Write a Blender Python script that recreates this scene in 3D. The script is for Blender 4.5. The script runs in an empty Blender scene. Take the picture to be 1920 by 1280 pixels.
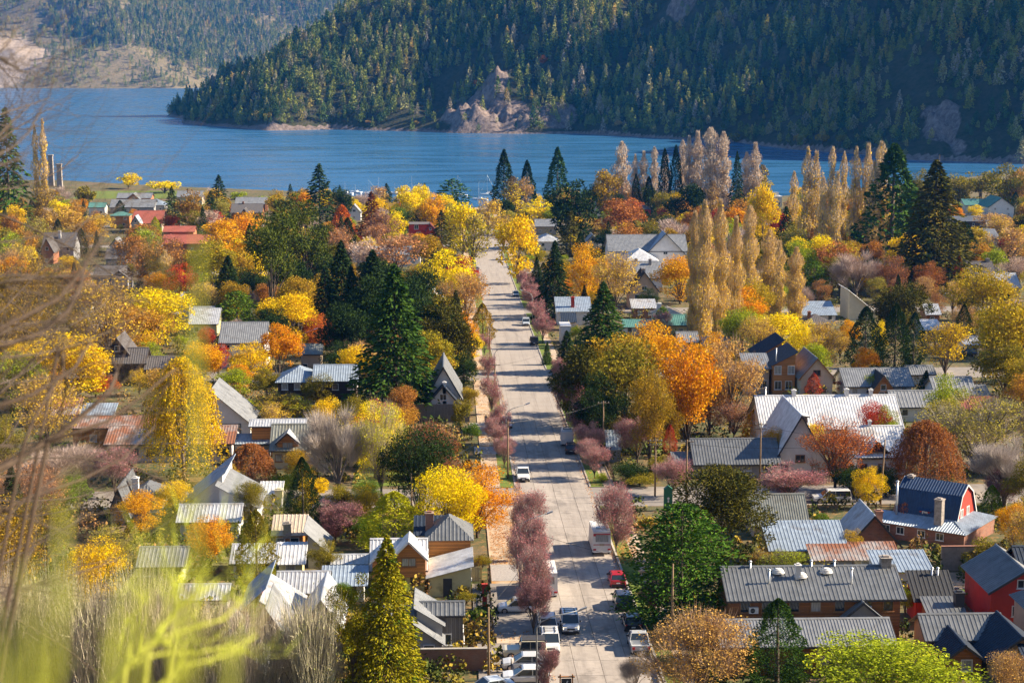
# Autumn town by a lake seen from a lookout: every length in metres, street runs along +Y, lake level z = 0.
import bpy, math, random
import numpy as np
from mathutils import Vector, Matrix, noise

scene = bpy.context.scene
# ------------------------------------------------------------------ camera, sky, sun, exposure
cam_d = bpy.data.cameras.new('camera'); cam = bpy.data.objects.new('camera', cam_d)
scene.collection.objects.link(cam); scene.camera = cam
cam.location = (0, 0, 78.0)
cam.rotation_euler = (math.radians(90 - 9.1241), 0, math.radians(-2.0141))
cam_d.sensor_width = 36.0; cam_d.lens = 36.0 * 3300 / 1920
cam_d.clip_start = 0.1; cam_d.clip_end = 30000
cam_d.dof.use_dof = True; cam_d.dof.focus_distance = 320; cam_d.dof.aperture_fstop = 2.8
SUN_EL, SUN_AZ = math.radians(33), math.radians(87)          # azimuth clockwise from +Y (down the street)
world = bpy.data.worlds.new('World'); scene.world = world; world.use_nodes = True
wn = world.node_tree.nodes; wl = world.node_tree.links
sky = wn.new('ShaderNodeTexSky'); sky.sky_type = 'NISHITA'; sky.sun_disc = False
sky.sun_elevation = SUN_EL; sky.sun_rotation = SUN_AZ; sky.altitude = 640; sky.air_density = 1.0; sky.dust_density = .2; sky.ozone_density = 3.0
wl.new(sky.outputs[0], wn['Background'].inputs[0]); wn['Background'].inputs[1].default_value = 0.068
sun_d = bpy.data.lights.new('sun', 'SUN'); sun_d.energy = 5.0; sun_d.angle = math.radians(.53); sun_d.color = (1.0, .84, .62)
sun = bpy.data.objects.new('sun', sun_d); scene.collection.objects.link(sun)
sd = Vector((math.cos(SUN_EL) * math.sin(SUN_AZ), math.cos(SUN_EL) * math.cos(SUN_AZ), math.sin(SUN_EL)))
sun.rotation_euler = sd.to_track_quat('Z', 'Y').to_euler()
vs = scene.view_settings; vs.view_transform = 'Standard'; vs.look = 'None'; vs.exposure = 1.35; vs.gamma = 1.0; vs.use_curve_mapping = False
scene.cycles.max_bounces = 5; scene.cycles.diffuse_bounces = 2; scene.cycles.glossy_bounces = 2; scene.cycles.transmission_bounces = 2
scene.cycles.volume_bounces = 0; scene.cycles.transparent_max_bounces = 4; scene.cycles.caustics_reflective = False; scene.cycles.caustics_refractive = False
scene.cycles.use_denoising = True

# ------------------------------------------------------------------ helpers
COL = scene.collection
def tag(o, label=None, cat=None, group=None, kind=None):
    if label: o['label'] = label
    if cat: o['category'] = cat
    if group: o['group'] = group
    if kind: o['kind'] = kind
    return o
def empty(name, loc=(0, 0, 0), rz=0, parent=None):
    o = bpy.data.objects.new(name, None); COL.objects.link(o); o.location = loc; o.rotation_euler = (0, 0, rz); o.parent = parent
    o.empty_display_size = .2
    return o
def link(name, me, parent=None, loc=None, rz=None, scale=None):
    o = bpy.data.objects.new(name, me); COL.objects.link(o); o.parent = parent
    if loc is not None: o.location = loc
    if rz is not None: o.rotation_euler = (0, 0, rz)
    if scale is not None: o.scale = scale
    return o
def np_mesh(name, V, F, mats, midx=None, smooth=False):
    """V (n,3); F list of arrays (m,k)"""
    me = bpy.data.meshes.new(name)
    V = np.asarray(V, np.float32).reshape(-1, 3)
    me.vertices.add(len(V)); me.vertices.foreach_set('co', V.ravel())
    loops = np.concatenate([np.asarray(f, np.int32).ravel() for f in F]); tot = np.concatenate([np.full(len(f), np.asarray(f).shape[1], np.int32) for f in F])
    start = np.concatenate([[0], np.cumsum(tot)[:-1]]).astype(np.int32)
    me.loops.add(len(loops)); me.loops.foreach_set('vertex_index', loops)
    me.polygons.add(len(tot)); me.polygons.foreach_set('loop_start', start); me.polygons.foreach_set('loop_total', tot)
    if midx is not None: me.polygons.foreach_set('material_index', np.asarray(midx, np.int32))
    if smooth: me.polygons.foreach_set('use_smooth', np.ones(len(tot), bool))
    for m in mats: me.materials.append(m)
    me.update(calc_edges=True)
    return me
class MB:
    def __init__(s): s.v = []; s.f = []; s.m = []
    def quad(s, *p, m=0):
        n = len(s.v); s.v += [tuple(q) for q in p]; s.f.append(tuple(range(n, n + len(p)))); s.m.append(m); return s
    def hexa(s, b, t, m=0):
        """b, t: four bottom and four top corners, counter-clockwise"""
        n = len(s.v); s.v += [tuple(q) for q in b] + [tuple(q) for q in t]
        for f in ((3, 2, 1, 0), (4, 5, 6, 7), (0, 1, 5, 4), (1, 2, 6, 5), (2, 3, 7, 6), (3, 0, 4, 7)):
            s.f.append(tuple(n + i for i in f)); s.m.append(m)
        return s
    def box(s, x0, y0, z0, x1, y1, z1, m=0):
        return s.hexa([(x0, y0, z0), (x1, y0, z0), (x1, y1, z0), (x0, y1, z0)], [(x0, y0, z1), (x1, y0, z1), (x1, y1, z1), (x0, y1, z1)], m)
    def bar(s, a, b, w, h, m=0):
        a = Vector(a); b = Vector(b); d = (b - a).normalized(); up = Vector((0, 0, 1)) if abs(d.z) < .95 else Vector((1, 0, 0))
        r = d.cross(up).normalized() * w / 2; u = r.cross(d).normalized() * h / 2
        return s.hexa([a - r - u, a + r - u, b + r - u, b - r - u], [a - r + u, a + r + u, b + r + u, b - r + u], m)
    def tube(s, pts, rad, n=6, m=0, cap=True):
        pts = [Vector(p) for p in pts]; rad = rad if isinstance(rad, (list, tuple)) else [rad] * len(pts); b0 = len(s.v)
        ref = Vector((.31, .95, .1))
        for i, p in enumerate(pts):
            d = (pts[min(i + 1, len(pts) - 1)] - pts[max(i - 1, 0)]).normalized()
            a = d.cross(ref); a = (a if a.length > 1e-3 else d.cross(Vector((1, 0, 0)))).normalized(); c = d.cross(a)
            for k in range(n):
                t = 2 * math.pi * k / n; s.v.append(tuple(p + (a * math.cos(t) + c * math.sin(t)) * rad[i]))
        for i in range(len(pts) - 1):
            for k in range(n):
                q = b0 + i * n; s.f.append((q + k, q + (k + 1) % n, q + n + (k + 1) % n, q + n + k)); s.m.append(m)
        if cap:
            s.f.append(tuple(b0 + k for k in range(n))[::-1]); s.m.append(m)
            s.f.append(tuple(b0 + (len(pts) - 1) * n + k for k in range(n))); s.m.append(m)
        return s
    def prism(s, poly, axis, a, b, m=0):
        """poly of 2D points, extruded along axis 'x' or 'y' or 'z' from a to b"""
        P = (lambda p, t: (t, p[0], p[1])) if axis == 'x' else (lambda p, t: (p[0], t, p[1])) if axis == 'y' else (lambda p, t: (p[0], p[1], t))
        n = len(poly); o = len(s.v); s.v += [P(p, a) for p in poly] + [P(p, b) for p in poly]
        s.f.append(tuple(range(o, o + n))[::-1]); s.f.append(tuple(range(o + n, o + 2 * n))); s.m += [m, m]
        for i in range(n): j = (i + 1) % n; s.f.append((o + i, o + j, o + n + j, o + n + i)); s.m.append(m)
        return s
    def mesh(s, name, mats, smooth=False):
        me = bpy.data.meshes.new(name); me.from_pydata(s.v, [], s.f)
        for m in (mats if isinstance(mats, (list, tuple)) else [mats]): me.materials.append(m)
        me.polygons.foreach_set('material_index', s.m)
        if smooth: me.polygons.foreach_set('use_smooth', [True] * len(s.f))
        me.update(); return me
    def build(s, name, mats, parent=None, loc=None, rz=None, smooth=False):
        return link(name, s.mesh(name, mats, smooth), parent, loc, rz)

# ------------------------------------------------------------------ materials
MATS = {}
def nt(name):
    m = bpy.data.materials.new(name); m.use_nodes = True; MATS[name] = m
    return m, m.node_tree.nodes, m.node_tree.links, m.node_tree.nodes['Principled BSDF']
def texco(n, l, scale=(1, 1, 1), out='Object'):
    t = n.new('ShaderNodeTexCoord'); mp = n.new('ShaderNodeMapping'); mp.inputs['Scale'].default_value = scale; l.new(t.outputs[out], mp.inputs[0]); return mp.outputs[0]
def noise_n(n, l, vec, scale, detail=4, rough=.55):
    t = n.new('ShaderNodeTexNoise'); t.inputs['Scale'].default_value = scale; t.inputs['Detail'].default_value = detail; t.inputs['Roughness'].default_value = rough
    if vec is not None: l.new(vec, t.inputs['Vector'])
    return t.outputs[0]
def ramp(n, l, fac, stops):
    r = n.new('ShaderNodeValToRGB'); e = r.color_ramp.elements
    while len(e) < len(stops): e.new(.5)
    for i, (p, c) in enumerate(stops): e[i].position = p; e[i].color = (*c, 1)
    l.new(fac, r.inputs[0]); return r.outputs[0]
def mixc(n, l, fac, a, b, mode='MIX'):
    m = n.new('ShaderNodeMix'); m.data_type = 'RGBA'; m.blend_type = mode
    for s, v in ((m.inputs[0], fac), (m.inputs[6], a), (m.inputs[7], b)):
        if hasattr(v, 'default_value') or hasattr(v, 'is_linked'): l.new(v, s)
        else: s.default_value = v if isinstance(v, float) else (*v, 1)
    return m.outputs[2]
def math_n(n, l, op, a, b=None):
    m = n.new('ShaderNodeMath'); m.operation = op
    for s, v in ((m.inputs[0], a), (m.inputs[1], b)):
        if v is None: continue
        if hasattr(v, 'is_linked'): l.new(v, s)
        else: s.default_value = v
    return m.outputs[0]
def bump(n, l, b, h, dist, strength=1.0):
    x = n.new('ShaderNodeBump'); x.inputs['Distance'].default_value = dist; x.inputs['Strength'].default_value = strength; l.new(h, x.inputs['Height']); l.new(x.outputs[0], b.inputs['Normal'])
def plain(name, c, rough=.75, metal=0., var=.22, scale=2.5, bmp=0., stretch=(1, 1, 1), spec=.4, stain=None, rnd=.0, wear=None):
    """even colour with a little mottling; stain = (colour, amount)"""
    m, n, l, b = nt(name); v = texco(n, l, stretch)
    f = noise_n(n, l, v, scale, 6, .65)
    c0 = tuple(x * (1 - var) for x in c); c1 = tuple(min(1, x * (1 + var)) for x in c)
    col = ramp(n, l, f, [(.3, c0), (.7, c1)])
    if stain:
        g = noise_n(n, l, texco(n, l, (stretch[0] * .37, stretch[1] * .37, stretch[2] * .37)), scale * .6, 8, .7)
        k = ramp(n, l, g, [(.62 - stain[1] * .3, (0, 0, 0)), (.70 - stain[1] * .2, (1, 1, 1))]); col = mixc(n, l, k, col, stain[0])
    if rnd:
        oi = n.new('ShaderNodeObjectInfo'); s = math_n(n, l, 'MULTIPLY_ADD', oi.outputs['Random'], 2 * rnd); s.node.inputs[2].default_value = 1 - rnd
        col = mixc(n, l, 1.0, col, s, 'MULTIPLY')
    if wear:        # long stains along the street and odd patches, in world space
        for sc, lo, hi in (((.9, .035, 1), .48, .68), ((.22, .16, 1), .55, .62), ((2.2, 1.6, 1), .60, .72)):
            mp = n.new('ShaderNodeMapping'); mp.inputs['Scale'].default_value = sc; l.new(n.new('ShaderNodeNewGeometry').outputs['Position'], mp.inputs[0]); k = ramp(n, l, noise_n(n, l, mp.outputs[0], 1.0, 6, .7), [(lo, (0, 0, 0)), (hi, (.55, .55, .55))]); col = mixc(n, l, k, col, wear)
    l.new(col, b.inputs['Base Color']); b.inputs['Roughness'].default_value = rough; b.inputs['Metallic'].default_value = metal; b.inputs['Specular IOR Level'].default_value = spec
    if bmp: bump(n, l, b, f, bmp)
    return m
def boards(name, c, pitch=.16, var=.3, axis=2):
    """timber cladding: thin dark joint every pitch metres, grain along the board"""
    m, n, l, b = nt(name); t = n.new('ShaderNodeTexCoord'); sp = n.new('ShaderNodeSeparateXYZ'); l.new(t.outputs['Object'], sp.inputs[0])
    z = math_n(n, l, 'DIVIDE', sp.outputs[axis], pitch); fr = math_n(n, l, 'FRACT', z); fl = math_n(n, l, 'FLOOR', z)
    wn_ = n.new('ShaderNodeTexWhiteNoise'); wn_.noise_dimensions = '1D'; l.new(fl, wn_.inputs['W'])
    g = noise_n(n, l, texco(n, l, (.6, .6, 9) if axis == 2 else (9, 9, .6)), 1.6, 5)
    k = math_n(n, l, 'ADD', math_n(n, l, 'MULTIPLY', wn_.outputs[0], .5), math_n(n, l, 'MULTIPLY', g, .6))
    col = ramp(n, l, k, [(.2, tuple(x * (1 - var) for x in c)), (.8, tuple(x * (1 + var) for x in c))])
    j = math_n(n, l, 'LESS_THAN', fr, .1); col = mixc(n, l, j, col, tuple(x * .25 for x in c))
    l.new(col, b.inputs['Base Color']); b.inputs['Roughness'].default_value = .65
    bump(n, l, b, ramp(n, l, fr, [(.0, (0, 0, 0)), (.14, (1, 1, 1))]), .02)
    return m
def bricks_m(name, c, mortar, bw=.24, bh=.075):
    m, n, l, b = nt(name); t = n.new('ShaderNodeTexBrick'); l.new(texco(n, l), t.inputs[0]) if False else None
    tc = n.new('ShaderNodeTexCoord'); sp = n.new('ShaderNodeSeparateXYZ'); l.new(tc.outputs['Object'], sp.inputs[0]); cb = n.new('ShaderNodeCombineXYZ')
    l.new(math_n(n, l, 'ADD', sp.outputs[0], sp.outputs[1]), cb.inputs[0]); l.new(sp.outputs[2], cb.inputs[1]); l.new(cb.outputs[0], t.inputs['Vector'])
    t.inputs['Scale'].default_value = 1; t.inputs['Brick Width'].default_value = bw; t.inputs['Row Height'].default_value = bh; t.inputs['Mortar Size'].default_value = .008
    t.inputs['Color1'].default_value = (*c, 1); t.inputs['Color2'].default_value = (*(x * .65 for x in c), 1); t.inputs['Mortar'].default_value = (*mortar, 1)
    f = noise_n(n, l, texco(n, l), 1.2, 6); l.new(mixc(n, l, ramp(n, l, f, [(.3, (0, 0, 0)), (.75, (.5, .5, .5))]), t.outputs[0], mortar), b.inputs['Base Color']); b.inputs['Roughness'].default_value = .9
    return m
def leafmat(name, trans=.22):
    m = bpy.data.materials.new(name); m.use_nodes = True; n = m.node_tree.nodes; l = m.node_tree.links; n.remove(n['Principled BSDF'])
    oi = n.new('ShaderNodeObjectInfo'); at = n.new('ShaderNodeAttribute'); at.attribute_type = 'OBJECT'; at.attribute_name = 'tint'
    ge = n.new('ShaderNodeNewGeometry'); r = ge.outputs['Random Per Island']
    f = noise_n(n, l, texco(n, l), 4.0, 3)
    k = math_n(n, l, 'ADD', math_n(n, l, 'MULTIPLY', f, 1.6), math_n(n, l, 'MULTIPLY', r, .5)); k = ramp(n, l, k, [(.72, (0, 0, 0)), (1.0, (1, 1, 1))])
    c = mixc(n, l, k, oi.outputs['Color'], at.outputs['Color'])
    w = n.new('ShaderNodeTexWhiteNoise'); w.noise_dimensions = '1D'; l.new(r, w.inputs['W'])
    br = math_n(n, l, 'MULTIPLY_ADD', w.outputs[0], .55); br.node.inputs[2].default_value = .8
    c = mixc(n, l, 1.0, c, br, 'MULTIPLY')
    d = n.new('ShaderNodeBsdfDiffuse'); t = n.new('ShaderNodeBsdfTranslucent'); x = n.new('ShaderNodeMixShader'); x.inputs[0].default_value = trans
    l.new(c, d.inputs[0]); l.new(c, t.inputs[0]); l.new(d.outputs[0], x.inputs[1]); l.new(t.outputs[0], x.inputs[2]); l.new(x.outputs[0], n['Material Output'].inputs[0])
    MATS[name] = m; return m
def objcol(name, prop=None, rough=.8, var=.25, spec=.3, metal=0., coat=0.):
    """colour from the object (its viewport colour or a custom property)"""
    m, n, l, b = nt(name)
    if prop: at = n.new('ShaderNodeAttribute'); at.attribute_type = 'OBJECT'; at.attribute_name = prop; c = at.outputs['Color']
    else: c = n.new('ShaderNodeObjectInfo').outputs['Color']
    if var:
        ge = n.new('ShaderNodeNewGeometry'); s = math_n(n, l, 'MULTIPLY_ADD', ge.outputs['Random Per Island'], 2 * var); s.node.inputs[2].default_value = 1 - var; c = mixc(n, l, 1.0, c, s, 'MULTIPLY')
    l.new(c, b.inputs['Base Color']); b.inputs['Roughness'].default_value = rough; b.inputs['Specular IOR Level'].default_value = spec; b.inputs['Metallic'].default_value = metal; b.inputs['Coat Weight'].default_value = coat
    return m
leafmat('leaf'); leafmat('needle', .08); objcol('twig', 'twig'); objcol('paint', rough=.3, var=0, spec=.5, coat=.6)
plain('bark', (.10, .075, .055), .9, var=.4, scale=8); plain('bark_pale', (.24, .20, .17), .9, var=.35, scale=8)
for nm, c, st in (('steel_dark', (.17, .18, .19), None), ('steel_grey', (.27, .28, .29), None), ('steel_pale', (.50, .52, .55), ((.34, .30, .27), .15)), ('steel_white', (.68, .69, .70), ((.5, .46, .42), .1)),
                  ('steel_blue', (.33, .40, .48), ((.25, .27, .30), .1)), ('steel_rust', (.42, .40, .38), ((.33, .14, .07), .75)), ('steel_green', (.13, .30, .25), None), ('steel_olive', (.25, .26, .23), ((.2, .19, .15), .3))):
    plain(nm, c, .45, .25, var=.24, scale=1.0, spec=.5, stain=st or (tuple(x * .62 for x in c), .12), stretch=(1, 1, .6), wear=None)
plain('roof_navy', (.018, .032, .06), .75, var=.2, scale=1.5); plain('roof_blue', (.022, .055, .13), .7, var=.2, scale=1.5); plain('roof_black', (.035, .037, .042), .75, var=.25); plain('roof_shingle', (.13, .12, .12), .9, var=.35, scale=5); plain('roof_red', (.36, .10, .07), .8, var=.3, scale=3); plain('roof_tan', (.50, .42, .33), .8, var=.2)
boards('wood_brown', (.30, .125, .04)); boards('wood_orange', (.52, .22, .06), .2); boards('wood_red', (.33, .075, .03)); boards('wood_dark', (.055, .032, .025)); boards('wood_grey', (.16, .15, .15), .2, axis=0)
for nm, c in (('white', (.72, .71, .69)), ('cream', (.62, .56, .42)), ('yellow', (.66, .60, .33)), ('red', (.50, .05, .03)), ('mustard', (.42, .27, .07)), ('beige', (.48, .38, .28)), ('grey', (.33, .33, .34)), ('terracotta', (.42, .17, .09)), ('pink_white', (.62, .57, .58))):
    plain('wall_' + nm, c, .85, var=.10, scale=1.2, stain=(tuple(x * .6 for x in c), .08))
bricks_m('brick', (.36, .13, .08), (.30, .22, .17)); plain('blockwork', (.30, .25, .21), .95, var=.25, scale=2.2, bmp=.02); bricks_m('brick_far', (.34, .13, .08), (.28, .20, .16), .5, .2)
plain('trim_white', (.75, .74, .72), .6, var=.08); plain('trim_dark', (.05, .05, .055), .6, var=.1); plain('trim_wood', (.30, .15, .06), .6, var=.25, scale=6)
m, n, l, b = nt('glass'); b.inputs['Base Color'].default_value = (.03, .04, .05, 1); b.inputs['Roughness'].default_value = .06; b.inputs['Specular IOR Level'].default_value = .9
m, n, l, b = nt('curtain_glass'); l.new(ramp(n, l, noise_n(n, l, texco(n, l, (6, 6, .5)), 3), [(.3, (.20, .20, .20)), (.7, (.5, .49, .47))]), b.inputs['Base Color']); b.inputs['Roughness'].default_value = .12; b.inputs['Specular IOR Level'].default_value = .8
plain('concrete', (.37, .325, .285), .9, var=.13, scale=.9, stain=((.30, .26, .225), .12), rnd=.09, bmp=.004, wear=(.17, .15, .135)); plain('joint', (.12, .105, .095), .95)
plain('kerb', (.36, .33, .29), .9, var=.2); plain('path', (.46, .36, .26), .95, var=.25, scale=.7, stain=((.42, .22, .07), .35)); plain('asphalt_old', (.24, .215, .195), .95, var=.18, scale=.8, stain=((.34, .29, .24), .3))
plain('cobble', (.33, .31, .30), .9, var=.3, scale=5); plain('lawn', (.12, .17, .02), .95, var=.4, scale=2.0, stain=((.26, .20, .04), .25), bmp=.03)
plain('rubber', (.02, .02, .022), .8); plain('alloy', (.5, .5, .52), .35, .9, var=.05); plain('chrome', (.6, .6, .62), .2, .9, var=0.); plain('black_trim', (.022, .022, .025), .55, var=.1)
plain('pole_wood', (.25, .17, .10), .9, var=.35, scale=6, stretch=(1, 1, .2)); plain('steel_pole', (.30, .31, .32), .5, .4); plain('galv', (.55, .57, .6), .4, .6)
plain('car_lamp', (.8, .8, .76), .15, var=0., spec=.8); plain('tail_red', (.45, .01, .01), .25, var=0.); plain('plate', (.75, .75, .72), .5, var=0.); plain('decal_red', (.5, .03, .04), .5, var=.05)
m, n, l, b = nt('lamp_on'); b.inputs['Base Color'].default_value = (.9, .8, .55, 1); b.inputs['Emission Color'].default_value = (1, .8, .45, 1); b.inputs['Emission Strength'].default_value = 1.6
plain('stone', (.33, .29, .26), .95, var=.4, scale=2.5, bmp=.05); plain('soil', (.30, .22, .16), .98, var=.35, scale=.8, bmp=.05); plain('sign_green', (.03, .16, .09), .5, var=.1); plain('sail_white', (.78, .78, .76), .5, var=.05)
plain('fallen', (.42, .18, .04), .9, var=.5, scale=9)
# ------------------------------------------------------------------ land and water
SHORE = np.array([(-900, 1250), (-400, 1190), (-247, 1150), (-169, 1094), (-64, 1036), (-20, 930), (12, 915), (60, 920), (120, 960), (188, 1003), (393, 1215), (700, 1250), (1500, 1200)])
def ground_z(x, y):
    p = 26 - .0288 * y; k = 2.0; t = (p - 1.2) / k
    z = p if t > 30 else 1.2 + math.log1p(math.exp(t)) * k
    if y < 135: z += ((135 - y) / 135) ** 2 * 50
    return z
def terrain_z(x, y):
    z = ground_z(x, y); d = y - np.interp(x, SHORE[:, 0], SHORE[:, 1])
    return z if d < -14 else z + (-.6 - z) * min(1, (d + 14) / 17.) if d < 3 else -.6 - min(6, d * .1)
def grid_mesh(name, xs, ys, fn, mat, smooth=True):
    X, Y = np.meshgrid(xs, ys); Z = fn(X, Y) if not callable(getattr(fn, 'scalar', None)) else None
    V = np.stack([X, Y, Z], -1).reshape(-1, 3); nx, ny = len(xs), len(ys)
    i = (np.arange(ny - 1)[:, None] * nx + np.arange(nx - 1)[None, :]).ravel()
    return np_mesh(name, V, [np.stack([i, i + 1, i + nx + 1, i + nx], 1)], [mat], smooth=smooth)
m, n, l, b = nt('ground'); v = texco(n, l)
f1 = noise_n(n, l, v, .06, 6, .65); f2 = noise_n(n, l, v, .9, 5, .7)
c = ramp(n, l, f1, [(.34, (.15, .105, .065)), (.47, (.10, .09, .035)), (.56, (.055, .075, .018)), (.68, (.17, .10, .045))])
c = mixc(n, l, ramp(n, l, f2, [(.5, (0, 0, 0)), (.66, (1, 1, 1))]), c, (.27, .15, .05)); l.new(c, b.inputs['Base Color']); b.inputs['Roughness'].default_value = 1; bump(n, l, b, f2, .15)
ter = np.vectorize(terrain_z)
xs = np.concatenate([np.arange(-900, -300, 30), np.arange(-300, 420, 8), np.arange(420, 1200, 30)]); ys = np.concatenate([np.arange(-60, 150, 4), np.arange(150, 880, 10), np.arange(880, 1300, 5)])
tag(link('ground', grid_mesh('ground', xs, ys, ter, MATS['ground'])), kind='structure')
m, n, l, b = nt('water'); v = texco(n, l, (1, .45, 1))
w1 = noise_n(n, l, v, .35, 5, .62); w2 = noise_n(n, l, texco(n, l, (.011, .035, 1)), 1.0, 4, .5)
b.inputs['Base Color'].default_value = (.03, .125, .27, 1); b.inputs['IOR'].default_value = 1.33
l.new(ramp(n, l, w2, [(.38, (.16, .16, .16)), (.62, (.34, .34, .34))]), b.inputs['Roughness'])
st = math_n(n, l, 'MULTIPLY_ADD', w2, .3); st.node.inputs[2].default_value = .0
bm = n.new('ShaderNodeBump'); bm.inputs['Distance'].default_value = 1.0; l.new(w1, bm.inputs['Height']); l.new(st, bm.inputs['Strength']); l.new(bm.outputs[0], b.inputs['Normal'])
tag(MB().quad((-4000, 860, 0), (3000, 860, 0), (3000, 9000, 0), (-4000, 9000, 0)).build('lake', MATS['water']), kind='structure')

def fbm(X, Y, s, seed=0, o=5):
    out = np.zeros(X.shape); a = 1.; tot = 0
    r = np.random.RandomState(seed)
    for k in range(o):
        # smooth value noise on a lattice
        T = r.rand(128, 128); U = X / s * 2 ** k + 17.3 * k; W = Y / s * 2 ** k + 5.1 * k
        i, j = np.floor(U).astype(int), np.floor(W).astype(int); u, w = U - i, W - j; u = u * u * (3 - 2 * u); w = w * w * (3 - 2 * w); q = lambda a_, b_: T[a_ % 128, b_ % 128]
        out += a * ((q(i, j) * (1 - u) + q(i + 1, j) * u) * (1 - w) + (q(i, j + 1) * (1 - u) + q(i + 1, j + 1) * u) * w - .5); tot += a; a *= .5
    return out / tot * 2
def poly_dist(X, Y, pts):
    d = np.full(X.shape, 1e9)
    for (x0, y0), (x1, y1) in zip(pts[:-1], pts[1:]):
        dx, dy = x1 - x0, y1 - y0; t = np.clip(((X - x0) * dx + (Y - y0) * dy) / (dx * dx + dy * dy), 0, 1); d = np.minimum(d, np.hypot(X - x0 - t * dx, Y - y0 - t * dy))
    return d
def inside(X, Y, P):
    r = np.zeros(X.shape, bool); n_ = len(P)
    for i in range(n_):
        (x0, y0), (x1, y1) = P[i], P[(i + 1) % n_]
        c_ = ((y0 > Y) != (y1 > Y)) & (X < (x1 - x0) * (Y - y0) / (y1 - y0 + 1e-9) + x0); r ^= c_
    return r
FRONT = [(-385, 2447), (-350, 2330), (-325, 2165), (-261, 2061), (-201, 1952), (-132, 1979), (-48, 1932), (9, 1874), (65, 1859), (133, 1857), (182, 1791), (227, 1718), (270, 1661), (296, 1531), (336, 1460), (356, 1365), (391, 1343), (429, 1307), (491, 1278), (700, 1150), (1200, 1000)]
BACK = [(-385, 2447), (-395, 2500), (-330, 2640), (-100, 3000), (300, 3300), (2600, 3300)]
LAND = FRONT + [(2600, 1000)] + BACK[:0:-1]
CLIFFS = [(34, 1902, 34, 58), (66, 1885, 22, 30), (-200, 1957, 12, 10), (392, 1400, 12, 30), (480, 1312, 40, 12), (110, 1885, 26, 14), (262, 1990, 14, 16)]     # x, y, half-sizes: bare rock
def rockmask(X, Y):
    r = np.zeros(X.shape)
    for cx, cy, a, b_ in CLIFFS: r = np.maximum(r, 1.4 - np.hypot((X - cx) / a, (Y - cy) / b_) + fbm(X, Y, 30, 7) * .9)
    return np.clip(r * 2, 0, 1)
def headland_z(X, Y):
    d = np.minimum(poly_dist(X, Y, FRONT), poly_dist(X, Y, BACK)); s = np.where(inside(X, Y, LAND), 1., -1.)
    k = .62 + .18 * np.clip((150 - X - 230) / 300, 0, 1) + (.12 + .30 * np.clip((1650 - Y) / 250, 0, 1)) * np.clip((X - 400) / 300, 0, 1)  # right-hand ridge, mostly out of view, raised to throw shade on its slope
    h = np.where(d < 330, d * k, 330 * k + (d - 330) * .38)
    h = h * (1 + .55 * fbm(X, Y, 190, 1, 3)) + fbm(X, Y, 75, 2) * np.clip(d / 3, 0, 26)
    rk = rockmask(X, Y); h = h + rk * (fbm(X, Y, 30, 5) * 16 - 3 + np.abs(fbm(X, Y * .45, 16, 15)) * 17 + np.abs(fbm(X, Y, 6, 25)) * 8) * np.clip(d / 26, .05, 1)
    return np.where(s > 0, h + .3, np.maximum(-d * .5, -8))
FARS = [(-3200, 5600), (-1900, 4880), (-1353, 4839), (-1005, 4741), (-723, 4731), (-541, 5100), (-235, 5500), (1500, 5600), (2600, 5600)]
def far_z(X, Y):
    d = poly_dist(X, Y, FARS); s = Y > np.interp(X, [p[0] for p in FARS], [p[1] for p in FARS])
    h = d * .42 * (1 + .45 * fbm(X, Y, 480, 3, 3)) + fbm(X, Y, 150, 4) * np.clip(d / 5, 0, 30)
    h += np.clip(1 - np.hypot((X + 1190) / 190, (Y - 4930) / 120), 0, 1) * 45
    return np.where(s, h + .3, np.maximum(-d * .3, -8))
def hillmat(name, soil, scrub, rock):
    m, n, l, b = nt(name); v = texco(n, l); g = n.new('ShaderNodeNewGeometry'); sp = n.new('ShaderNodeSeparateXYZ'); l.new(g.outputs['Normal'], sp.inputs[0])
    f1 = noise_n(n, l, v, .02, 6, .65); f2 = noise_n(n, l, v, .18, 7, .7)
    c = ramp(n, l, math_n(n, l, 'MULTIPLY_ADD', f2, .5) if False else f2, [(.35, scrub), (.62, soil)])
    rc = ramp(n, l, noise_n(n, l, texco(n, l, (1, 1, .35)), .25, 8, .75), [(.32, tuple(x * .3 for x in rock)), (.5, rock), (.7, tuple(x * 1.7 for x in rock))])
    at = n.new('ShaderNodeAttribute'); at.attribute_name = 'rock'; k = ramp(n, l, math_n(n, l, 'ADD', at.outputs['Fac'], math_n(n, l, 'MULTIPLY', f2, .5)), [(.55, (0, 0, 0)), (.75, (1, 1, 1))])
    l.new(mixc(n, l, k, c, rc), b.inputs['Base Color']); b.inputs['Roughness'].default_value = 1; b.inputs['Specular IOR Level'].default_value = .1; bump(n, l, b, f2, 1.6)
    return m
hillmat('hill_near', (.085, .075, .045), (.03, .045, .018), (.21, .165, .145)); hillmat('hill_far', (.30, .22, .13), (.10, .11, .04), (.46, .36, .26))
xs = np.concatenate([np.arange(-430, 560, 3.), np.arange(560, 1500, 25.)]); ys = np.concatenate([np.arange(1150, 2480, 4.), np.arange(2480, 3400, 25.)])
def rock_attr(o, fn):
    co = np.zeros(len(o.data.vertices) * 3); o.data.vertices.foreach_get('co', co); co = co.reshape(-1, 3); at = o.data.attributes.new('rock', 'FLOAT', 'POINT'); at.data.foreach_set('value', fn(co[:, 0], co[:, 1]).astype(np.float32))
hh_ = tag(link('hill_headland', grid_mesh('hill_headland', xs, ys, headland_z, MATS['hill_near'])), kind='structure'); rock_attr(hh_, lambda X, Y: np.maximum(rockmask(X, Y), .9 * (poly_dist(X, Y, FRONT) < 3 + 7 * np.clip(fbm(X, Y, 60, 31) + .1, 0, 1))))
xs = np.arange(-2400, 1500, 14.); ys = np.concatenate([np.arange(4650, 5900, 12.), np.arange(5900, 8200, 60.)])
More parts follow.
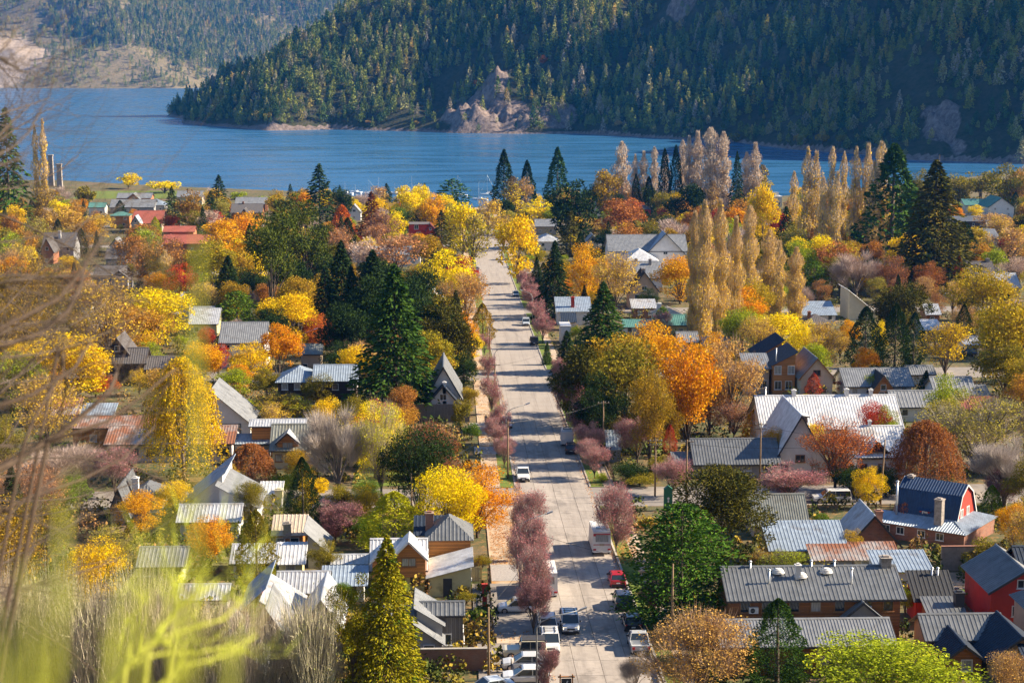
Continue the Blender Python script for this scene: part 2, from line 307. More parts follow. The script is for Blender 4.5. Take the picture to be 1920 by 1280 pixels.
far_rock = lambda X, Y: np.clip(1.5 * (1 - np.hypot((X + 1230) / 260, (Y - 4930) / 190)) + fbm(X, Y, 120, 8) * .8, 0, 1)
hh_ = tag(link('hill_far_shore', grid_mesh('hill_far_shore', xs, ys, far_z, MATS['hill_far'])), kind='structure'); rock_attr(hh_, far_rock)
# ------------------------------------------------------------------ trees
def unit(a): return a / np.maximum(np.linalg.norm(a, axis=-1, keepdims=True), 1e-9)
def quads_np(C, U, V):
    """diamond leaves round centres C with half axes U, V"""
    n_ = len(C); P = np.stack([C - U, C - V * .9 + U * .1, C + U, C + V], 1).reshape(-1, 3); return P, np.arange(4 * n_).reshape(-1, 4)
def leaves_np(rng, C, size, var=.5, up=0.):
    n_ = len(C); N = unit(rng.normal(size=(n_, 3)) + np.array([0, 0, up])); A = unit(np.cross(N, rng.normal(size=(n_, 3)))); Bv = np.cross(N, A)
    s = size * (1 + var * (rng.rand(n_, 1) * 2 - 1)); return quads_np(C, A * s, Bv * s * .7)
def blades_np(P0, P1, w, rng):
    d = unit(P1 - P0); A = unit(np.cross(d, rng.normal(size=d.shape))) * (np.asarray(w).reshape(-1, 1) if np.ndim(w) else w)
    n_ = len(P0); V = np.stack([P0 - A, P0 + A, P1 + A * .25, P1 - A * .25], 1).reshape(-1, 3); return V, np.arange(4 * n_).reshape(-1, 4)
def sphere_dirs(rng, n_): return unit(rng.normal(size=(n_, 3)))
ASP = dict(round=1.25, sparse=1.35, bare=1.25, plum=1.35, poplar=5.0, spruce=1.9, sequoia=1.9, cypress=1.9, cedar=1.15, pine=1.7, arauc=1.25, weep=1.55, bush=.8, brush=1.8)
def make_tree(kind, lod, seed):
    """returns trunk mesh, crown mesh for a tree one metre wide and ASP[kind] metres high"""
    rng = np.random.RandomState(seed * 7 + 3 + len(kind)); H = ASP[kind]; K = {0: .95, 1: 2.5, 2: 4.6}[lod]; ls = {0: 1.35, 1: .80, 2: .58}[lod]
    VV, FF, MM = [], [], []; off = 0
    def put(vf, m=0):
        nonlocal off
        VV.append(vf[0]); FF.append(vf[1] + off); MM.append(np.full(len(vf[1]), m)); off += len(vf[0])
    limbs = []
    if kind in ('round', 'sparse', 'bare', 'plum', 'bush', 'arauc', 'pine'):
        z0 = dict(round=.06, sparse=.12, bare=.16, plum=.14, bush=0., arauc=.05, pine=.16)[kind] * H; zc = (z0 + H) / 2; rz = (H - z0) / 2
        nb = dict(round=34, sparse=34, bare=28, plum=30, bush=14, arauc=34, pine=22)[kind]
        Bc, Br = [], []
        for i in range(nb):
            d = sphere_dirs(rng, 1)[0]; d[2] = d[2] if rng.rand() > .3 else abs(d[2]); rr = .62 + .42 * rng.rand() if i > 3 else .25
            br = (.08 + .15 * rng.rand()) * (1.1 if kind == 'bush' else 1); t = .5 - br * .75
            sh = 1.0 if kind != 'plum' else (.75 + .35 * (d[2] * .5 + .5))
            Bc.append((d[0] * rr * t * sh, d[1] * rr * t * sh, zc + d[2] * rr * (rz - br * .7))); Br.append(br)
        Bc = np.array(Bc); Br = np.array(Br); p = Br ** 2 / (Br ** 2).sum()
        for c_ in Bc[:10 if kind in ('round', 'arauc', 'bush') else 18]:
            f0 = np.array([0, 0, max(.04, z0 * (.55 + .5 * rng.rand()))]); mid = f0 * .45 + c_ * .55 + np.array([0, 0, .02]) - np.array([c_[0], c_[1], 0]) * .12; limbs.append((f0, mid, c_ * .98 + f0 * .02, .009 + .006 * rng.rand()))
        if kind in ('round', 'sparse', 'bush', 'arauc', 'pine'):
            n_ = int(dict(round=3600, sparse=1500, bush=1500, arauc=3600, pine=2400)[kind] * K); b_ = rng.choice(nb, n_, p=p); D = sphere_dirs(rng, n_); D[:, 2] = D[:, 2] * .8 + .12
            C = Bc[b_] + D * (Br[b_] * (.45 + .62 * rng.rand(n_) ** .6))[:, None] * np.array([1, 1, .9])
            C = C + rng.normal(size=C.shape) * .008; C[:, 2] = np.maximum(C[:, 2], .02)
            if kind in ('arauc', 'pine'):
                U = unit(D + rng.normal(size=D.shape) * .5) * (.030 * ls); W = unit(np.cross(U, rng.normal(size=D.shape))) * (.011 * ls); put(quads_np(C, U, W))
            else: put(leaves_np(rng, C, dict(round=.0165, sparse=.0165, bush=.024)[kind] * ls))
        if kind in ('sparse', 'bare', 'plum', 'round'):
            n_ = int(dict(sparse=900, bare=3000, plum=1700, round=160)[kind] * K); b_ = rng.choice(nb, n_, p=p); D = sphere_dirs(rng, n_)
            out = unit(Bc[b_] - np.array([0, 0, z0 * .8])); d = unit(D * .55 + out * .8 + np.array([0, 0, .35])); L = (.06 + .12 * rng.rand(n_))[:, None]
            C = Bc[b_] + D * (Br[b_] * rng.rand(n_) ** .5 * .8)[:, None]; put(blades_np(C - d * L * .4, C + d * L * .8, .0024 * (ls if lod else 1.5), rng), 1)
            if kind == 'plum': T = (C + d * L * (rng.rand(n_, 1) * .9)); put(leaves_np(rng, T, .0175 * ls))
    elif kind == 'poplar':
        n_ = int(2600 * K); z = rng.rand(n_) ** .85 * .98; R = .5 * np.minimum(1, (z / .12) ** .5) * np.clip(1 - np.clip((z - .30) / .70, 0, 1) ** 2.0, .0, 1) ** .6 * (.82 + .3 * np.sin(z * 23 + seed)) + .015
        a = rng.rand(n_) * 6.283; rr = R * rng.rand(n_) ** .4; gap = np.sin(a * 3 + z * 5 + seed) * .5 + .5; rr *= .7 + .35 * gap
        C = np.stack([rr * np.cos(a), rr * np.sin(a), .08 * H + z * .92 * H], 1); d = unit(np.stack([np.cos(a) * .11, np.sin(a) * .11, np.ones(n_)], 1) + rng.normal(size=(n_, 3)) * .05)
        L = (.12 + .3 * rng.rand(n_))[:, None] * (1 - z[:, None] * .5); put(blades_np(C - d * L * .5, C + d * L * .5, .008 * (ls if lod else 1.3), rng), 1)
        lf = rng.rand(n_) < np.clip(1.15 - z * 1.25, .06, 1); put(leaves_np(rng, C[lf] + rng.normal(size=(lf.sum(), 3)) * .03, .036 * ls))
        for k in range(4): a_ = rng.rand() * 6.28; limbs.append((np.array([0, 0, .05]), np.array([.08 * math.cos(a_), .08 * math.sin(a_), H * .4]), np.array([.12 * math.cos(a_), .12 * math.sin(a_), H * (.7 + .2 * rng.rand())]), .02))
    elif kind == 'brush':
        n_ = int(420 * K); a = rng.rand(n_) * 6.283; r0 = .36 * rng.rand(n_) ** .5; z = rng.rand(n_) * .6 * H
        C = np.stack([r0 * np.cos(a) * (1 + z), r0 * np.sin(a) * (1 + z), z], 1); d = unit(np.stack([np.cos(a) * .25, np.sin(a) * .25, np.ones(n_)], 1) + rng.normal(size=(n_, 3)) * .38); L = (.12 + .26 * rng.rand(n_))[:, None]
        put(blades_np(C, C + d * L, .0035, rng), 1); T = C + d * L * rng.rand(n_, 1); put(leaves_np(rng, T[: n_ // 3], .012))
        for k in range(7): a_ = rng.rand() * 6.28; limbs.append((np.array([.02 * math.cos(a_), .02 * math.sin(a_), 0]), np.array([.15 * math.cos(a_), .15 * math.sin(a_), H * .4]), np.array([.28 * math.cos(a_), .28 * math.sin(a_), H * (.65 + .3 * rng.rand())]), .010))
    elif kind in ('spruce', 'cedar'):
        nb = int((170 if kind == 'spruce' else 80) * (.6 + .4 * K)); G = 2.39996
        for i in range(nb):
            t = (i + rng.rand()) / nb; z = (.05 + .95 * t) * H
            if kind == 'spruce': R = .5 * (1 - t) ** .8 * (.72 + .38 * rng.rand()) + .012; dr = .30
            else: R = .5 * (1 - t ** 2.2) ** .6 * (.55 + .5 * rng.rand()) + .03; dr = .02
            a = G * i + rng.rand() * .5; k = max(4, int((R * 62 + 5) * (K ** .5 if lod else .55))); s = .18 + .82 * rng.rand(k) ** .75
            sw = (rng.rand(k) - .5) * (.36 if kind == 'spruce' else .7) * s * R * 1.5; ca, sa = math.cos(a), math.sin(a)
            C = np.stack([R * s * ca - sw * sa, R * s * sa + sw * ca, z - dr * R * s ** 1.6 * 1.2 + rng.normal(size=k) * .008 + (.09 * R * s if kind == 'cedar' else 0)], 1)
            U = unit(np.stack([np.full(k, ca), np.full(k, sa), np.full(k, -.35 if kind == 'spruce' else .1)], 1) + rng.normal(size=(k, 3)) * .38) * (.034 * ls); W = unit(np.cross(U, rng.normal(size=(k, 3)) + np.array([0, 0, .6]))) * (.015 * ls); put(quads_np(C, U, W))
            if i % 4 == 0: limbs.append((np.array([0, 0, z]), np.array([R * .5 * ca, R * .5 * sa, z - dr * R * .3]), np.array([R * .85 * ca, R * .85 * sa, z - dr * R * .8]), .006))
        limbs.append((np.array([0, 0, .1]), np.array([0, 0, H * .5]), np.array([0, 0, H * .98]), .022))
    elif kind in ('sequoia', 'cypress'):
        n_ = int(3400 * K); t = rng.rand(n_) ** 1.25; a = rng.rand(n_) * 6.283
        R = .5 * ((1 - t) ** .75 if kind == 'sequoia' else np.clip(1 - t ** 1.9, 0, 1) ** .75 * np.minimum(1, .45 + t * 2.2)); lump = 1 + .14 * np.sin(a * 5 + t * 31 + seed) + .12 * np.sin(a * 2 - t * 17 + 1.3 * seed) + .08 * np.sin(a * 9 + t * 60)
        rr = R * lump * (.72 + .3 * rng.rand(n_) ** .5); C = np.stack([rr * np.cos(a), rr * np.sin(a), (.04 + .95 * t) * H], 1); D = unit(np.stack([np.cos(a), np.sin(a), np.full(n_, .45 if kind == 'cypress' else -.1)], 1) + rng.normal(size=(n_, 3)) * .5)
        U = D * (.034 * ls); W = unit(np.cross(U, rng.normal(size=(n_, 3)))) * (.015 * ls); put(quads_np(C, U, W)); limbs.append((np.array([0, 0, 0]), np.array([0, 0, H * .5]), np.array([0, 0, H * .95]), .03))
    elif kind == 'weep':
        ns = int(230 * (.5 + .5 * K))
        for i in range(ns):
            a = rng.rand() * 6.283; t = rng.rand(); R = .46 * (1 - t ** 1.6) ** .5 * (.5 + .55 * rng.rand()); z = H * (.38 + .6 * t); L = H * (.10 + .26 * rng.rand()) * (1.1 - t * .5); k = int(22 * K ** .5) if lod else 9
            s = rng.rand(k); C = np.stack([R * math.cos(a) * (1 + .15 * s) + rng.normal(size=k) * .012, R * math.sin(a) * (1 + .15 * s) + rng.normal(size=k) * .012, np.maximum(z - s * L, .05)], 1); put(leaves_np(rng, C, .0165 * ls))
            p0 = np.array([[R * math.cos(a), R * math.sin(a), z]]); p1 = np.array([[R * 1.15 * math.cos(a), R * 1.15 * math.sin(a), max(z - L, .05)]]); put(blades_np(p0, p1, .003, rng), 1)
            if i % 16 == 0: limbs.append((np.array([0, 0, z * .5]), p0[0] * np.array([.5, .5, .85]), p0[0], .012))
    V = np.concatenate(VV); F_ = np.concatenate(FF)
    if kind != 'bush':      # fill the nominal width and height
        s_ = .5 / np.percentile(np.hypot(V[:, 0], V[:, 1]), 96); V[:, :2] *= s_; zl, zh_ = V[:, 2].min(), np.percentile(V[:, 2], 99.8); V[:, 2] = zl + (V[:, 2] - zl) * (H - zl) / (zh_ - zl)
    crown = np_mesh('crown', V, [F_], [MATS['needle' if kind in ('spruce', 'cedar', 'sequoia', 'cypress', 'pine', 'arauc') else 'leaf'], MATS['twig']], np.concatenate(MM))
    mb = MB(); tr = dict(poplar=.04, cypress=.04, bush=.012, plum=.016, spruce=.022, sequoia=.035, pine=.02, brush=.01).get(kind, .02)
    top = dict(pine=.75, poplar=.8, arauc=.7, round=.45, sparse=.42, bare=.36, plum=.3, bush=.25, weep=.7, brush=.35).get(kind, .6) * H
    mb.tube([(0, 0, -.06 * H), (0, 0, .02 * H), (.01, .005, top * .5), (0, .01, top)], [tr * 1.5, tr * 1.1, tr * .85, tr * .35], 6)
    for p0, p1, p2, r in limbs: mb.tube([tuple(p0), tuple(p1), tuple(p2)], [r, r * .7, r * .25], 4, cap=False)
    return mb.mesh('trunk', MATS['bark_pale' if kind in ('bare', 'poplar', 'weep', 'brush') else 'bark'], smooth=True), crown
TM = {}
def tree(kind, lod, seed, x, y, h, w, col, tint, twig, label, name, cat='tree', group=None, z=None):
    nv = 4 if lod < 2 else 3
    key = (kind, lod, seed % nv)
    if key not in TM: TM[key] = make_tree(*key)
    tm, cm = TM[key]; r = empty(name, (x, y, (ground_z(x, y) if z is None else z) - .05), (seed * 2.399) % 6.283); tag(r, label, cat, group)
    s = (w, w, h / ASP[kind]); link('trunk', tm, r, scale=s); c = link('crown', cm, r, scale=s)
    c.color = (*col, 1); c['tint'] = list(tint); c['twig'] = list(twig)
    return r

# ------------------------------------------------------------------ houses
def sheet(mb, O, U, V, w, vt, sp=.42, rib=.045, m=0, flip=False):
    """ribbed metal sheet: O corner at the eave, U unit along the eave, V full vector up the slope, vt(u) share of V reached at u"""
    O, U, V = Vector(O), Vector(U), Vector(V); N = U.cross(V).normalized()
    if N.z < 0: N = -N
    us = []; k = max(1, int(w / sp)); p = w / k
    for i in range(k): us += [(i * p, 0), (i * p + p * .60, 0), (i * p + p * .68, 1), (i * p + p * .90, 1), (i * p + p * .98, 0)]
    us.append((w, 0)); n0 = len(mb.v)
    for u, r in us:
        a = O + U * u; e = a + V * vt(u); mb.v += [tuple(a + N * rib * r), tuple(e + N * rib * r), tuple(a - N * .07), tuple(e - N * .07)]
    for i in range(len(us) - 1):
        q = n0 + i * 4; mb.f += [(q, q + 4, q + 5, q + 1), (q + 2, q + 3, q + 7, q + 6), (q, q + 2, q + 6, q + 4), (q + 1, q + 5, q + 7, q + 3)]; mb.m += [m] * 4
    for q in (n0, n0 + 4 * (len(us) - 1)): mb.f.append((q, q + 1, q + 3, q + 2)); mb.m.append(m)
WIN = {}
def window(root, x, y, z, side, w=1.1, h=1.15, frame='trim_white', curtain=False, rz0=0):
    """side: 0 front (-y), 1 right (+x), 3 left (-x)"""
    key = (round(w, 2), round(h, 2), frame, curtain)
    if key not in WIN:
        mb = MB(); t = .09
        mb.box(-w / 2, -.06, 0, w / 2, .02, t).box(-w / 2, -.06, h - t, w / 2, .02, h).box(-w / 2, -.06, t, -w / 2 + t, .02, h - t).box(w / 2 - t, -.06, t, w / 2, .02, h - t)
        k = max(1, round(w / .75)) - 1
        for i in range(k): xx = -w / 2 + w * (i + 1) / (k + 1); mb.box(xx - .03, -.05, t, xx + .03, .01, h - t)
        mb.box(-w / 2 - .08, -.13, -.07, w / 2 + .08, .02, -.003)
        WIN[key] = (mb.mesh('window', MATS[frame]), MB().box(-w / 2 + t * .8, -.025, t * .8, w / 2 - t * .8, .012, h - t * .8).mesh('pane', MATS['curtain_glass' if curtain else 'glass']))
    a, b_ = WIN[key]; o = link('window', a, root, (x, y, z), (0, math.pi / 2, 0, -math.pi / 2)[side]); link('pane', b_, o); return o
def chimney(parent, x, y, z0, z1, w=.7, mat='brick', cap=True):
    mb = MB().box(x - w / 2, y - w / 2, z0, x + w / 2, y + w / 2, z1 - .18); c = mb.build('chimney', MATS[mat], parent)
    if cap: mb.box(x - w / 2 - .08, y - w / 2 - .08, z1 - .176, x + w / 2 + .08, y + w / 2 + .08, z1); mb.box(x - w * .28, y - w * .28, z1 + .003, x + w * .28, y + w * .28, z1 + .16); c.data = mb.mesh('chimney', MATS[mat])
    return c
def flue(parent, x, y, z0, z1, r=.11):
    mb = MB().tube([(x, y, z0), (x, y, z1)], r, 8).tube([(x, y, z1 + .05), (x, y, z1 + .13), (x, y, z1 + .25)], [r * 1.7, r * 1.7, .03], 8); return mb.build('flue', MATS['galv'], parent, smooth=True)
def volume(root, v, rng):
    """one wing: t type, x0 y0 front-left corner, w width, d depth, h eave, p pitch, roof, wall, win (front, side) counts"""
    t, x0, y0, w, d, h, p = v['t'], v['x'], v['y'], v['w'], v['d'], v['h'], v['p']; z0 = v.get('z', 0); o = v.get('o', .45); rm, wm = MATS[v['roof']], MATS[v['wall']]
    x1, y1 = x0 + w, y0 + d; zb = z0 - 1.4 if z0 == 0 else z0; mb = MB(); rb = MB(); sp = v.get('sp', .42); one = lambda u: 1.
    rise = p * (d / 2 if t in ('x', 'hip') else w / 2 if t == 'y' else d)
    if t == 'x': mb.prism([(y0, zb), (y1, zb), (y1, h), (y0 + d / 2, h + rise), (y0, h)], 'x', x0, x1)
    elif t == 'y': mb.prism([(x0, zb), (x1, zb), (x1, h), (x0 + w / 2, h + rise), (x0, h)], 'y', y0, y1)
    elif t == 'shed': mb.prism([(y0, zb), (y1, zb), (y1, h + rise), (y0, h)], 'x', x0, x1)
    elif t == 'shedr': rise = p * w; mb.prism([(x0, zb), (x1, zb), (x1, h + rise), (x0, h)], 'y', y0, y1)
    elif t == 'shedl': rise = p * w; mb.prism([(x0, zb), (x1, zb), (x1, h), (x0, h + rise)], 'y', y0, y1)
    elif t == 'gamb':
        k1 = .22 * d; z1_ = h + k1 * 2.2; z2 = z1_ + (d / 2 - k1) * .62; rise = z2 - h; mb.prism([(y0, zb), (y1, zb), (y1, h), (y1 - k1, z1_), (y0 + d / 2, z2), (y0 + k1, z1_), (y0, h)], 'x', x0, x1)
    else: mb.box(x0, y0, zb, x1, y1, h)
    wall = mb.build('wall', wm, root); e = .05; sl = math.hypot(1, p)
    if t == 'x':
        sheet(rb, (x0 - o, y0 - o, h - o * p + e), (1, 0, 0), (0, d / 2 + o, (d / 2 + o) * p), w + 2 * o, one, sp); sheet(rb, (x1 + o, y1 + o, h - o * p + e), (-1, 0, 0), (0, -d / 2 - o, (d / 2 + o) * p), w + 2 * o, one, sp)
        zr = h + rise + e; rb.hexa([(x0 - o - .02, y0 + d / 2 - .18, zr - .03), (x1 + o + .02, y0 + d / 2 - .18, zr - .03), (x1 + o + .02, y0 + d / 2 + .18, zr - .03), (x0 - o - .02, y0 + d / 2 + .18, zr - .03)], [(x0 - o - .02, y0 + d / 2 - .05, zr + .09), (x1 + o + .02, y0 + d / 2 - .05, zr + .09), (x1 + o + .02, y0 + d / 2 + .05, zr + .09), (x0 - o - .02, y0 + d / 2 + .05, zr + .09)])
    elif t == 'y':
        sheet(rb, (x0 - o, y1 + o, h - o * p + e), (0, -1, 0), (w / 2 + o, 0, (w / 2 + o) * p), d + 2 * o, one, sp); sheet(rb, (x1 + o, y0 - o, h - o * p + e), (0, 1, 0), (-w / 2 - o, 0, (w / 2 + o) * p), d + 2 * o, one, sp)
        zr = h + rise + e; xm = x0 + w / 2; rb.hexa([(xm - .18, y0 - o - .02, zr - .03), (xm + .18, y0 - o - .02, zr - .03), (xm + .18, y1 + o + .02, zr - .03), (xm - .18, y1 + o + .02, zr - .03)], [(xm - .05, y0 - o - .02, zr + .09), (xm + .05, y0 - o - .02, zr + .09), (xm + .05, y1 + o + .02, zr + .09), (xm - .05, y1 + o + .02, zr + .09)])
    elif t == 'shed': sheet(rb, (x0 - o, y0 - o, h - o * p + e), (1, 0, 0), (0, d + 2 * o, (d + 2 * o) * p), w + 2 * o, one, sp)
    elif t == 'shedr': sheet(rb, (x0 - o, y0 - o, h - o * p + e), (0, 1, 0), (w + 2 * o, 0, (w + 2 * o) * p), d + 2 * o, one, sp)
    elif t == 'shedl': sheet(rb, (x1 + o, y0 - o, h - o * p + e), (0, 1, 0), (-w - 2 * o, 0, (w + 2 * o) * p), d + 2 * o, one, sp)
    elif t == 'hip':
        hw, hd = w / 2 + o, d / 2 + o; q = min(hw, hd); zz = h - o * p + e
        for O, U, V, L, run in (((x0 - o, y0 - o, zz), (1, 0, 0), (0, hd, 0), 2 * hw, hd), ((x1 + o, y1 + o, zz), (-1, 0, 0), (0, -hd, 0), 2 * hw, hd), ((x1 + o, y0 - o, zz), (0, 1, 0), (-hw, 0, 0), 2 * hd, hw), ((x0 - o, y1 + o, zz), (0, -1, 0), (hw, 0, 0), 2 * hd, hw)):
            top = q * p; V = Vector(V) * (q / run) + Vector((0, 0, top)); sheet(rb, O, U, V, L, (lambda u, L=L: max(.001, min(1, u / q, (L - u) / q))), sp)
        rise = q * p - o * p
    elif t == 'gamb':
        for s, ye, yk in ((1, y0, y0 + k1), (-1, y1, y1 - k1)):
            U = (s, 0, 0); xs_ = x0 - o if s == 1 else x1 + o
            sheet(rb, (xs_, ye - s * .28, h - .28 * 2.2 * .6 + .1), U, (0, s * (k1 + .2), z1_ - h + .40), w + 2 * o, one, sp); sheet(rb, (xs_, yk - s * .14, z1_ + e + .04), U, (0, s * (d / 2 - k1 + .14), z2 - z1_ + .03), w + 2 * o, one, sp)
    else: rb.box(x0 - o * .5, y0 - o * .5, h + .003, x1 + o * .5, y1 + o * .5, h + .16)
    roof = rb.build('roof', rm, root)
    tm = MATS[v.get('trim', 'trim_dark')]; fb = MB()
    if t == 'x':
        for ys_ in (y0 - o - .045,): fb.box(x0 - o, ys_ - .02, h - o * p - .14, x1 + o, ys_ + .02, h - o * p + .02)
        for xx in (x0 - o - .04, x1 + o + .04):
            for s, ya in ((1, y0 - o), (-1, y1 + o)): fb.bar((xx, ya, h - o * p - .04), (xx, y0 + d / 2, h + rise - .04), .04, .2)
    if t == 'y':
        for yy in (y0 - o - .04,):
            for xa in (x0 - o, x1 + o): fb.bar((xa, yy, h - o * p - .04), (x0 + w / 2, yy, h + rise - .04), .05, .22)
    if t == 'gamb':
        for xx in (x0 - o - .03, x1 + o + .03): 
            P_ = [(y0 - .3, h - .35), (y0 + k1, z1_ + .02), (y0 + d / 2, z2 + .02), (y1 - k1, z1_ + .02), (y1 + .3, h - .35)]
            for a_, b_ in zip(P_[:-1], P_[1:]): fb.bar((xx, *a_), (xx, *b_), .05, .22)
    if fb.f: fb.build('fascia', tm, roof)
    fr = v.get('frame', 'trim_white'); fl = max(1, int((h - z0) / 2.5)) if v.get('fl') is None else v['fl']; wf, ws = v.get('win', (2, 1)); wh = v.get('wh', 1.15); ww = v.get('ww', 1.1)
    for k in range(fl):
        zz = z0 + (1.0 if fl == 1 or z0 == 0 else .8) + k * ((h - z0) / fl); zz = min(zz, h - wh - .15)
        for i in range(wf): window(root, x0 + w * (i + .5 + rng.uniform(-.12, .12)) / max(wf, 1), y0 - .02, zz, 0, ww, wh, fr, rng.random() < .45)
        for i in range(ws):
            yy = y0 + d * (i + .5 + rng.uniform(-.1, .1)) / ws; window(root, x1 + .02, yy, zz, 1, ww, wh, fr, rng.random() < .45)
    if t == 'y' and v.get('gw', 1) and rise > 1.3: window(root, x0 + w / 2, y0 - .02, h + .15, 0, min(1.4, w * .25), min(1.1, rise * .45), fr, False)
    if v.get('door'):
        dx = x0 + w * v['door']; dr = MB().box(dx - .48, y0 - .07, 0, dx + .48, y0 + .03, 2.05).build('door', MATS[v.get('doorm', 'trim_wood')], root); MB().box(dx + .32, y0 - .12, .95, dx + .38, y0 - .073, 1.1).build('handle', MATS['chrome'], dr)
    for (cx, cy, top, cw, cm) in v.get('chim', ()): 
        X, Y = x0 + w * cx, y0 + d * cy; zt = h + rise + top; chimney(roof, X, Y, h - .5, zt, cw, cm) if cm != 'flue' else flue(roof, X, Y, h - .3, zt)
    for (dx, dw, dh, dp, dm) in v.get('dorm', ()):      # gabled dormers on the front slope: place along the eave, width, wall height, pitch, roof
        X = x0 + w * dx; dd = min(d / 2, (dh + dw / 2 * dp) / max(p, .2)); q = MB(); yf = y0 + v.get('dy', .1); base = h - .9 
        q.prism([(X - dw / 2, base), (X + dw / 2, base), (X + dw / 2, h + dh), (X, h + dh + dw / 2 * dp), (X - dw / 2, h + dh)], 'y', yf, yf + dd + .6); dn = q.build('dormer', MATS[v.get('dwall', v['wall'])], roof); q = MB(); oo = .3
        sheet(q, (X - dw / 2 - oo, yf + dd + .9, h + dh - oo * dp + e), (0, -1, 0), (dw / 2 + oo, 0, (dw / 2 + oo) * dp), dd + 1.25, one, sp); sheet(q, (X + dw / 2 + oo, yf - .35, h + dh - oo * dp + e), (0, 1, 0), (-dw / 2 - oo, 0, (dw / 2 + oo) * dp), dd + 1.25, one, sp)
        dr = q.build('dormer_roof', MATS[dm], roof); q = MB()
        for xa in (X - dw / 2 - oo, X + dw / 2 + oo): q.bar((xa, yf - .38, h + dh - oo * dp), (X, yf - .38, h + dh + dw / 2 * dp), .05, .2)
        q.build('fascia', MATS[v.get('dtrim', v.get('trim', 'trim_dark'))], roof); q = window(root, X, yf - .02, h + dh - 1.0, 0, min(1.6, dw * .6), 1.0, fr, True)
    return wall, roof
def house(name, label, cat, x, y, rz, vols, group=None, seed=0, z=None):
    rng = random.Random(seed); r = empty(name, (x, y, ground_z(x, y) if z is None else z), rz); tag(r, label, cat, group)
    for v in vols: volume(r, v, rng)
    return r

# ------------------------------------------------------------------ vehicles
CARS = {}
def loft(mb, secs, m=0):
    """secs: list of closed rings with equal point counts"""
    n_ = len(secs[0]); b0 = len(mb.v)
    for s in secs: mb.v += [tuple(p) for p in s]
    for i in range(len(secs) - 1):
        for k in range(n_): q = b0 + i * n_; j = (k + 1) % n_; mb.f.append((q + k, q + j, q + n_ + j, q + n_ + k)); mb.m.append(m)
    mb.f += [tuple(b0 + k for k in range(n_))[::-1], tuple(b0 + (len(secs) - 1) * n_ + k for k in range(n_))]; mb.m += [m, m]
SPEC = dict(  # L, W, belt, roof height, profile: bonnet height, cabin start (bonnet end), roof start, roof end, cabin end (as share of length from the front), tail height
    hatch=(4.0, 1.72, .92, 1.50, .86, .25, .44, .88, .98, .95), sedan=(4.5, 1.76, .92, 1.46, .86, .25, .43, .72, .87, .98), suv=(4.3, 1.8, 1.05, 1.70, 1.02, .25, .40, .90, .99, 1.05),
    mpv=(4.1, 1.76, 1.08, 1.82, 1.02, .18, .35, .93, .99, 1.08), van=(5.4, 2.0, 1.25, 2.45, 1.15, .13, .28, .97, .995, 1.25), pickup=(5.2, 1.84, 1.08, 1.76, 1.04, .26, .39, .57, .64, 1.05), canopy=(5.2, 1.84, 1.08, 1.78, 1.04, .25, .38, .96, .985, 1.08), jeep=(4.2, 1.75, 1.10, 1.92, 1.08, .36, .42, .93, .96, 1.10))
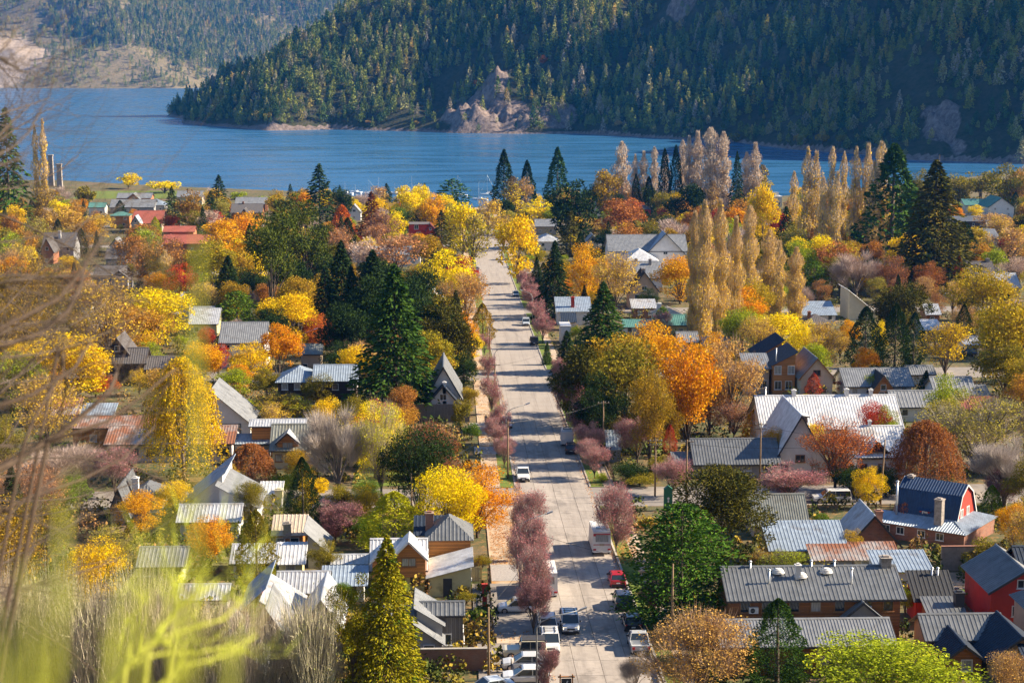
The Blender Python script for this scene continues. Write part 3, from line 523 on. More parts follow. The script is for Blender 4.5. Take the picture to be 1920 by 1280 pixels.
def car_meshes(kind):
    L, W, zb, zr, zh, c0, r0, r1, c1, zt = SPEC[kind]; hw = W / 2; D = {}; gc = .22 if kind not in ('suv', 'pickup', 'jeep', 'canopy') else .34
    def ring(y, zlo, ztop, w, round_=.10):
        return [(-w * .90, y, zlo), (-w, y, zlo + (ztop - zlo) * .25), (-w, y, zlo + (ztop - zlo) * .70), (-w + round_, y, ztop), (w - round_, y, ztop), (w, y, zlo + (ztop - zlo) * .70), (w, y, zlo + (ztop - zlo) * .25), (w * .90, y, zlo)]
    b = MB(); j = kind == 'jeep'; f = .0 if j else .12
    S = [ring(0, gc + .12, zh * .62 if not j else zh * .92, hw * (.86 if not j else .95)), ring(.16, gc, zh * .86 if not j else zh * .97, hw * .96), ring(L * c0 * .6, gc, zh * .97, hw), ring(L * c0, gc, zh, hw)]
    S += [ring(L * (c0 + .12), gc, zb, hw), ring(L * min(c1, .93), gc, zb, hw)]
    if kind in ('sedan',): S += [ring(L * .90, gc, zt, hw * .98), ring(L * .985, gc, zt, hw * .95), ring(L, gc + .15, zt * .8, hw * .9)]
    elif kind == 'pickup': S = S[:4] + [ring(L * .52, gc, zb, hw), ring(L * .64, gc, zb, hw)] + [ring(L * .64 + .01, gc, .68, hw * .99, .01), ring(L * .99, gc, .68, hw * .99, .01)]
    else: S += [ring(L * .985, gc, zt * .99, hw * .98), ring(L, gc + .1, zt * .85, hw * .93)]
    loft(b, S)
    if kind == 'pickup':
        for sx in (-1, 1): b.box(min(sx * hw, sx * (hw - .09)), L * .64 + .02, .70, max(sx * hw, sx * (hw - .09)), L * .985, zb)
        b.box(-hw + .1, L * .955, .70, hw - .1, L * .985, zb)
    D['body'] = b.mesh('body', MATS['paint'], smooth=False)
    def cab(y0, ya, yb, y1, z0, z1, w0, w1, ins=0):
        mb = MB(); loft(mb, [[(-w0, y0, z0), (w0, y0, z0), (w0, y1, z0), (-w0, y1, z0)], [(-w1, ya, z1), (w1, ya, z1), (w1, yb, z1), (-w1, yb, z1)]]); return mb
    bulk = kind in ('van', 'mpv'); w0 = hw * .97; w1 = hw * (.80 if not bulk and not j else .90)
    D['window'] = cab(L * c0 + .03, L * r0, L * r1, L * c1 - .02, zb - .05, zr - .06, w0, w1).mesh('window', MATS['glass'])
    q = MB(); q.hexa([(-w1 - .02, L * r0 - .05, zr - .075), (w1 + .02, L * r0 - .05, zr - .075), (w1 + .02, L * r1 + .04, zr - .075), (-w1 - .02, L * r1 + .04, zr - .075)], [(-w1 + .08, L * r0 + .1, zr), (w1 - .08, L * r0 + .1, zr), (w1 - .08, L * r1 - .06, zr), (-w1 + .08, L * r1 - .06, zr)])
    for sx in (-1, 1):
        q.bar((sx * (w0 + .005), L * c0 + .03, zb - .04), (sx * (w1 + .01), L * r0, zr - .06), .07, .07); q.bar((sx * (w0 + .005), L * c1 - .03, zb - .04), (sx * (w1 + .01), L * r1, zr - .06), .07, .2 if kind != 'sedan' else .12)
        ym = L * (r0 + .20 if kind != 'pickup' else r0 + .10); q.bar((sx * (w0 + .005), ym, zb - .04), (sx * (w1 + .012), ym, zr - .06), .03, .09)
        if kind in ('van',): q.hexa([(sx * w0 - .012 * sx, L * .42, zb - .04), (sx * (w0 + .012), L * .42, zb - .04), (sx * (w0 + .012), L * .98, zb - .04), (sx * w0 - .012 * sx, L * .98, zb - .04)], [(sx * w1 - .012 * sx, L * .42, zr - .07), (sx * (w1 + .012), L * .42, zr - .07), (sx * (w1 + .012), L * .965, zr - .07), (sx * w1 - .012 * sx, L * .965, zr - .07)])
    if kind == 'van': q.hexa([(-w0, L * c1 - .03, zb - .04), (w0, L * c1 - .03, zb - .04), (w0, L * c1 + .0, zb - .04), (-w0, L * c1 + .0, zb - .04)], [(-w1, L * r1 - .01, zr - .07), (w1, L * r1 - .01, zr - .07), (w1, L * r1 + .02, zr - .07), (-w1, L * r1 + .02, zr - .07)])
    D['roof'] = q.mesh('roof', MATS['paint']); R = .33 if kind not in ('suv', 'pickup', 'jeep', 'canopy', 'van') else .38
    t = MB(); t.tube([(-.11, 0, 0), (.11, 0, 0)], R, 16); D['wheel'] = t.mesh('wheel', MATS['rubber']); t = MB(); t.tube([(-.118, 0, 0), (.118, 0, 0)], R * .62, 10); D['rim'] = t.mesh('rim', MATS['alloy']); D['R'] = R
    D['head'] = MB().hexa([(-.2, -.02, -.09), (.2, -.02, -.09), (.2, .2, -.09), (-.2, .2, -.09)], [(-.19, .06, .09), (.19, .06, .09), (.19, .2, .09), (-.19, .2, .09)]).mesh('headlight', MATS['car_lamp']); D['headon'] = D['head'].copy(); D['headon'].materials[0] = MATS['lamp_on']
    D['tail'] = MB().box(-.12, -.05, -.14, .12, .03, .14).mesh('tail_light', MATS['tail_red'])
    D['bumper'] = MB().box(-hw * .88, -.05, gc + .02, hw * .88, .12, gc + .26).mesh('bumper', MATS['black_trim']); D['plate'] = MB().box(-.2, -.012, -.06, .2, .012, .06).mesh('number_plate', MATS['plate']); D['mirror'] = MB().box(-.1, -.06, -.07, .1, .06, .09).mesh('mirror', MATS['black_trim']); D['grille'] = MB().box(-hw * .45, -.03, 0, hw * .45, .05, .16).mesh('grille', MATS['black_trim'])
    return D
def car(kind, x, y, rz, col, label, lights=False, cat='car', group=None, name=None, dark_bumper=True, z=None):
    """rz: heading, 0 = nose towards the camera (-y)"""
    if kind not in CARS: CARS[kind] = car_meshes(kind)
    D = CARS[kind]; L, W, zb, zr, zh, c0, r0, r1, c1, zt = SPEC[kind]; hw = W / 2; r = empty(name or 'parked_car', (x, y, (ground_z(x, y) if z is None else z)), rz); tag(r, label, cat, group)
    r.rotation_euler = (math.atan(.0288) * -math.cos(rz), 0, rz)
    oy = -L / 2
    for nm in ('body', 'roof', 'window'): o = link(nm, D[nm], r, (0, oy, 0)); o.color = (*col, 1)
    for yy in (L * .18, L * .80):
        for sx in (-1, 1): w_ = link('wheel', D['wheel'], r, (sx * (hw - .10), oy + yy, D['R'])); link('rim', D['rim'], w_)
    for sx in (-1, 1):
        link('headlight', D['headon' if lights else 'head'], r, (sx * hw * .66, oy + .05, zh * .70 if kind != 'jeep' else .8)); link('tail_light', D['tail'], r, (sx * hw * .80, oy + L * .985 + .02, zt * .78)); link('mirror', D['mirror'], r, (sx * (hw + .09), oy + L * (c0 + .10), zb + .05))
    link('bumper', D['bumper'], r, (0, oy, 0)); b_ = link('bumper', D['bumper'], r, (0, oy + L - .08, 0)); link('number_plate', D['plate'], r, (0, oy - .055, .5)); link('number_plate', D['plate'], r, (0, oy + L + .05, .62 if kind != 'pickup' else .82)); link('grille', D['grille'], r, (0, oy + .02, zh * .55))
    return r

# ------------------------------------------------------------------ where things stand (metres)
BOATS = [(16.7, 983.87, 9.5, 10.42, 'white sailing boat moored off the street end, nearest to the beach'), (22.24, 1018.72, 9.5, 11.7, 'white sailing boat with the taller mast beside the dark conifer'), (-60.57, 1029.76, 9.5, 7.45, 'sailing boat mast behind the grey cottage'), (-55.1, 1037.83, 9.5, 5.32, 'sailing boat just past the grey cottage mast'), (-46.59, 1029.27, 9.5, 8.07, 'sailing boat mast by the dark red conifer'), (-40.99, 1029.07, 9.5, 9.93, 'sailing boat behind the small dark spruce'), (-31.67, 1028.75, 9.5, 6.21, 'short-masted sailing boat between the yellow trees'), (-21.55, 1020.26, 9.5, 11.08, 'sailing boat behind the bright yellow tree'), (5.23, 1011.32, 9.5, 12.22, 'sailing boat beside the dome-shaped cedar')]
PEOPLE = [(5.75, 287.29, 1.75, 0.4, 'person in dark clothes walking on the pavement past the plum trees', (0.02, 0.02, 0.03), (0.03, 0.035, 0.05), (0.03, 0.02, 0.015), 0, 0.13), (5.52, 156.94, 1.68, 1.2, 'person in a patterned pale coat beside the white saloons', (0.45, 0.42, 0.4), (0.03, 0.04, 0.08), (0.22, 0.1, 0.05), 1, 0.13)]
LAKE_BUSH = [(30.75, 1977.89, 8.37, 9.57, 'O', 'orange shrub at the foot of the rock face'), (104.16, 1963.29, 13.04, 10.67, 'O', 'wider orange shrub on the shore past the rock face'), (-203.73, 1987.6, 10.81, 8.4, 'TY', 'tawny shrub on the pale rocks of the headland tip'), (-181.34, 1999.01, 6.05, 7.26, 'YG', 'golden shrub beside the pale headland rocks'), (303.15, 1529.04, 11.99, 10.15, 'UG', 'olive shrub on the shaded shore behind the poplars'), (318.33, 1502.83, 13.59, 10.87, 'UG', 'broad olive shrub on the shaded shore'), (330.41, 1483.44, 10.74, 10.74, 'U', 'green shrub closing the shaded shore row'), (268.16, 1659.2, 15.0, 9.0, 'U', 'dim shrub in the shaded bay'), (-36.7, 1936.34, 8.19, 5.85, 'UG', 'low shrub on the headland waterline'), (-90.27, 1966.58, 7.14, 5.35, 'T', 'tan shrub on the headland waterline'), (173.66, 1822.7, 11.01, 6.6, 'T', 'tan shrub at the dark foot of the headland')]
PAL = {'Y':((.82,.7,.008),(.8,.6,.008),(.2,.14,.08),'bright yellow'),'YG':((.8,.62,.01),(.76,.5,.01),(.2,.14,.08),'golden yellow'),'G':((.8,.5,.01),(.7,.35,.01),(.2,.13,.08),'golden'),'GO':((.78,.42,.01),(.66,.27,.01),(.2,.13,.08),'orange-gold'),'O':((.64,.23,.04),(.52,.15,.03),(.24,.12,.08),'orange'),'OB':((.45,.15,.04),(.33,.1,.03),(.25,.14,.1),'burnt orange'),'RO':((.5,.11,.02),(.44,.05,.03),(.2,.1,.08),'orange-red'),'R':((.48,.05,.03),(.45,.12,.05),(.2,.1,.08),'red'),'B':((.3,.12,.045),(.38,.15,.04),(.22,.13,.1),'rust-brown'),'BO':((.36,.16,.05),(.44,.2,.04),(.24,.15,.1),'russet'),'BP':((.3,.15,.11),(.34,.16,.08),(.25,.17,.14),'dusky brown'),'BG':((.33,.16,.04),(.48,.24,.03),(.22,.14,.1),'brown-gold'),'BR':((.12,.035,.018),(.17,.06,.02),(.1,.06,.04),'dark red-brown'),'BU':((.2,.12,.03),(.3,.17,.03),(.2,.14,.1),'brownish'),'L':((.46,.48,.02),(.28,.34,.02),(.2,.16,.1),'lime green'),'LY':((.58,.55,.02),(.42,.42,.015),(.2,.15,.08),'yellow-green'),'LU':((.3,.3,.03),(.36,.3,.05),(.3,.26,.2),'pale lime'),'U':((.14,.15,.02),(.26,.21,.02),(.16,.12,.08),'olive green'),'UG':((.2,.17,.02),(.42,.26,.02),(.18,.13,.08),'olive-gold'),'UY':((.3,.26,.02),(.48,.34,.02),(.18,.13,.08),'olive-yellow'),'YU':((.52,.36,.02),(.3,.26,.02),(.2,.14,.08),'yellow-olive'),'P':((.54,.27,.25),(.42,.15,.16),(.42,.32,.29),'pinkish purple'),'PD':((.26,.1,.11),(.38,.17,.18),(.24,.16,.15),'dark purple'),'K':((.5,.42,.3),(.45,.38,.28),(.52,.45,.4),'bare grey'),'KP':((.52,.34,.27),(.52,.38,.28),(.52,.4,.34),'bare pinkish'),'KL':((.66,.6,.02),(.56,.53,.03),(.44,.37,.3),'half-bare lime-topped'),'KT':((.5,.46,.2),(.55,.47,.26),(.6,.51,.39),'leafless tan'),'KG':((.42,.46,.08),(.46,.5,.12),(.58,.53,.36),'leafless greenish'),'T':((.62,.42,.1),(.56,.33,.09),(.36,.24,.16),'tan-gold'),'TY':((.68,.5,.07),(.66,.44,.04),(.38,.26,.16),'pale gold'),'TO':((.5,.25,.11),(.46,.22,.08),(.38,.24,.17),'pale orange'),'TG':((.46,.28,.06),(.5,.26,.03),(.3,.2,.12),'tawny'),'TP':((.84,.6,.015),(.78,.52,.03),(.62,.45,.24),'tan'),'TPo':((.78,.55,.03),(.68,.46,.08),(.62,.48,.3),'tan'),'KPo':((.56,.4,.22),(.52,.37,.24),(.6,.49,.38),'grey-pink'),'YT':((.62,.38,.03),(.5,.31,.06),(.36,.25,.14),'yellow-tan'),'GT':((.58,.3,.03),(.52,.27,.07),(.36,.24,.14),'golden tan'),'D':((.02,.042,.014),(.035,.06,.016),(.08,.06,.04),'dark green'),'DE':((.03,.075,.016),(.055,.105,.018),(.08,.06,.04),'deep green'),'DU':((.042,.055,.014),(.1,.09,.015),(.08,.06,.04),'dark olive'),'E':((.07,.15,.015),(.13,.2,.02),(.1,.08,.05),'fresh green'),'CE':((.035,.09,.014),(.075,.15,.018),(.1,.08,.05),'rich green'),'EU':((.055,.085,.015),(.1,.12,.02),(.12,.09,.06),'olive-green'),'EG':((.07,.14,.014),(.3,.26,.012),(.14,.1,.07),'green and gold')}
KIND_WORD = {'round':'leafy tree','sparse':'thin-leaved tree','bare':'bare-twigged tree','plum':'ornamental plum tree','poplar':'columnar poplar','spruce':'spruce','sequoia':'conical giant conifer','cypress':'cypress-shaped tree','cedar':'spreading cedar','pine':'pine','arauc':'domed araucaria','weep':'weeping tree','bush':'shrub','brush':'thicket sapling'}
KIND_NAME = {'round':'broadleaf_tree','sparse':'thin_leaved_tree','bare':'bare_tree','plum':'plum_tree','poplar':'poplar_tree','spruce':'spruce_tree','sequoia':'conifer_tree','cypress':'columnar_tree','cedar':'cedar_tree','pine':'pine_tree','arauc':'araucaria_tree','weep':'weeping_tree','bush':'shrub','brush':'sapling'}
SHORTS = ['brown timber lodge','mustard house with pale blue roof','grey-green roofed cottage','white workshop','brick gable shed','small rusty lean-to','big white hotel','black ribbed-roof hall','orange timber villa','cream gabled house','grey porch house','grey tiled annex','wavy grey-roofed bungalow','blue-grey church-like hall','grey stacked-roof house','brick-sided bungalow','red-chimney house','white street kiosk','slanted white house','pale blue flat-roofed store','dark hip-roofed house','pale roofed lodge','grey slate villa','green-roofed sports hall','black lakeside pavilion','dark-roofed cabin by the pavilion','white far cabin','red roof cottage','white lakeside ferry office','red-walled lake house','white-gabled lake house','boat shed','grey house at street end','blue-roofed house by spruce','orange cedar house','yellow dormer cottage','grey stepped house','white blue-roofed street house','dark brown guesthouse','white house with long grey roof','pale house by the lawn','white barn','timber dormer cottage','long rusty-roofed motel','flat-roofed clinic','dark shingled cabin','blue-white folded-roof house','chimney outhouse','dark gabled cottage','beige-roofed chalet','patched white-roof bungalow','folded white-roof timber house','small skylight house','white-roofed garden hall','orange lakefront building','timber house with green roof','green-gabled white house','salmon tiled house','brown tiled villa','grey cluster house','slate roof inn','white small chapel','grey lakeside motel','slate cabins row','dark red box house','grey peaked lake cottage','white-chimney street house','long grey-roof school','grey house behind dark conifers','red-tiled cottage at the cedar','grey gabled bungalow','small far white house','white house at the yellow maple','white house in thicket','tan house by gold poplars','pink house behind poplars','green-roofed terrace','blue-roofed shed at the pole','board-fenced white house']
CAR_SHORTS = ['white delivery van','red hatchback','dark blue estate','black hatchback','silver pickup','white people carrier','white car behind the people carrier','white pavement hatchback','beige off-roader','silver-white saloon','bright white saloon','pale blue saloon','white open-door pickup','white high-roofed van','dark hatchback','white car behind the plum','pale blue van','dark off-roader','farthest white car','grey shaded car','white canopy pickup','pale corner car','dark blue shaded car','red lakefront car']
HOUSES = [
('lodge','long two-storey brown timber lodge with dark ribbed roof and two air conditioners','house',35.52,164.07,[{'t':'x','x':-8.4,'y':0.0,'w':16.56,'d':8.7,'h':5.01,'p':.42,'roof':'steel_dark','wall':'wood_brown','win':(7,2),'o':.5,'fl':2,'frame':'trim_wood','chim':[(.97,.5,.9,1.0,'stone'),(.42,.3,.7,.5,'wall_white'),(.24,.22,.3,.1,'flue'),(.73,.2,.4,.1,'flue'),(.15,.48,.5,.1,'flue'),(.52,.49,.5,.1,'flue'),(.66,.49,.5,.1,'flue')]},{'t':'x','x':-10.39,'y':-8.78,'w':15.59,'d':6.3,'h':3.33,'p':.42,'roof':'steel_grey','wall':'wood_brown','win':(6,1),'o':.45,'sp':.3,'frame':'trim_wood','door':.3},{'t':'y','x':-4.68,'y':-0.44,'w':2.07,'d':6.5,'h':3.09,'p':1.56,'roof':'roof_black','wall':'wall_grey','win':(0,0),'gw':0},{'t':'y','x':1.8,'y':-0.67,'w':4.96,'d':6.0,'h':2.64,'p':.83,'roof':'steel_dark','wall':'wall_grey','win':(0,0),'gw':0}]),
('house','low mustard house with a wide pale blue metal roof','house',40.74,193.33,[{'t':'shed','x':-4.22,'y':0.0,'w':8.32,'d':4.86,'h':2.38,'p':.35,'roof':'steel_blue','wall':'wall_mustard','win':(5,1),'o':.5,'frame':'trim_white','wh':.8}]),
('house','cottage with plain grey-green roof beside the dark domed araucaria','house',40.15,207.54,[{'t':'x','x':-3.2,'y':0.0,'w':6.31,'d':7.21,'h':2.0,'p':.75,'roof':'steel_olive','wall':'wall_beige','win':(2,1),'sp':.3}]),
('house','white lean workshop with pale blue roof and a row of side windows','house',48.9,181.83,[{'t':'shed','x':-2.99,'y':0.0,'w':5.78,'d':4.33,'h':2.73,'p':.22,'roof':'steel_blue','wall':'wall_white','win':(0,4),'o':.3,'frame':'trim_wood','wh':1.3}]),
('house','brick-gabled shed with steep pale metal roof behind the white workshop','house',49.29,197.84,[{'t':'y','x':-2.91,'y':0.0,'w':5.7,'d':7.0,'h':1.92,'p':1.13,'roof':'steel_pale','wall':'brick_far','win':(1,0),'gw':0,'chim':[(.62,.1,.4,.8,'brick')]},{'t':'shed','x':-3.7,'y':-6.93,'w':4.87,'d':3.2,'h':1.9,'p':.3,'roof':'steel_rust','wall':'wall_cream','win':(2,0),'o':.3}]),
('lean_to','small lean-to with rusted corrugated roof behind the brown lodge','house',42.71,189.95,[{'t':'shed','x':-2.24,'y':0.0,'w':4.43,'d':3.0,'h':1.9,'p':.3,'roof':'steel_rust','wall':'wall_grey','win':(1,0),'o':.2}]),
('hotel','large white hotel with long pale corrugated roofs and steep triangular dormers','hotel',58.09,260.86,[{'t':'x','x':-10.65,'y':0.0,'w':21.1,'d':11.57,'h':4.15,'p':.65,'roof':'steel_white','wall':'wall_white','win':(4,1),'o':.5,'fl':1,'frame':'trim_wood','chim':[(.27,.5,.9,.6,'wall_white'),(.66,.5,1.0,.6,'wall_white'),(.84,.5,.9,.5,'wall_white'),(.06,.5,1.2,.12,'flue')],'dorm':[(.22,4.2,1.6,.15,'steel_white')],'dwall':'wood_dark'},{'t':'y','x':-12.09,'y':-15.6,'w':8.05,'d':14.0,'h':2.17,'p':1.75,'roof':'steel_white','wall':'wall_white','win':(2,1),'o':.6,'frame':'trim_wood'},{'t':'x','x':.01,'y':-16.05,'w':7.1,'d':9.26,'h':3.43,'p':.7,'roof':'steel_white','wall':'wall_white','win':(3,2),'o':.5,'frame':'trim_wood','chim':[(.4,.5,.8,.4,'wall_white')],'dorm':[(.42,3.0,.4,1.0,'steel_white')],'dwall':'wood_dark'}]),
('hall','low hall with a black ribbed roof and one pale skylight sheet','hall',40.77,243.76,[{'t':'x','x':-5.85,'y':0.0,'w':11.61,'d':8.35,'h':2.26,'p':.6,'roof':'steel_dark','wall':'wall_grey','win':(4,1),'o':.5},{'t':'shed','x':-8.9,'y':.28,'w':3.07,'d':3.25,'h':1.9,'p':.3,'roof':'steel_dark','wall':'wall_grey','win':(1,0),'o':.3}]),
('villa','orange timber villa with dark single-slope roof and two bright curtained windows','house',61.38,316.66,[{'t':'shedr','x':-2.15,'y':0.0,'w':4.03,'d':10.0,'h':5.68,'p':.52,'roof':'roof_navy','wall':'wood_orange','win':(2,0),'fl':2,'frame':'trim_white','wh':1.6,'ww':1.3,'chim':[(.15,.1,.6,.16,'flue')]},{'t':'shedr','x':-2.68,'y':14.0,'w':4.65,'d':9.0,'h':4.8,'p':.62,'roof':'roof_navy','wall':'wood_orange','win':(0,1)},{'t':'shed','x':-6.93,'y':1.39,'w':4.25,'d':5.53,'h':4.77,'p':.3,'roof':'steel_grey','wall':'wall_beige','win':(2,0),'wh':1.5,'ww':1.8}]),
('house','cream gabled house with wide dark roof and timber bargeboards','house',66.69,313.42,[{'t':'y','x':-3.03,'y':0.0,'w':5.85,'d':12.0,'h':3.85,'p':1.15,'roof':'steel_dark','wall':'wall_cream','win':(2,1),'frame':'trim_wood','trim':'trim_wood'}]),
('house','low grey-roofed house with a timber porch gable behind the red maple bush','house',77.61,311.12,[{'t':'x','x':-6.01,'y':0.0,'w':11.86,'d':9.27,'h':2.56,'p':.5,'roof':'steel_grey','wall':'wall_white','win':(4,1)},{'t':'y','x':-1.96,'y':-2.34,'w':4.13,'d':6.0,'h':1.9,'p':1.37,'roof':'roof_black','wall':'wood_orange','win':(1,0),'trim':'trim_wood'}]),
('annex','annex with a scalloped grey tile roof behind the white hotel','house',78.29,287.91,[{'t':'x','x':-3.86,'y':0.0,'w':7.51,'d':6.46,'h':2.74,'p':.6,'roof':'steel_grey','wall':'wall_white','win':(2,1),'sp':.6}]),
('bungalow','bungalow under a wavy grey tile roof near the tall lime trees','house',88.69,300.89,[{'t':'x','x':-3.44,'y':0.0,'w':6.67,'d':7.78,'h':2.57,'p':.6,'roof':'steel_grey','wall':'wall_white','win':(2,1),'sp':.7},{'t':'shed','x':3.72,'y':-0.17,'w':2.0,'d':3.0,'h':2.19,'p':.4,'roof':'steel_grey','wall':'wall_white','win':(1,0),'sp':.7}]),
('hall','wide white hall with blue-grey roofs and a steep front gable','hall',65.04,574.38,[{'t':'x','x':-12.82,'y':0.0,'w':25.5,'d':15.1,'h':6.16,'p':.6,'roof':'steel_grey','wall':'wall_white','win':(3,1)},{'t':'y','x':-1.16,'y':-0.37,'w':13.57,'d':9.0,'h':4.76,'p':1.04,'roof':'steel_blue','wall':'wall_white','win':(1,0),'o':.7},{'t':'hip','x':-9.68,'y':-13.23,'w':12.01,'d':15.63,'h':3.81,'p':.6,'roof':'steel_white','wall':'wall_white','win':(2,0)}]),
('house','grey house with stacked roofs and stone chimney beside the gold maple','house',56.05,501.12,[{'t':'x','x':-4.99,'y':0.0,'w':9.87,'d':15.06,'h':4.32,'p':.5,'roof':'steel_grey','wall':'wall_white','win':(2,1),'chim':[(.3,.5,.8,.8,'stone'),(.7,.4,.8,.8,'stone')]},{'t':'y','x':-8.95,'y':-43.74,'w':7.54,'d':9.0,'h':6.21,'p':1.31,'roof':'roof_black','wall':'wall_beige','win':(2,0),'chim':[(.5,.3,.6,.9,'stone')]}]),
('bungalow','brick-sided bungalow with a pale flat-pitched roof by the dark spruce','house',48.59,436.08,[{'t':'shed','x':-2.81,'y':0.0,'w':5.55,'d':4.64,'h':2.83,'p':.3,'roof':'steel_pale','wall':'brick_far','win':(2,0)},{'t':'hip','x':.19,'y':-21.72,'w':6.77,'d':8.03,'h':3.95,'p':.5,'roof':'roof_tan','wall':'wall_cream','win':(2,1),'chim':[(.2,.5,.8,1,'wall_white')]}]),
('house','street house with pale blue roof and a red chimney','house',29.99,423.51,[{'t':'shed','x':-3.99,'y':0.0,'w':7.95,'d':6.75,'h':3.54,'p':.35,'roof':'steel_blue','wall':'wall_white','win':(3,0),'chim':[(.48,.3,.8,.8,'wall_red')]},{'t':'shed','x':-3.33,'y':-10.17,'w':2.91,'d':3.53,'h':2.44,'p':.4,'roof':'roof_navy','wall':'wall_white','win':(1,0)}]),
('kiosk','small white boarded house at the kerb behind the plum trees','kiosk',25.78,389.16,[{'t':'flat','x':-1.14,'y':0.0,'w':2.23,'d':6.0,'h':3.99,'p':.5,'roof':'steel_white','wall':'wall_white','win':(1,1),'o':.2}]),
('house','white modern house with one slanted roof line and a narrow slit window','house',102.7,431.59,[{'t':'shedl','x':-3.42,'y':0.0,'w':6.75,'d':10.0,'h':1.9,'p':.8,'roof':'steel_pale','wall':'wall_cream','win':(1,0),'wh':1.4,'ww':.6}]),
('store','store with a broad pale blue roof between the poplars and the slanted white house','shop',91.03,426.48,[{'t':'shed','x':-3.91,'y':0.0,'w':7.7,'d':7.26,'h':1.97,'p':.3,'roof':'steel_blue','wall':'wall_white','win':(3,0)}]),
('house','small dark hip-roofed house by the pale blue store','house',86.75,408.55,[{'t':'hip','x':-3.22,'y':0.0,'w':6.33,'d':6.59,'h':2.04,'p':.55,'roof':'roof_shingle','wall':'wall_pink_white','win':(2,0),'chim':[(.25,.4,.7,.7,'wall_terracotta')]}]),
('lodge','lodge with overlapping pale roofs below the dark conifer columns','house',117.38,419.71,[{'t':'x','x':-1.62,'y':0.0,'w':3.03,'d':6.37,'h':2.89,'p':.6,'roof':'steel_pale','wall':'wood_brown','win':(1,1)},{'t':'shed','x':-9.14,'y':-22.01,'w':5.06,'d':5.6,'h':2.37,'p':.25,'roof':'steel_white','wall':'wall_grey','win':(1,0)}]),
('villa','grey slate-roofed villa with stone chimneys by the gold cone tree','house',152.5,496.81,[{'t':'x','x':-4.37,'y':0.0,'w':8.38,'d':11.33,'h':4.31,'p':.7,'roof':'roof_shingle','wall':'wall_beige','win':(2,1),'chim':[(.1,.5,.8,.9,'stone'),(.9,.5,.8,.9,'stone')]},{'t':'x','x':-3.13,'y':-20.16,'w':7.58,'d':10.66,'h':4.13,'p':.6,'roof':'steel_pale','wall':'wall_grey','win':(2,1)}]),
('hall','white sports hall with a teal green roof near the lake','hall',263.01,830.43,[{'t':'y','x':-6.38,'y':0.0,'w':12.31,'d':18.0,'h':5.09,'p':.7,'roof':'steel_green','wall':'wall_white','win':(2,0),'o':.4,'gw':0},{'t':'x','x':-13.32,'y':14.76,'w':12.17,'d':11.87,'h':4.92,'p':.4,'roof':'steel_green','wall':'wall_white','win':(3,0)}]),
('pavilion','long black flat pavilion in front of the sports hall','pavilion',226.64,763.9,[{'t':'x','x':-8.79,'y':0.0,'w':17.32,'d':10.85,'h':3.27,'p':.3,'roof':'steel_dark','wall':'wood_dark','win':(5,0),'o':.8}]),
('cabin','dark-roofed cabin between the pavilion and the gold tree','house',206.77,664.98,[{'t':'shed','x':-3.51,'y':0.0,'w':6.74,'d':6.59,'h':3.27,'p':.4,'roof':'steel_grey','wall':'wall_beige','win':(2,0)}]),
('cabin','white cabin with dark roof peeping out beside the tall lime trees','house',110.88,365.67,[{'t':'x','x':-1.61,'y':0.0,'w':2.99,'d':6.16,'h':2.64,'p':.4,'roof':'steel_pale','wall':'wall_white','win':(2,0)}]),
('cottage','cottage with weathered red tile roof behind the lime trees','house',87.66,282.46,[{'t':'x','x':-3.24,'y':0.0,'w':6.22,'d':5.42,'h':3.15,'p':.5,'roof':'roof_red','wall':'wall_beige','win':(2,0)}]),
('office','white stepped office by the water between the poplars','office',168.33,907.6,[{'t':'flat','x':-3.99,'y':0.0,'w':7.72,'d':9.0,'h':5.25,'p':.5,'roof':'steel_white','wall':'wall_white','win':(3,0),'fl':1,'wh':1.4},{'t':'flat','x':-0.98,'y':3.0,'w':3.56,'d':6.0,'h':6.96,'p':.5,'roof':'steel_grey','wall':'wall_white','win':(2,0),'fl':1,'z':.01}]),
('house','dark red house half hidden by rust-coloured trees','house',92.02,838.03,[{'t':'hip','x':-3.95,'y':0.0,'w':7.8,'d':9.65,'h':4.07,'p':.5,'roof':'roof_shingle','wall':'wall_red','win':(2,0),'chim':[(.6,.5,.8,.8,'wall_red')]}]),
('house','white-gabled house beside the dark araucaria','house',68.69,824.87,[{'t':'y','x':-2.09,'y':0.0,'w':4.13,'d':9.0,'h':3.51,'p':1.7,'roof':'roof_navy','wall':'wall_white','win':(1,0)}]),
('boat_shed','long low dark boat shed at the end of the street','shed',41.34,854.39,[{'t':'x','x':-4.36,'y':0.0,'w':8.71,'d':10.82,'h':3.1,'p':.35,'roof':'roof_black','wall':'wall_grey','win':(2,0)}]),
('house','grey flat-pitched house behind the gold street trees','house',40.17,734.9,[{'t':'x','x':-4.26,'y':0.0,'w':8.5,'d':11.87,'h':3.57,'p':.4,'roof':'steel_grey','wall':'wall_beige','win':(2,0)},{'t':'hip','x':-8.02,'y':-82.32,'w':8.25,'d':13.36,'h':5.76,'p':.5,'roof':'steel_pale','wall':'wall_white','win':(2,0)}]),
('house','small house with blue roof at the foot of the street spruce','house',52.99,652.04,[{'t':'y','x':-2.17,'y':0.0,'w':4.28,'d':8.0,'h':3.57,'p':1.12,'roof':'steel_blue','wall':'wall_cream','win':(1,0)}]),
('house','tall orange cedar house with dark hipped roof and brick chimney','house',-0.35,191.23,[{'t':'hip','x':-2.37,'y':0.0,'w':4.79,'d':6.08,'h':4.56,'p':.75,'roof':'steel_dark','wall':'wood_orange','win':(0,1),'o':.35,'fl':1},{'t':'shed','x':-3.58,'y':2.88,'w':2.73,'d':3.0,'h':4.28,'p':.35,'roof':'roof_navy','wall':'wall_white','win':(1,0),'fl':1,'chim':[(.5,.3,1.2,.9,'brick')]}]),
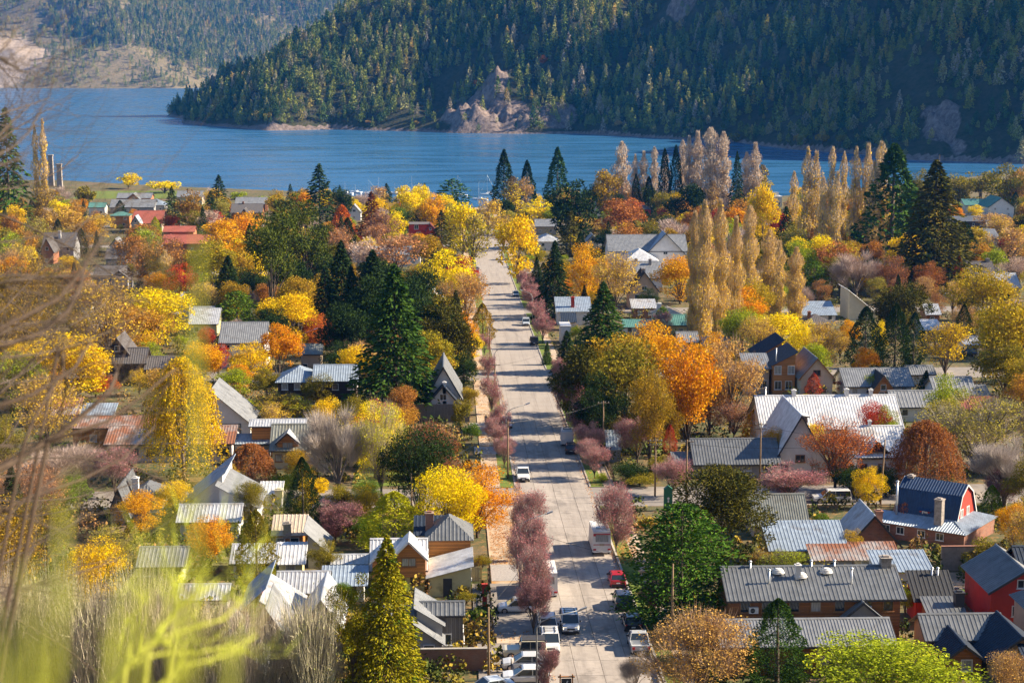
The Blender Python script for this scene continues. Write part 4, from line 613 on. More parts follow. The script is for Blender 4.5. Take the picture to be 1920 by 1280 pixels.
('cottage','yellow cottage with white ribbed roof, two timber dormers and a long lean-to','house',-5.85,184.82,[{'t':'x','x':-2.79,'y':0.0,'w':5.65,'d':6.27,'h':2.86,'p':.75,'roof':'steel_white','wall':'wall_yellow','win':(3,0),'o':.35,'frame':'trim_wood','dorm':[(.7,3.6,1.3,1.0,'steel_white'),(.22,2.4,1.0,1.0,'steel_white')],'dwall':'wood_orange','dtrim':'trim_white','dy':-0.6},{'t':'shedr','x':3.29,'y':-1.47,'w':4.57,'d':7.0,'h':2.17,'p':.26,'roof':'steel_white','wall':'wall_yellow','win':(0,1),'o':.3,'door':.45,'doorm':'trim_dark'}]),
('house','grey metal-clad house with stepped roofs and a glazed gable','house',-3.22,162.78,[{'t':'x','x':-4.16,'y':0.0,'w':8.39,'d':3.12,'h':4.04,'p':.5,'roof':'steel_dark','wall':'wood_grey','win':(2,2),'o':.2,'fl':1},{'t':'shedl','x':-0.16,'y':-1.14,'w':2.4,'d':6.0,'h':3.45,'p':.62,'roof':'steel_grey','wall':'wall_grey','win':(1,0),'o':.3},{'t':'shedl','x':-0.19,'y':-2.82,'w':2.42,'d':5.0,'h':2.17,'p':.71,'roof':'steel_grey','wall':'wall_grey','win':(1,0),'o':.3}]),
('house','white street house with dark blue-grey roof behind the grey board fence','house',-1.33,293.74,[{'t':'y','x':-2.83,'y':0.0,'w':5.7,'d':14.0,'h':3.97,'p':1.74,'roof':'steel_dark','wall':'wall_white','win':(1,1)},{'t':'y','x':-2.35,'y':-2.54,'w':4.66,'d':6.0,'h':3.54,'p':1.17,'roof':'roof_navy','wall':'wall_white','win':(2,0),'chim':[(.55,.05,.5,.6,'wall_white')]}]),
('guesthouse','dark brown guesthouse with blue-grey hipped roof and white framed windows','guesthouse',-26.94,304.02,[{'t':'hip','x':-3.35,'y':0.0,'w':6.91,'d':8.38,'h':5.12,'p':.55,'roof':'steel_blue','wall':'wood_dark','win':(3,0),'fl':2},{'t':'x','x':3.18,'y':-1.42,'w':7.16,'d':7.84,'h':5.52,'p':.5,'roof':'steel_blue','wall':'wood_dark','win':(3,1),'fl':2}]),
('house','white two-storey house under a long grey roof near the yellow maple','house',-42.43,354.9,[{'t':'x','x':-4.22,'y':0.0,'w':8.71,'d':10.54,'h':5.5,'p':.6,'roof':'steel_grey','wall':'wall_white','win':(3,1),'o':.5,'fl':2},{'t':'hip','x':-1.09,'y':-0.07,'w':4.5,'d':5.07,'h':2.75,'p':.4,'roof':'steel_pale','wall':'wall_white','win':(2,0)}]),
('house','pale house with white and grey roofs at the back of the bright lawn','house',-57.61,406.93,[{'t':'x','x':-3.04,'y':0.0,'w':6.25,'d':11.87,'h':3.0,'p':.45,'roof':'steel_pale','wall':'wall_yellow','win':(2,0)},{'t':'shed','x':-3.14,'y':6.0,'w':4.35,'d':3.76,'h':3.88,'p':.4,'roof':'steel_grey','wall':'wall_white','win':(1,0)}]),
('barn','white barn with a steep grey roof behind the weeping birch','barn',-35.49,280.24,[{'t':'shedl','x':-2.84,'y':0.0,'w':5.79,'d':11.0,'h':2.02,'p':.85,'roof':'steel_grey','wall':'wall_white','win':(1,0),'frame':'trim_dark','wh':1.6,'ww':3.2}]),
('cottage','grey-roofed cottage with one timber dormer beside the bare grey tree','house',-23.78,252.85,[{'t':'x','x':-2.4,'y':0.0,'w':4.93,'d':7.89,'h':3.02,'p':.7,'roof':'steel_olive','wall':'wall_cream','win':(3,1),'frame':'trim_wood','dorm':[(.45,3.0,.9,.9,'steel_pale')],'dwall':'wood_orange'},{'t':'x','x':-6.4,'y':9.0,'w':7.85,'d':3.58,'h':4.58,'p':.3,'roof':'steel_pale','wall':'wood_orange','win':(2,0)},{'t':'x','x':-11.5,'y':8.22,'w':7.91,'d':5.12,'h':2.07,'p':.3,'roof':'steel_blue','wall':'wall_grey','win':(2,0)}]),
('motel','long low motel with a pale rust-stained roof','motel',-42.13,258.32,[{'t':'x','x':-9.13,'y':0.0,'w':18.46,'d':9.29,'h':2.91,'p':.35,'roof':'steel_rust','wall':'wall_pink_white','win':(7,0),'frame':'trim_dark','ww':1.8},{'t':'x','x':-16.34,'y':10.0,'w':13.0,'d':6.68,'h':3.32,'p':.3,'roof':'steel_rust','wall':'wood_orange','win':(2,0)}]),
('clinic','pale flat-roofed building behind the long motel','building',-65.69,288.74,[{'t':'shed','x':-3.14,'y':0.0,'w':6.47,'d':5.12,'h':2.16,'p':.3,'roof':'steel_rust','wall':'wall_beige','win':(2,0)},{'t':'shed','x':4.63,'y':-0.28,'w':4.8,'d':3.27,'h':2.16,'p':.3,'roof':'steel_blue','wall':'wall_white','win':(2,0)}]),
('cabin','dark shingled cabin with steep roofs behind the bare branches','house',-62.39,333.26,[{'t':'x','x':-3.58,'y':0.0,'w':7.48,'d':5.57,'h':4.54,'p':.8,'roof':'roof_shingle','wall':'wood_dark','win':(2,1)},{'t':'y','x':-3.38,'y':1.34,'w':3.96,'d':8.0,'h':6.18,'p':1.36,'roof':'roof_shingle','wall':'wood_dark','win':(1,0)},{'t':'x','x':4.31,'y':-0.31,'w':4.36,'d':5.91,'h':3.32,'p':.6,'roof':'roof_shingle','wall':'wall_grey','win':(1,0)}]),
('house','house with pale blue and white folded metal roofs','house',-31.62,219.38,[{'t':'shedr','x':-2.36,'y':0.0,'w':4.84,'d':10.0,'h':2.29,'p':.79,'roof':'steel_blue','wall':'wall_white','win':(1,0)},{'t':'shedl','x':2.34,'y':-2.28,'w':4.66,'d':10.0,'h':2.49,'p':.56,'roof':'steel_grey','wall':'wall_white','win':(1,1)},{'t':'x','x':-1.64,'y':-9.09,'w':7.02,'d':6.14,'h':2.59,'p':.4,'roof':'steel_pale','wall':'wall_white','win':(3,0)}]),
('outhouse','small white-roofed outhouse with a broad rendered chimney','shed',-23.76,225.11,[{'t':'shed','x':-1.4,'y':0.0,'w':2.9,'d':3.0,'h':2.28,'p':.3,'roof':'steel_white','wall':'wall_grey','win':(1,0),'o':.15,'chim':[(.88,.1,-0.3,1.0,'wall_cream')]}]),
('cottage','cottage with dark striped gable roof among bare shrubs','house',-42.13,217.73,[{'t':'y','x':-0.98,'y':0.0,'w':2.11,'d':10.0,'h':2.07,'p':2.62,'roof':'steel_dark','wall':'wall_grey','win':(1,0)},{'t':'hip','x':.95,'y':2.81,'w':3.84,'d':6.26,'h':2.79,'p':.7,'roof':'steel_dark','wall':'wall_grey','win':(2,0),'chim':[(.1,.4,.8,.8,'wall_white')]}]),
('chalet','chalet with a flat beige roof, timber front and stone chimney','house',-19.27,202.0,[{'t':'shed','x':-1.59,'y':0.0,'w':3.29,'d':3.0,'h':2.59,'p':.4,'roof':'roof_tan','wall':'wood_orange','win':(2,0),'chim':[(.45,.02,.1,.9,'stone')]},{'t':'shed','x':-0.24,'y':-9.65,'w':2.63,'d':3.0,'h':1.9,'p':.4,'roof':'steel_white','wall':'wall_yellow','win':(1,0)},{'t':'shedl','x':2.79,'y':-6.25,'w':2.0,'d':6.0,'h':2.38,'p':.95,'roof':'steel_grey','wall':'wall_grey','win':(0,0)}]),
('bungalow','bungalow with a patched white corrugated roof between the chalet and the yellow cottage','house',-15.83,179.44,[{'t':'x','x':-2.4,'y':0.0,'w':4.86,'d':5.59,'h':1.9,'p':.45,'roof':'steel_pale','wall':'wall_cream','win':(3,1)},{'t':'x','x':2.78,'y':10.42,'w':3.36,'d':3.0,'h':1.9,'p':.3,'roof':'steel_pale','wall':'wall_yellow','win':(2,0)},{'t':'shed','x':2.2,'y':2.2,'w':4.2,'d':3.0,'h':1.9,'p':.3,'roof':'steel_blue','wall':'wall_white','win':(2,0)}]),
('house','red-brown timber house under folded white roofs with a water tank','house',-20.02,170.02,[{'t':'shedr','x':-0.92,'y':0.0,'w':2.0,'d':9.0,'h':2.77,'p':.9,'roof':'steel_blue','wall':'wood_red','win':(1,0)},{'t':'shedl','x':1.49,'y':-1.89,'w':2.99,'d':9.0,'h':1.9,'p':.66,'roof':'steel_pale','wall':'wood_red','win':(3,0)},{'t':'y','x':5.36,'y':-2.89,'w':3.55,'d':9.0,'h':2.08,'p':1.35,'roof':'steel_pale','wall':'wood_red','win':(2,0)}]),
('house','small house with steep grey roof and one skylight below the folded roofs','house',-16.31,160.52,[{'t':'shedl','x':-0.82,'y':0.0,'w':2.0,'d':7.0,'h':1.9,'p':1.53,'roof':'steel_grey','wall':'wood_dark','win':(1,0)},{'t':'shedl','x':-3.96,'y':-6.94,'w':2.95,'d':8.0,'h':1.9,'p':.94,'roof':'steel_grey','wall':'wall_white','win':(1,0)}]),
('hall','white-roofed hall behind the orange maple at the thicket edge','hall',-32.4,190.7,[{'t':'x','x':-2.29,'y':0.0,'w':4.7,'d':5.53,'h':1.94,'p':.45,'roof':'steel_grey','wall':'wall_grey','win':(3,0)},{'t':'x','x':7.96,'y':.71,'w':4.44,'d':5.8,'h':2.0,'p':.4,'roof':'steel_pale','wall':'wall_white','win':(3,0)},{'t':'x','x':4.1,'y':-12.86,'w':4.62,'d':4.09,'h':2.08,'p':.4,'roof':'steel_pale','wall':'wall_white','win':(3,0)}]),
('building','orange building with grey roof at the lakefront park','building',-164.33,920.86,[{'t':'x','x':-8.47,'y':0.0,'w':17.26,'d':10.49,'h':4.7,'p':.4,'roof':'steel_grey','wall':'wall_terracotta','win':(5,0)},{'t':'y','x':-2.83,'y':-3.9,'w':6.77,'d':8.0,'h':4.17,'p':.9,'roof':'steel_grey','wall':'wall_terracotta','win':(1,0)}]),
('house','tall timber house with green roof among far gardens','house',-146.03,781.13,[{'t':'hip','x':-4.02,'y':0.0,'w':8.45,'d':6.79,'h':5.64,'p':.4,'roof':'steel_green','wall':'wood_orange','win':(2,1),'fl':2}]),
('house','white house with mint green gable roof near the lake','house',-172.15,863.38,[{'t':'x','x':-3.65,'y':0.0,'w':7.61,'d':7.16,'h':4.14,'p':.5,'roof':'steel_green','wall':'wall_white','win':(2,0)}]),
('house','salmon house with red tiled stepped roofs','house',-97.26,646.94,[{'t':'x','x':-8.09,'y':0.0,'w':16.41,'d':10.49,'h':3.71,'p':.5,'roof':'roof_red','wall':'wall_terracotta','win':(4,1)},{'t':'x','x':-9.03,'y':9.0,'w':10.92,'d':8.05,'h':7.16,'p':.4,'roof':'roof_red','wall':'wall_terracotta','win':(3,0)},{'t':'y','x':-8.3,'y':7.52,'w':3.82,'d':6.0,'h':4.14,'p':1.14,'roof':'roof_red','wall':'wall_terracotta','win':(1,0)}]),
('villa','brown tiled villa with blue gable trims','house',-129.56,755.06,[{'t':'x','x':-6.09,'y':0.0,'w':12.45,'d':15.31,'h':4.1,'p':.6,'roof':'roof_red','wall':'wall_beige','win':(3,0)},{'t':'y','x':-5.48,'y':-5.86,'w':3.59,'d':7.0,'h':4.65,'p':1.64,'roof':'steel_blue','wall':'wall_cream','win':(1,0)}]),
('house','grey house with many small roofs behind thin poplar branches','house',-157.5,876.86,[{'t':'x','x':-10.58,'y':0.0,'w':21.39,'d':12.78,'h':3.16,'p':.5,'roof':'steel_grey','wall':'wall_grey','win':(4,0)},{'t':'hip','x':5.35,'y':6.63,'w':9.67,'d':11.05,'h':3.64,'p':.5,'roof':'steel_blue','wall':'wall_grey','win':(2,0)}]),
('inn','inn with dark slate roofs and a tall white chimney','inn',-136.5,614.58,[{'t':'x','x':-5.04,'y':0.0,'w':10.5,'d':10.78,'h':5.2,'p':.8,'roof':'roof_shingle','wall':'wall_grey','win':(3,1),'chim':[(.5,.3,.8,.9,'wall_white')]},{'t':'y','x':-3.32,'y':-10.81,'w':4.16,'d':9.0,'h':4.88,'p':1.93,'roof':'roof_shingle','wall':'wall_terracotta','win':(1,0)}]),
('house','small white house with a peaked grey roof','house',-123.47,650.43,[{'t':'y','x':-1.79,'y':0.0,'w':3.78,'d':8.0,'h':2.75,'p':1.25,'roof':'steel_grey','wall':'wall_white','win':(1,0)},{'t':'x','x':7.82,'y':-57.91,'w':6.93,'d':9.17,'h':4.48,'p':.6,'roof':'roof_shingle','wall':'wall_grey','win':(2,0)}]),
('motel','row of grey-roofed motel units near the shore','motel',-137.66,934.65,[{'t':'x','x':-6.42,'y':0.0,'w':13.09,'d':10.78,'h':4.22,'p':.5,'roof':'steel_grey','wall':'wall_beige','win':(4,0)},{'t':'x','x':30.74,'y':-52.97,'w':14.99,'d':11.05,'h':4.76,'p':.5,'roof':'steel_grey','wall':'wall_terracotta','win':(4,0)}]),
('cabin','cabins with stacked slate roofs and brick chimney','house',-95.23,825.26,[{'t':'x','x':-6.89,'y':0.0,'w':13.98,'d':11.71,'h':3.98,'p':.6,'roof':'roof_shingle','wall':'wood_brown','win':(3,0),'chim':[(.35,.5,1,.9,'brick')]},{'t':'y','x':-1.02,'y':-20.43,'w':4.91,'d':8.0,'h':3.79,'p':1.39,'roof':'roof_shingle','wall':'wood_brown','win':(1,0)}]),
('house','dark red flat-topped house with one white framed window','house',-12.86,713.93,[{'t':'flat','x':-4.04,'y':0.0,'w':8.18,'d':10.0,'h':5.84,'p':.5,'roof':'roof_shingle','wall':'wall_red','win':(1,1),'wh':1.8,'ww':1.8},{'t':'y','x':2.86,'y':-0.23,'w':3.86,'d':8.0,'h':3.46,'p':1.24,'roof':'roof_red','wall':'wall_red','win':(1,0)}]),
('cottage','grey cottage with a peaked roof by the dark red conifer','house',-44.86,822.89,[{'t':'y','x':-2.97,'y':0.0,'w':6.05,'d':8.0,'h':3.99,'p':1.15,'roof':'steel_grey','wall':'wall_white','win':(1,0)},{'t':'x','x':-12.05,'y':108.76,'w':3.31,'d':7.82,'h':1.97,'p':.5,'roof':'steel_grey','wall':'wall_white','win':(1,0)}]),
('house','street house with white metal roof edge and a tall white chimney','house',-2.74,445.4,[{'t':'shedl','x':-2.93,'y':0.0,'w':5.9,'d':9.0,'h':2.31,'p':.81,'roof':'steel_pale','wall':'wall_white','win':(1,0),'chim':[(.1,.2,1.2,.8,'wall_white')]}]),
('school','long grey-roofed school behind the pale orange trees','school',-21.4,588.19,[{'t':'x','x':-11.1,'y':0.0,'w':22.3,'d':14.16,'h':3.95,'p':.3,'roof':'steel_grey','wall':'wall_white','win':(6,0)}]),
('house','grey house glimpsed between the dark conifers and the orange maple','house',-27.91,396.09,[{'t':'x','x':-2.51,'y':0.0,'w':5.13,'d':7.89,'h':3.42,'p':.6,'roof':'steel_dark','wall':'wall_white','win':(2,0)},{'t':'x','x':-2.6,'y':-41.74,'w':3.97,'d':5.65,'h':4.27,'p':.5,'roof':'steel_olive','wall':'wall_beige','win':(2,0)}]),
('cottage','small red-tiled cottage beside the big dark spruce','house',-22.8,391.26,[{'t':'x','x':-1.07,'y':0.0,'w':2.2,'d':4.45,'h':2.05,'p':.5,'roof':'roof_red','wall':'wall_beige','win':(1,0)}]),
('bungalow','bungalow with twin grey gables among orange trees','house',-96.51,512.44,[{'t':'y','x':-2.26,'y':0.0,'w':4.8,'d':9.0,'h':3.91,'p':.78,'roof':'roof_shingle','wall':'wall_grey','win':(1,0)},{'t':'x','x':-8.49,'y':8.06,'w':8.49,'d':8.75,'h':3.72,'p':.5,'roof':'roof_shingle','wall':'wall_grey','win':(2,0)}]),
('house','small white house below the orange trees','house',-97.49,463.98,[{'t':'x','x':-2.58,'y':0.0,'w':5.38,'d':6.75,'h':2.83,'p':.5,'roof':'steel_grey','wall':'wall_white','win':(2,0)}]),
('house','tall narrow white house right behind the bright yellow maple','house',-66.99,438.83,[{'t':'x','x':-0.54,'y':0.0,'w':2.0,'d':7.24,'h':4.71,'p':.5,'roof':'steel_pale','wall':'wall_white','win':(1,1),'fl':2}]),
('house','white walled house with pale roof behind the leafless branches','house',-77.17,391.06,[{'t':'x','x':-2.67,'y':0.0,'w':5.6,'d':7.02,'h':3.34,'p':.4,'roof':'steel_pale','wall':'wall_white','win':(2,0)}]),
('house','tan house half hidden between the gold poplars','house',56.23,364.73,[{'t':'x','x':-2.65,'y':0.0,'w':5.21,'d':6.23,'h':2.5,'p':.5,'roof':'steel_grey','wall':'wall_cream','win':(2,0)}]),
('house','pale pink house behind the poplar trunks','house',51.03,371.51,[{'t':'x','x':-2.01,'y':0.0,'w':3.93,'d':6.36,'h':2.78,'p':.5,'roof':'steel_grey','wall':'wall_pink_white','win':(2,0)}]),
('terrace','terrace with mint green roof beside the gold maple row','house',44.13,404.65,[{'t':'shed','x':-3.57,'y':0.0,'w':7.09,'d':3.36,'h':1.98,'p':.3,'roof':'steel_green','wall':'wall_white','win':(3,0)},{'t':'x','x':4.9,'y':-4.26,'w':5.53,'d':6.94,'h':3.09,'p':.5,'roof':'steel_green','wall':'wall_yellow','win':(2,1)}]),
('shed','small blue-roofed shed beside the tall wooden pole','shed',24.07,255.59,[{'t':'shed','x':-0.86,'y':0.0,'w':2.0,'d':3.48,'h':1.9,'p':.6,'roof':'steel_blue','wall':'wall_grey','win':(0,0),'o':.15}]),
('house','white house with dark roof behind tall trees by the corner','house',89.9,328.2,[{'t':'x','x':-2.45,'y':0.0,'w':4.76,'d':4.59,'h':2.07,'p':.5,'roof':'steel_grey','wall':'wall_white','win':(2,0)}])]
TREES = [
('plum',8.4,198.0,9.4,4.6,'P'),
('plum',8.3,185.1,8.6,4.7,'P'),
('plum',7.7,251.5,5.0,3.4,'P'),
('plum',7.6,270.7,6.8,3.9,'P'),
('plum',7.0,297.1,7.3,3.9,'P'),
('plum',7.1,370.1,5.3,3.2,'P'),
('plum',19.4,201.0,8.9,5.3,'P'),
('plum',20.3,243.5,6.0,4.9,'P'),
('plum',27.6,254.7,7.1,6.7,'P'),
('plum',21.7,295.5,6.0,4.6,'P'),
('plum',20.3,325.9,6.1,3.0,'P'),
('plum',20.6,389.4,7.3,5.5,'P'),
('plum',21.1,444.3,7.8,5.7,'P'),
('plum',21.1,496.8,7.5,5.2,'P'),
('plum',29.9,231.9,5.6,5.5,'P'),
('plum',45.3,228.7,5.1,9.4,'P'),
('plum',47.7,393.0,7.3,4.9,'P'),
('plum',8.1,169.0,6.1,3.5,'PD'),
('plum',8.5,151.6,4.6,2.4,'PD'),
('plum',20.8,268.3,7.1,5.5,'PD'),
('plum',20.7,173.0,4.6,3.8,'PD'),
('plum',-14.2,208.3,5.3,6.2,'PD'),
('plum',71.8,220.7,5.7,4.9,'PD'),
('plum',-45.5,233.3,7.4,6.0,'P'),
('bare',-52.4,233.6,7.4,11.6,'KP'),
('cedar',23.2,171.7,12.7,12.1,'CE'),
('arauc',30.6,193.7,12.3,11.3,'DU'),
('sparse',21.5,146.3,8.8,9.9,'T'),
('cypress',29.0,150.0,9.0,5.8,'DE'),
('round',36.4,141.1,7.8,13.3,'L'),
('sparse',48.3,143.9,5.7,4.8,'T'),
('cypress',32.9,258.5,5.2,2.3,'R'),
('bush',26.3,238.9,2.0,6.0,'U'),
('bush',21.3,241.0,1.6,2.4,'L'),
('bare',16.4,150.8,4.0,3.4,'K'),
('round',27.1,287.5,15.1,15.4,'UG'),
('round',39.1,333.7,12.0,11.2,'G'),
('round',36.5,266.0,16.8,11.1,'GO'),
('sparse',45.2,278.4,16.1,11.1,'T'),
('round',37.7,278.7,8.8,6.4,'O'),
('round',49.4,329.9,10.3,7.8,'G'),
('spruce',30.3,346.0,18.1,12.9,'DE'),
('spruce',24.2,324.5,9.1,7.6,'D'),
('spruce',26.1,437.1,19.6,10.4,'D'),
('round',35.9,463.3,17.3,11.7,'G'),
('sparse',41.8,443.5,16.7,12.7,'TY'),
('round',62.0,470.0,13.1,13.1,'G'),
('spruce',24.1,331.0,6.7,3.3,'D'),
('poplar',55.0,392.6,29.7,4.1,'TP'),
('poplar',55.8,383.4,32.5,5.5,'TP'),
('poplar',59.9,387.6,32.6,5.0,'TP'),
('poplar',64.2,392.2,28.5,4.1,'TP'),
('poplar',71.4,416.4,29.5,5.4,'TP'),
('poplar',77.2,421.5,23.4,6.0,'TP'),
('poplar',83.7,421.2,19.3,5.5,'TP'),
('poplar',81.6,432.4,20.1,4.6,'TP'),
('round',66.0,396.8,12.3,12.8,'GO'),
('round',62.0,367.7,10.7,9.4,'L'),
('round',68.9,364.2,9.9,12.2,'Y'),
('sparse',73.0,337.1,11.4,7.5,'TY'),
('round',71.8,350.1,9.9,7.1,'Y'),
('sparse',63.6,358.1,10.1,8.4,'TY'),
('cypress',80.9,336.8,14.1,7.5,'D'),
('cypress',85.7,332.5,15.2,6.7,'D'),
('cypress',93.8,349.1,11.5,5.2,'D'),
('arauc',101.1,385.9,13.8,12.5,'DU'),
('round',86.9,349.4,9.9,3.5,'Y'),
('round',84.5,366.8,7.8,4.9,'G'),
('sparse',96.7,336.1,11.4,10.9,'YG'),
('round',123.0,399.2,16.2,15.1,'UY'),
('round',102.6,314.9,18.3,15.0,'UY'),
('round',99.6,307.9,10.9,10.5,'U'),
('round',109.0,327.4,14.4,7.8,'YG'),
('bare',111.9,478.4,13.9,14.8,'KP'),
('sparse',120.5,474.1,13.2,9.6,'B'),
('sparse',120.8,464.7,7.5,7.2,'B'),
('round',132.5,480.3,10.4,8.7,'B'),
('round',135.0,502.1,10.4,6.7,'U'),
('cypress',144.1,491.2,11.0,3.6,'O'),
('round',148.6,542.5,5.4,7.3,'L'),
('sequoia',147.2,580.5,40.8,29.1,'DE'),
('spruce',137.6,494.5,37.5,26.6,'DU'),
('cypress',168.4,569.4,15.8,9.2,'D'),
('spruce',157.8,600.8,29.5,18.1,'D'),
('round',235.7,875.1,21.4,11.7,'U'),
('round',251.0,867.0,19.3,17.4,'U'),
('round',251.9,889.3,14.7,14.8,'D'),
('round',268.1,881.1,19.4,23.6,'U'),
('round',275.2,858.7,24.7,24.7,'U'),
('round',282.6,858.5,23.1,17.2,'T'),
('round',245.1,889.6,15.5,11.9,'U'),
('spruce',257.4,874.3,15.0,7.6,'D'),
('round',248.3,823.9,6.8,8.3,'Y'),
('bush',243.6,845.7,5.2,9.0,'L'),
('round',182.3,603.9,11.9,12.2,'UY'),
('sparse',183.2,568.9,14.1,17.2,'T'),
('sparse',221.8,702.8,10.8,18.9,'T'),
('sparse',163.9,500.8,10.1,10.1,'KP'),
('spruce',119.2,620.3,17.9,10.7,'D'),
('round',99.7,493.4,15.5,10.6,'L'),
('round',115.8,527.0,12.7,14.1,'B'),
('cedar',100.8,481.8,10.4,9.7,'E'),
('round',113.3,634.6,25.4,11.8,'YG'),
('round',124.4,543.5,11.7,9.1,'UG'),
('sparse',52.9,235.1,10.4,10.6,'O'),
('weep',65.0,233.3,10.0,10.1,'B'),
('round',62.4,253.3,9.5,5.5,'RO'),
('bush',53.9,254.5,7.4,3.8,'Y'),
('cypress',47.6,269.1,5.7,4.2,'G'),
('sparse',45.1,273.7,6.2,7.0,'BP'),
('bush',54.4,230.3,5.2,6.3,'D'),
('bush',58.7,230.1,4.6,4.7,'D'),
('round',80.6,278.8,9.6,6.3,'L'),
('sparse',75.7,245.0,12.0,16.8,'LU'),
('bare',72.6,222.2,9.8,9.2,'K'),
('cypress',68.6,215.4,4.9,3.1,'E'),
('round',67.6,203.3,5.2,4.5,'G'),
('bush',60.9,192.1,4.0,6.6,'U'),
('round',77.6,268.7,7.3,6.4,'LU'),
('round',74.0,316.1,4.0,7.5,'RO'),
('cypress',65.7,311.7,4.9,3.2,'R'),
('spruce',87.3,315.6,4.6,3.6,'D'),
('round',77.2,313.0,4.3,5.3,'L'),
('sparse',37.3,189.7,3.2,5.9,'L'),
('sparse',46.2,195.5,4.2,2.7,'YG'),
('bush',46.8,173.8,3.9,2.4,'L'),
('bush',64.0,224.1,2.0,3.1,'L'),
('sparse',55.2,227.7,2.6,2.3,'L'),
('bush',55.6,209.6,5.1,2.4,'O'),
('sparse',34.8,191.4,2.5,3.9,'UG'),
('round',27.7,384.6,4.8,3.3,'L'),
('spruce',19.8,356.9,4.9,2.4,'DE'),
('round',51.2,451.3,6.3,6.0,'D'),
('cedar',49.7,407.4,6.3,5.4,'E'),
('sequoia',27.1,883.8,31.0,14.5,'D'),
('sequoia',38.9,890.6,25.3,12.3,'D'),
('sequoia',53.4,875.4,32.3,16.1,'DE'),
('poplar',29.8,833.5,20.2,11.1,'Y'),
('sparse',37.2,868.7,18.4,8.0,'T'),
('sparse',15.4,718.4,16.6,13.2,'TY'),
('round',38.9,772.6,12.7,16.8,'Y'),
('round',45.6,765.6,10.5,10.1,'L'),
('round',20.2,528.0,21.0,13.2,'YG'),
('sparse',20.0,653.6,13.6,12.0,'TY'),
('arauc',46.7,664.9,25.7,18.4,'D'),
('spruce',43.2,628.3,16.3,12.0,'DU'),
('round',75.1,845.8,22.6,14.5,'UG'),
('round',69.5,853.2,15.3,9.5,'D'),
('round',58.5,867.9,12.6,11.4,'TY'),
('poplar',85.3,874.1,35.4,10.1,'KPo'),
('poplar',92.7,880.9,28.8,5.4,'KPo'),
('poplar',96.9,880.8,30.4,6.5,'KPo'),
('poplar',102.3,880.8,32.5,5.9,'KPo'),
('poplar',106.8,873.3,31.2,5.3,'KPo'),
('poplar',115.6,851.2,38.7,7.3,'KPo'),
('poplar',119.7,850.9,41.2,8.3,'KPo'),
('poplar',124.9,843.5,42.9,11.4,'KPo'),
('poplar',131.0,843.2,40.9,9.8,'KPo'),
('poplar',143.5,850.0,31.0,7.3,'KPo'),
('poplar',147.6,849.6,35.6,8.3,'KPo'),
('poplar',113.4,858.5,36.4,6.3,'KPo'),
('cypress',90.9,859.3,20.1,5.1,'D'),
('cypress',103.1,844.6,32.8,6.7,'D'),
('cypress',108.4,844.3,34.3,7.3,'D'),
('cypress',97.2,858.9,18.8,6.2,'D'),
('spruce',136.6,835.9,31.5,10.0,'D'),
('poplar',159.0,893.1,22.8,11.0,'Y'),
('round',66.7,682.2,17.9,19.4,'B'),
('round',81.5,797.1,12.1,13.1,'O'),
('round',98.6,873.6,13.8,9.2,'E'),
('arauc',106.4,769.3,19.7,12.2,'D'),
('poplar',115.3,768.9,21.1,8.0,'YT'),
('round',121.8,731.1,15.2,13.1,'BG'),
('cypress',83.0,738.9,9.7,4.9,'D'),
('cypress',82.1,745.0,10.0,4.4,'L'),
('spruce',86.6,744.8,12.7,5.9,'D'),
('round',85.5,697.7,11.1,12.9,'UG'),
('bare',83.6,655.5,12.0,16.5,'KP'),
('bare',62.4,627.6,10.6,14.5,'KP'),
('round',54.7,628.0,9.6,8.3,'D'),
('round',102.0,796.0,10.9,13.2,'TG'),
('poplar',125.3,638.7,30.1,4.7,'TPo'),
('poplar',124.6,611.0,39.5,6.4,'TPo'),
('poplar',127.6,611.0,38.1,5.7,'TPo'),
('poplar',131.3,601.9,39.7,4.8,'TPo'),
('poplar',135.4,601.9,37.9,4.5,'TPo'),
('poplar',137.5,593.1,39.9,6.2,'TPo'),
('poplar',141.5,593.1,41.0,6.2,'TPo'),
('poplar',144.8,588.5,41.7,7.3,'TPo'),
('poplar',124.0,581.6,30.3,4.7,'TPo'),
('poplar',140.7,580.6,35.5,5.4,'TPo'),
('poplar',126.5,571.5,32.4,4.6,'TPo'),
('round',3.1,209.5,9.3,9.8,'GO'),
('cypress',-6.7,200.0,8.1,8.5,'LY'),
('spruce',-5.6,146.7,15.8,7.5,'EG'),
('pine',-8.4,146.1,12.7,4.5,'EG'),
('bare',-15.4,233.7,12.7,9.8,'K'),
('sparse',-9.5,232.2,13.9,7.3,'KL'),
('sparse',-2.3,231.9,10.7,7.6,'OB'),
('weep',-27.9,239.4,6.4,6.9,'B'),
('weep',-38.3,247.0,17.3,11.3,'YG'),
('cypress',-21.1,184.6,9.6,4.7,'U'),
('round',-27.7,196.4,6.0,6.2,'GO'),
('round',-38.2,211.7,5.7,6.1,'G'),
('bush',-18.5,228.0,4.4,5.3,'YG'),
('sparse',-29.2,291.3,5.2,8.7,'UY'),
('sparse',-26.1,291.2,4.9,5.8,'LY'),
('spruce',-9.5,295.7,26.1,16.5,'DE'),
('arauc',-1.6,337.4,16.3,10.8,'DU'),
('arauc',-6.9,423.0,14.6,10.6,'D'),
('spruce',-25.1,403.5,22.3,12.0,'D'),
('arauc',-21.0,473.6,13.1,10.9,'D'),
('arauc',-36.9,471.7,17.3,12.1,'D'),
('spruce',-21.9,386.7,17.9,8.9,'D'),
('pine',-43.4,424.8,28.2,12.8,'EU'),
('pine',-38.5,468.0,28.4,13.2,'EU'),
('pine',-55.0,610.8,23.7,12.0,'EU'),
('pine',-34.6,487.9,20.9,9.6,'DU'),
('round',-34.8,378.5,13.1,12.5,'YG'),
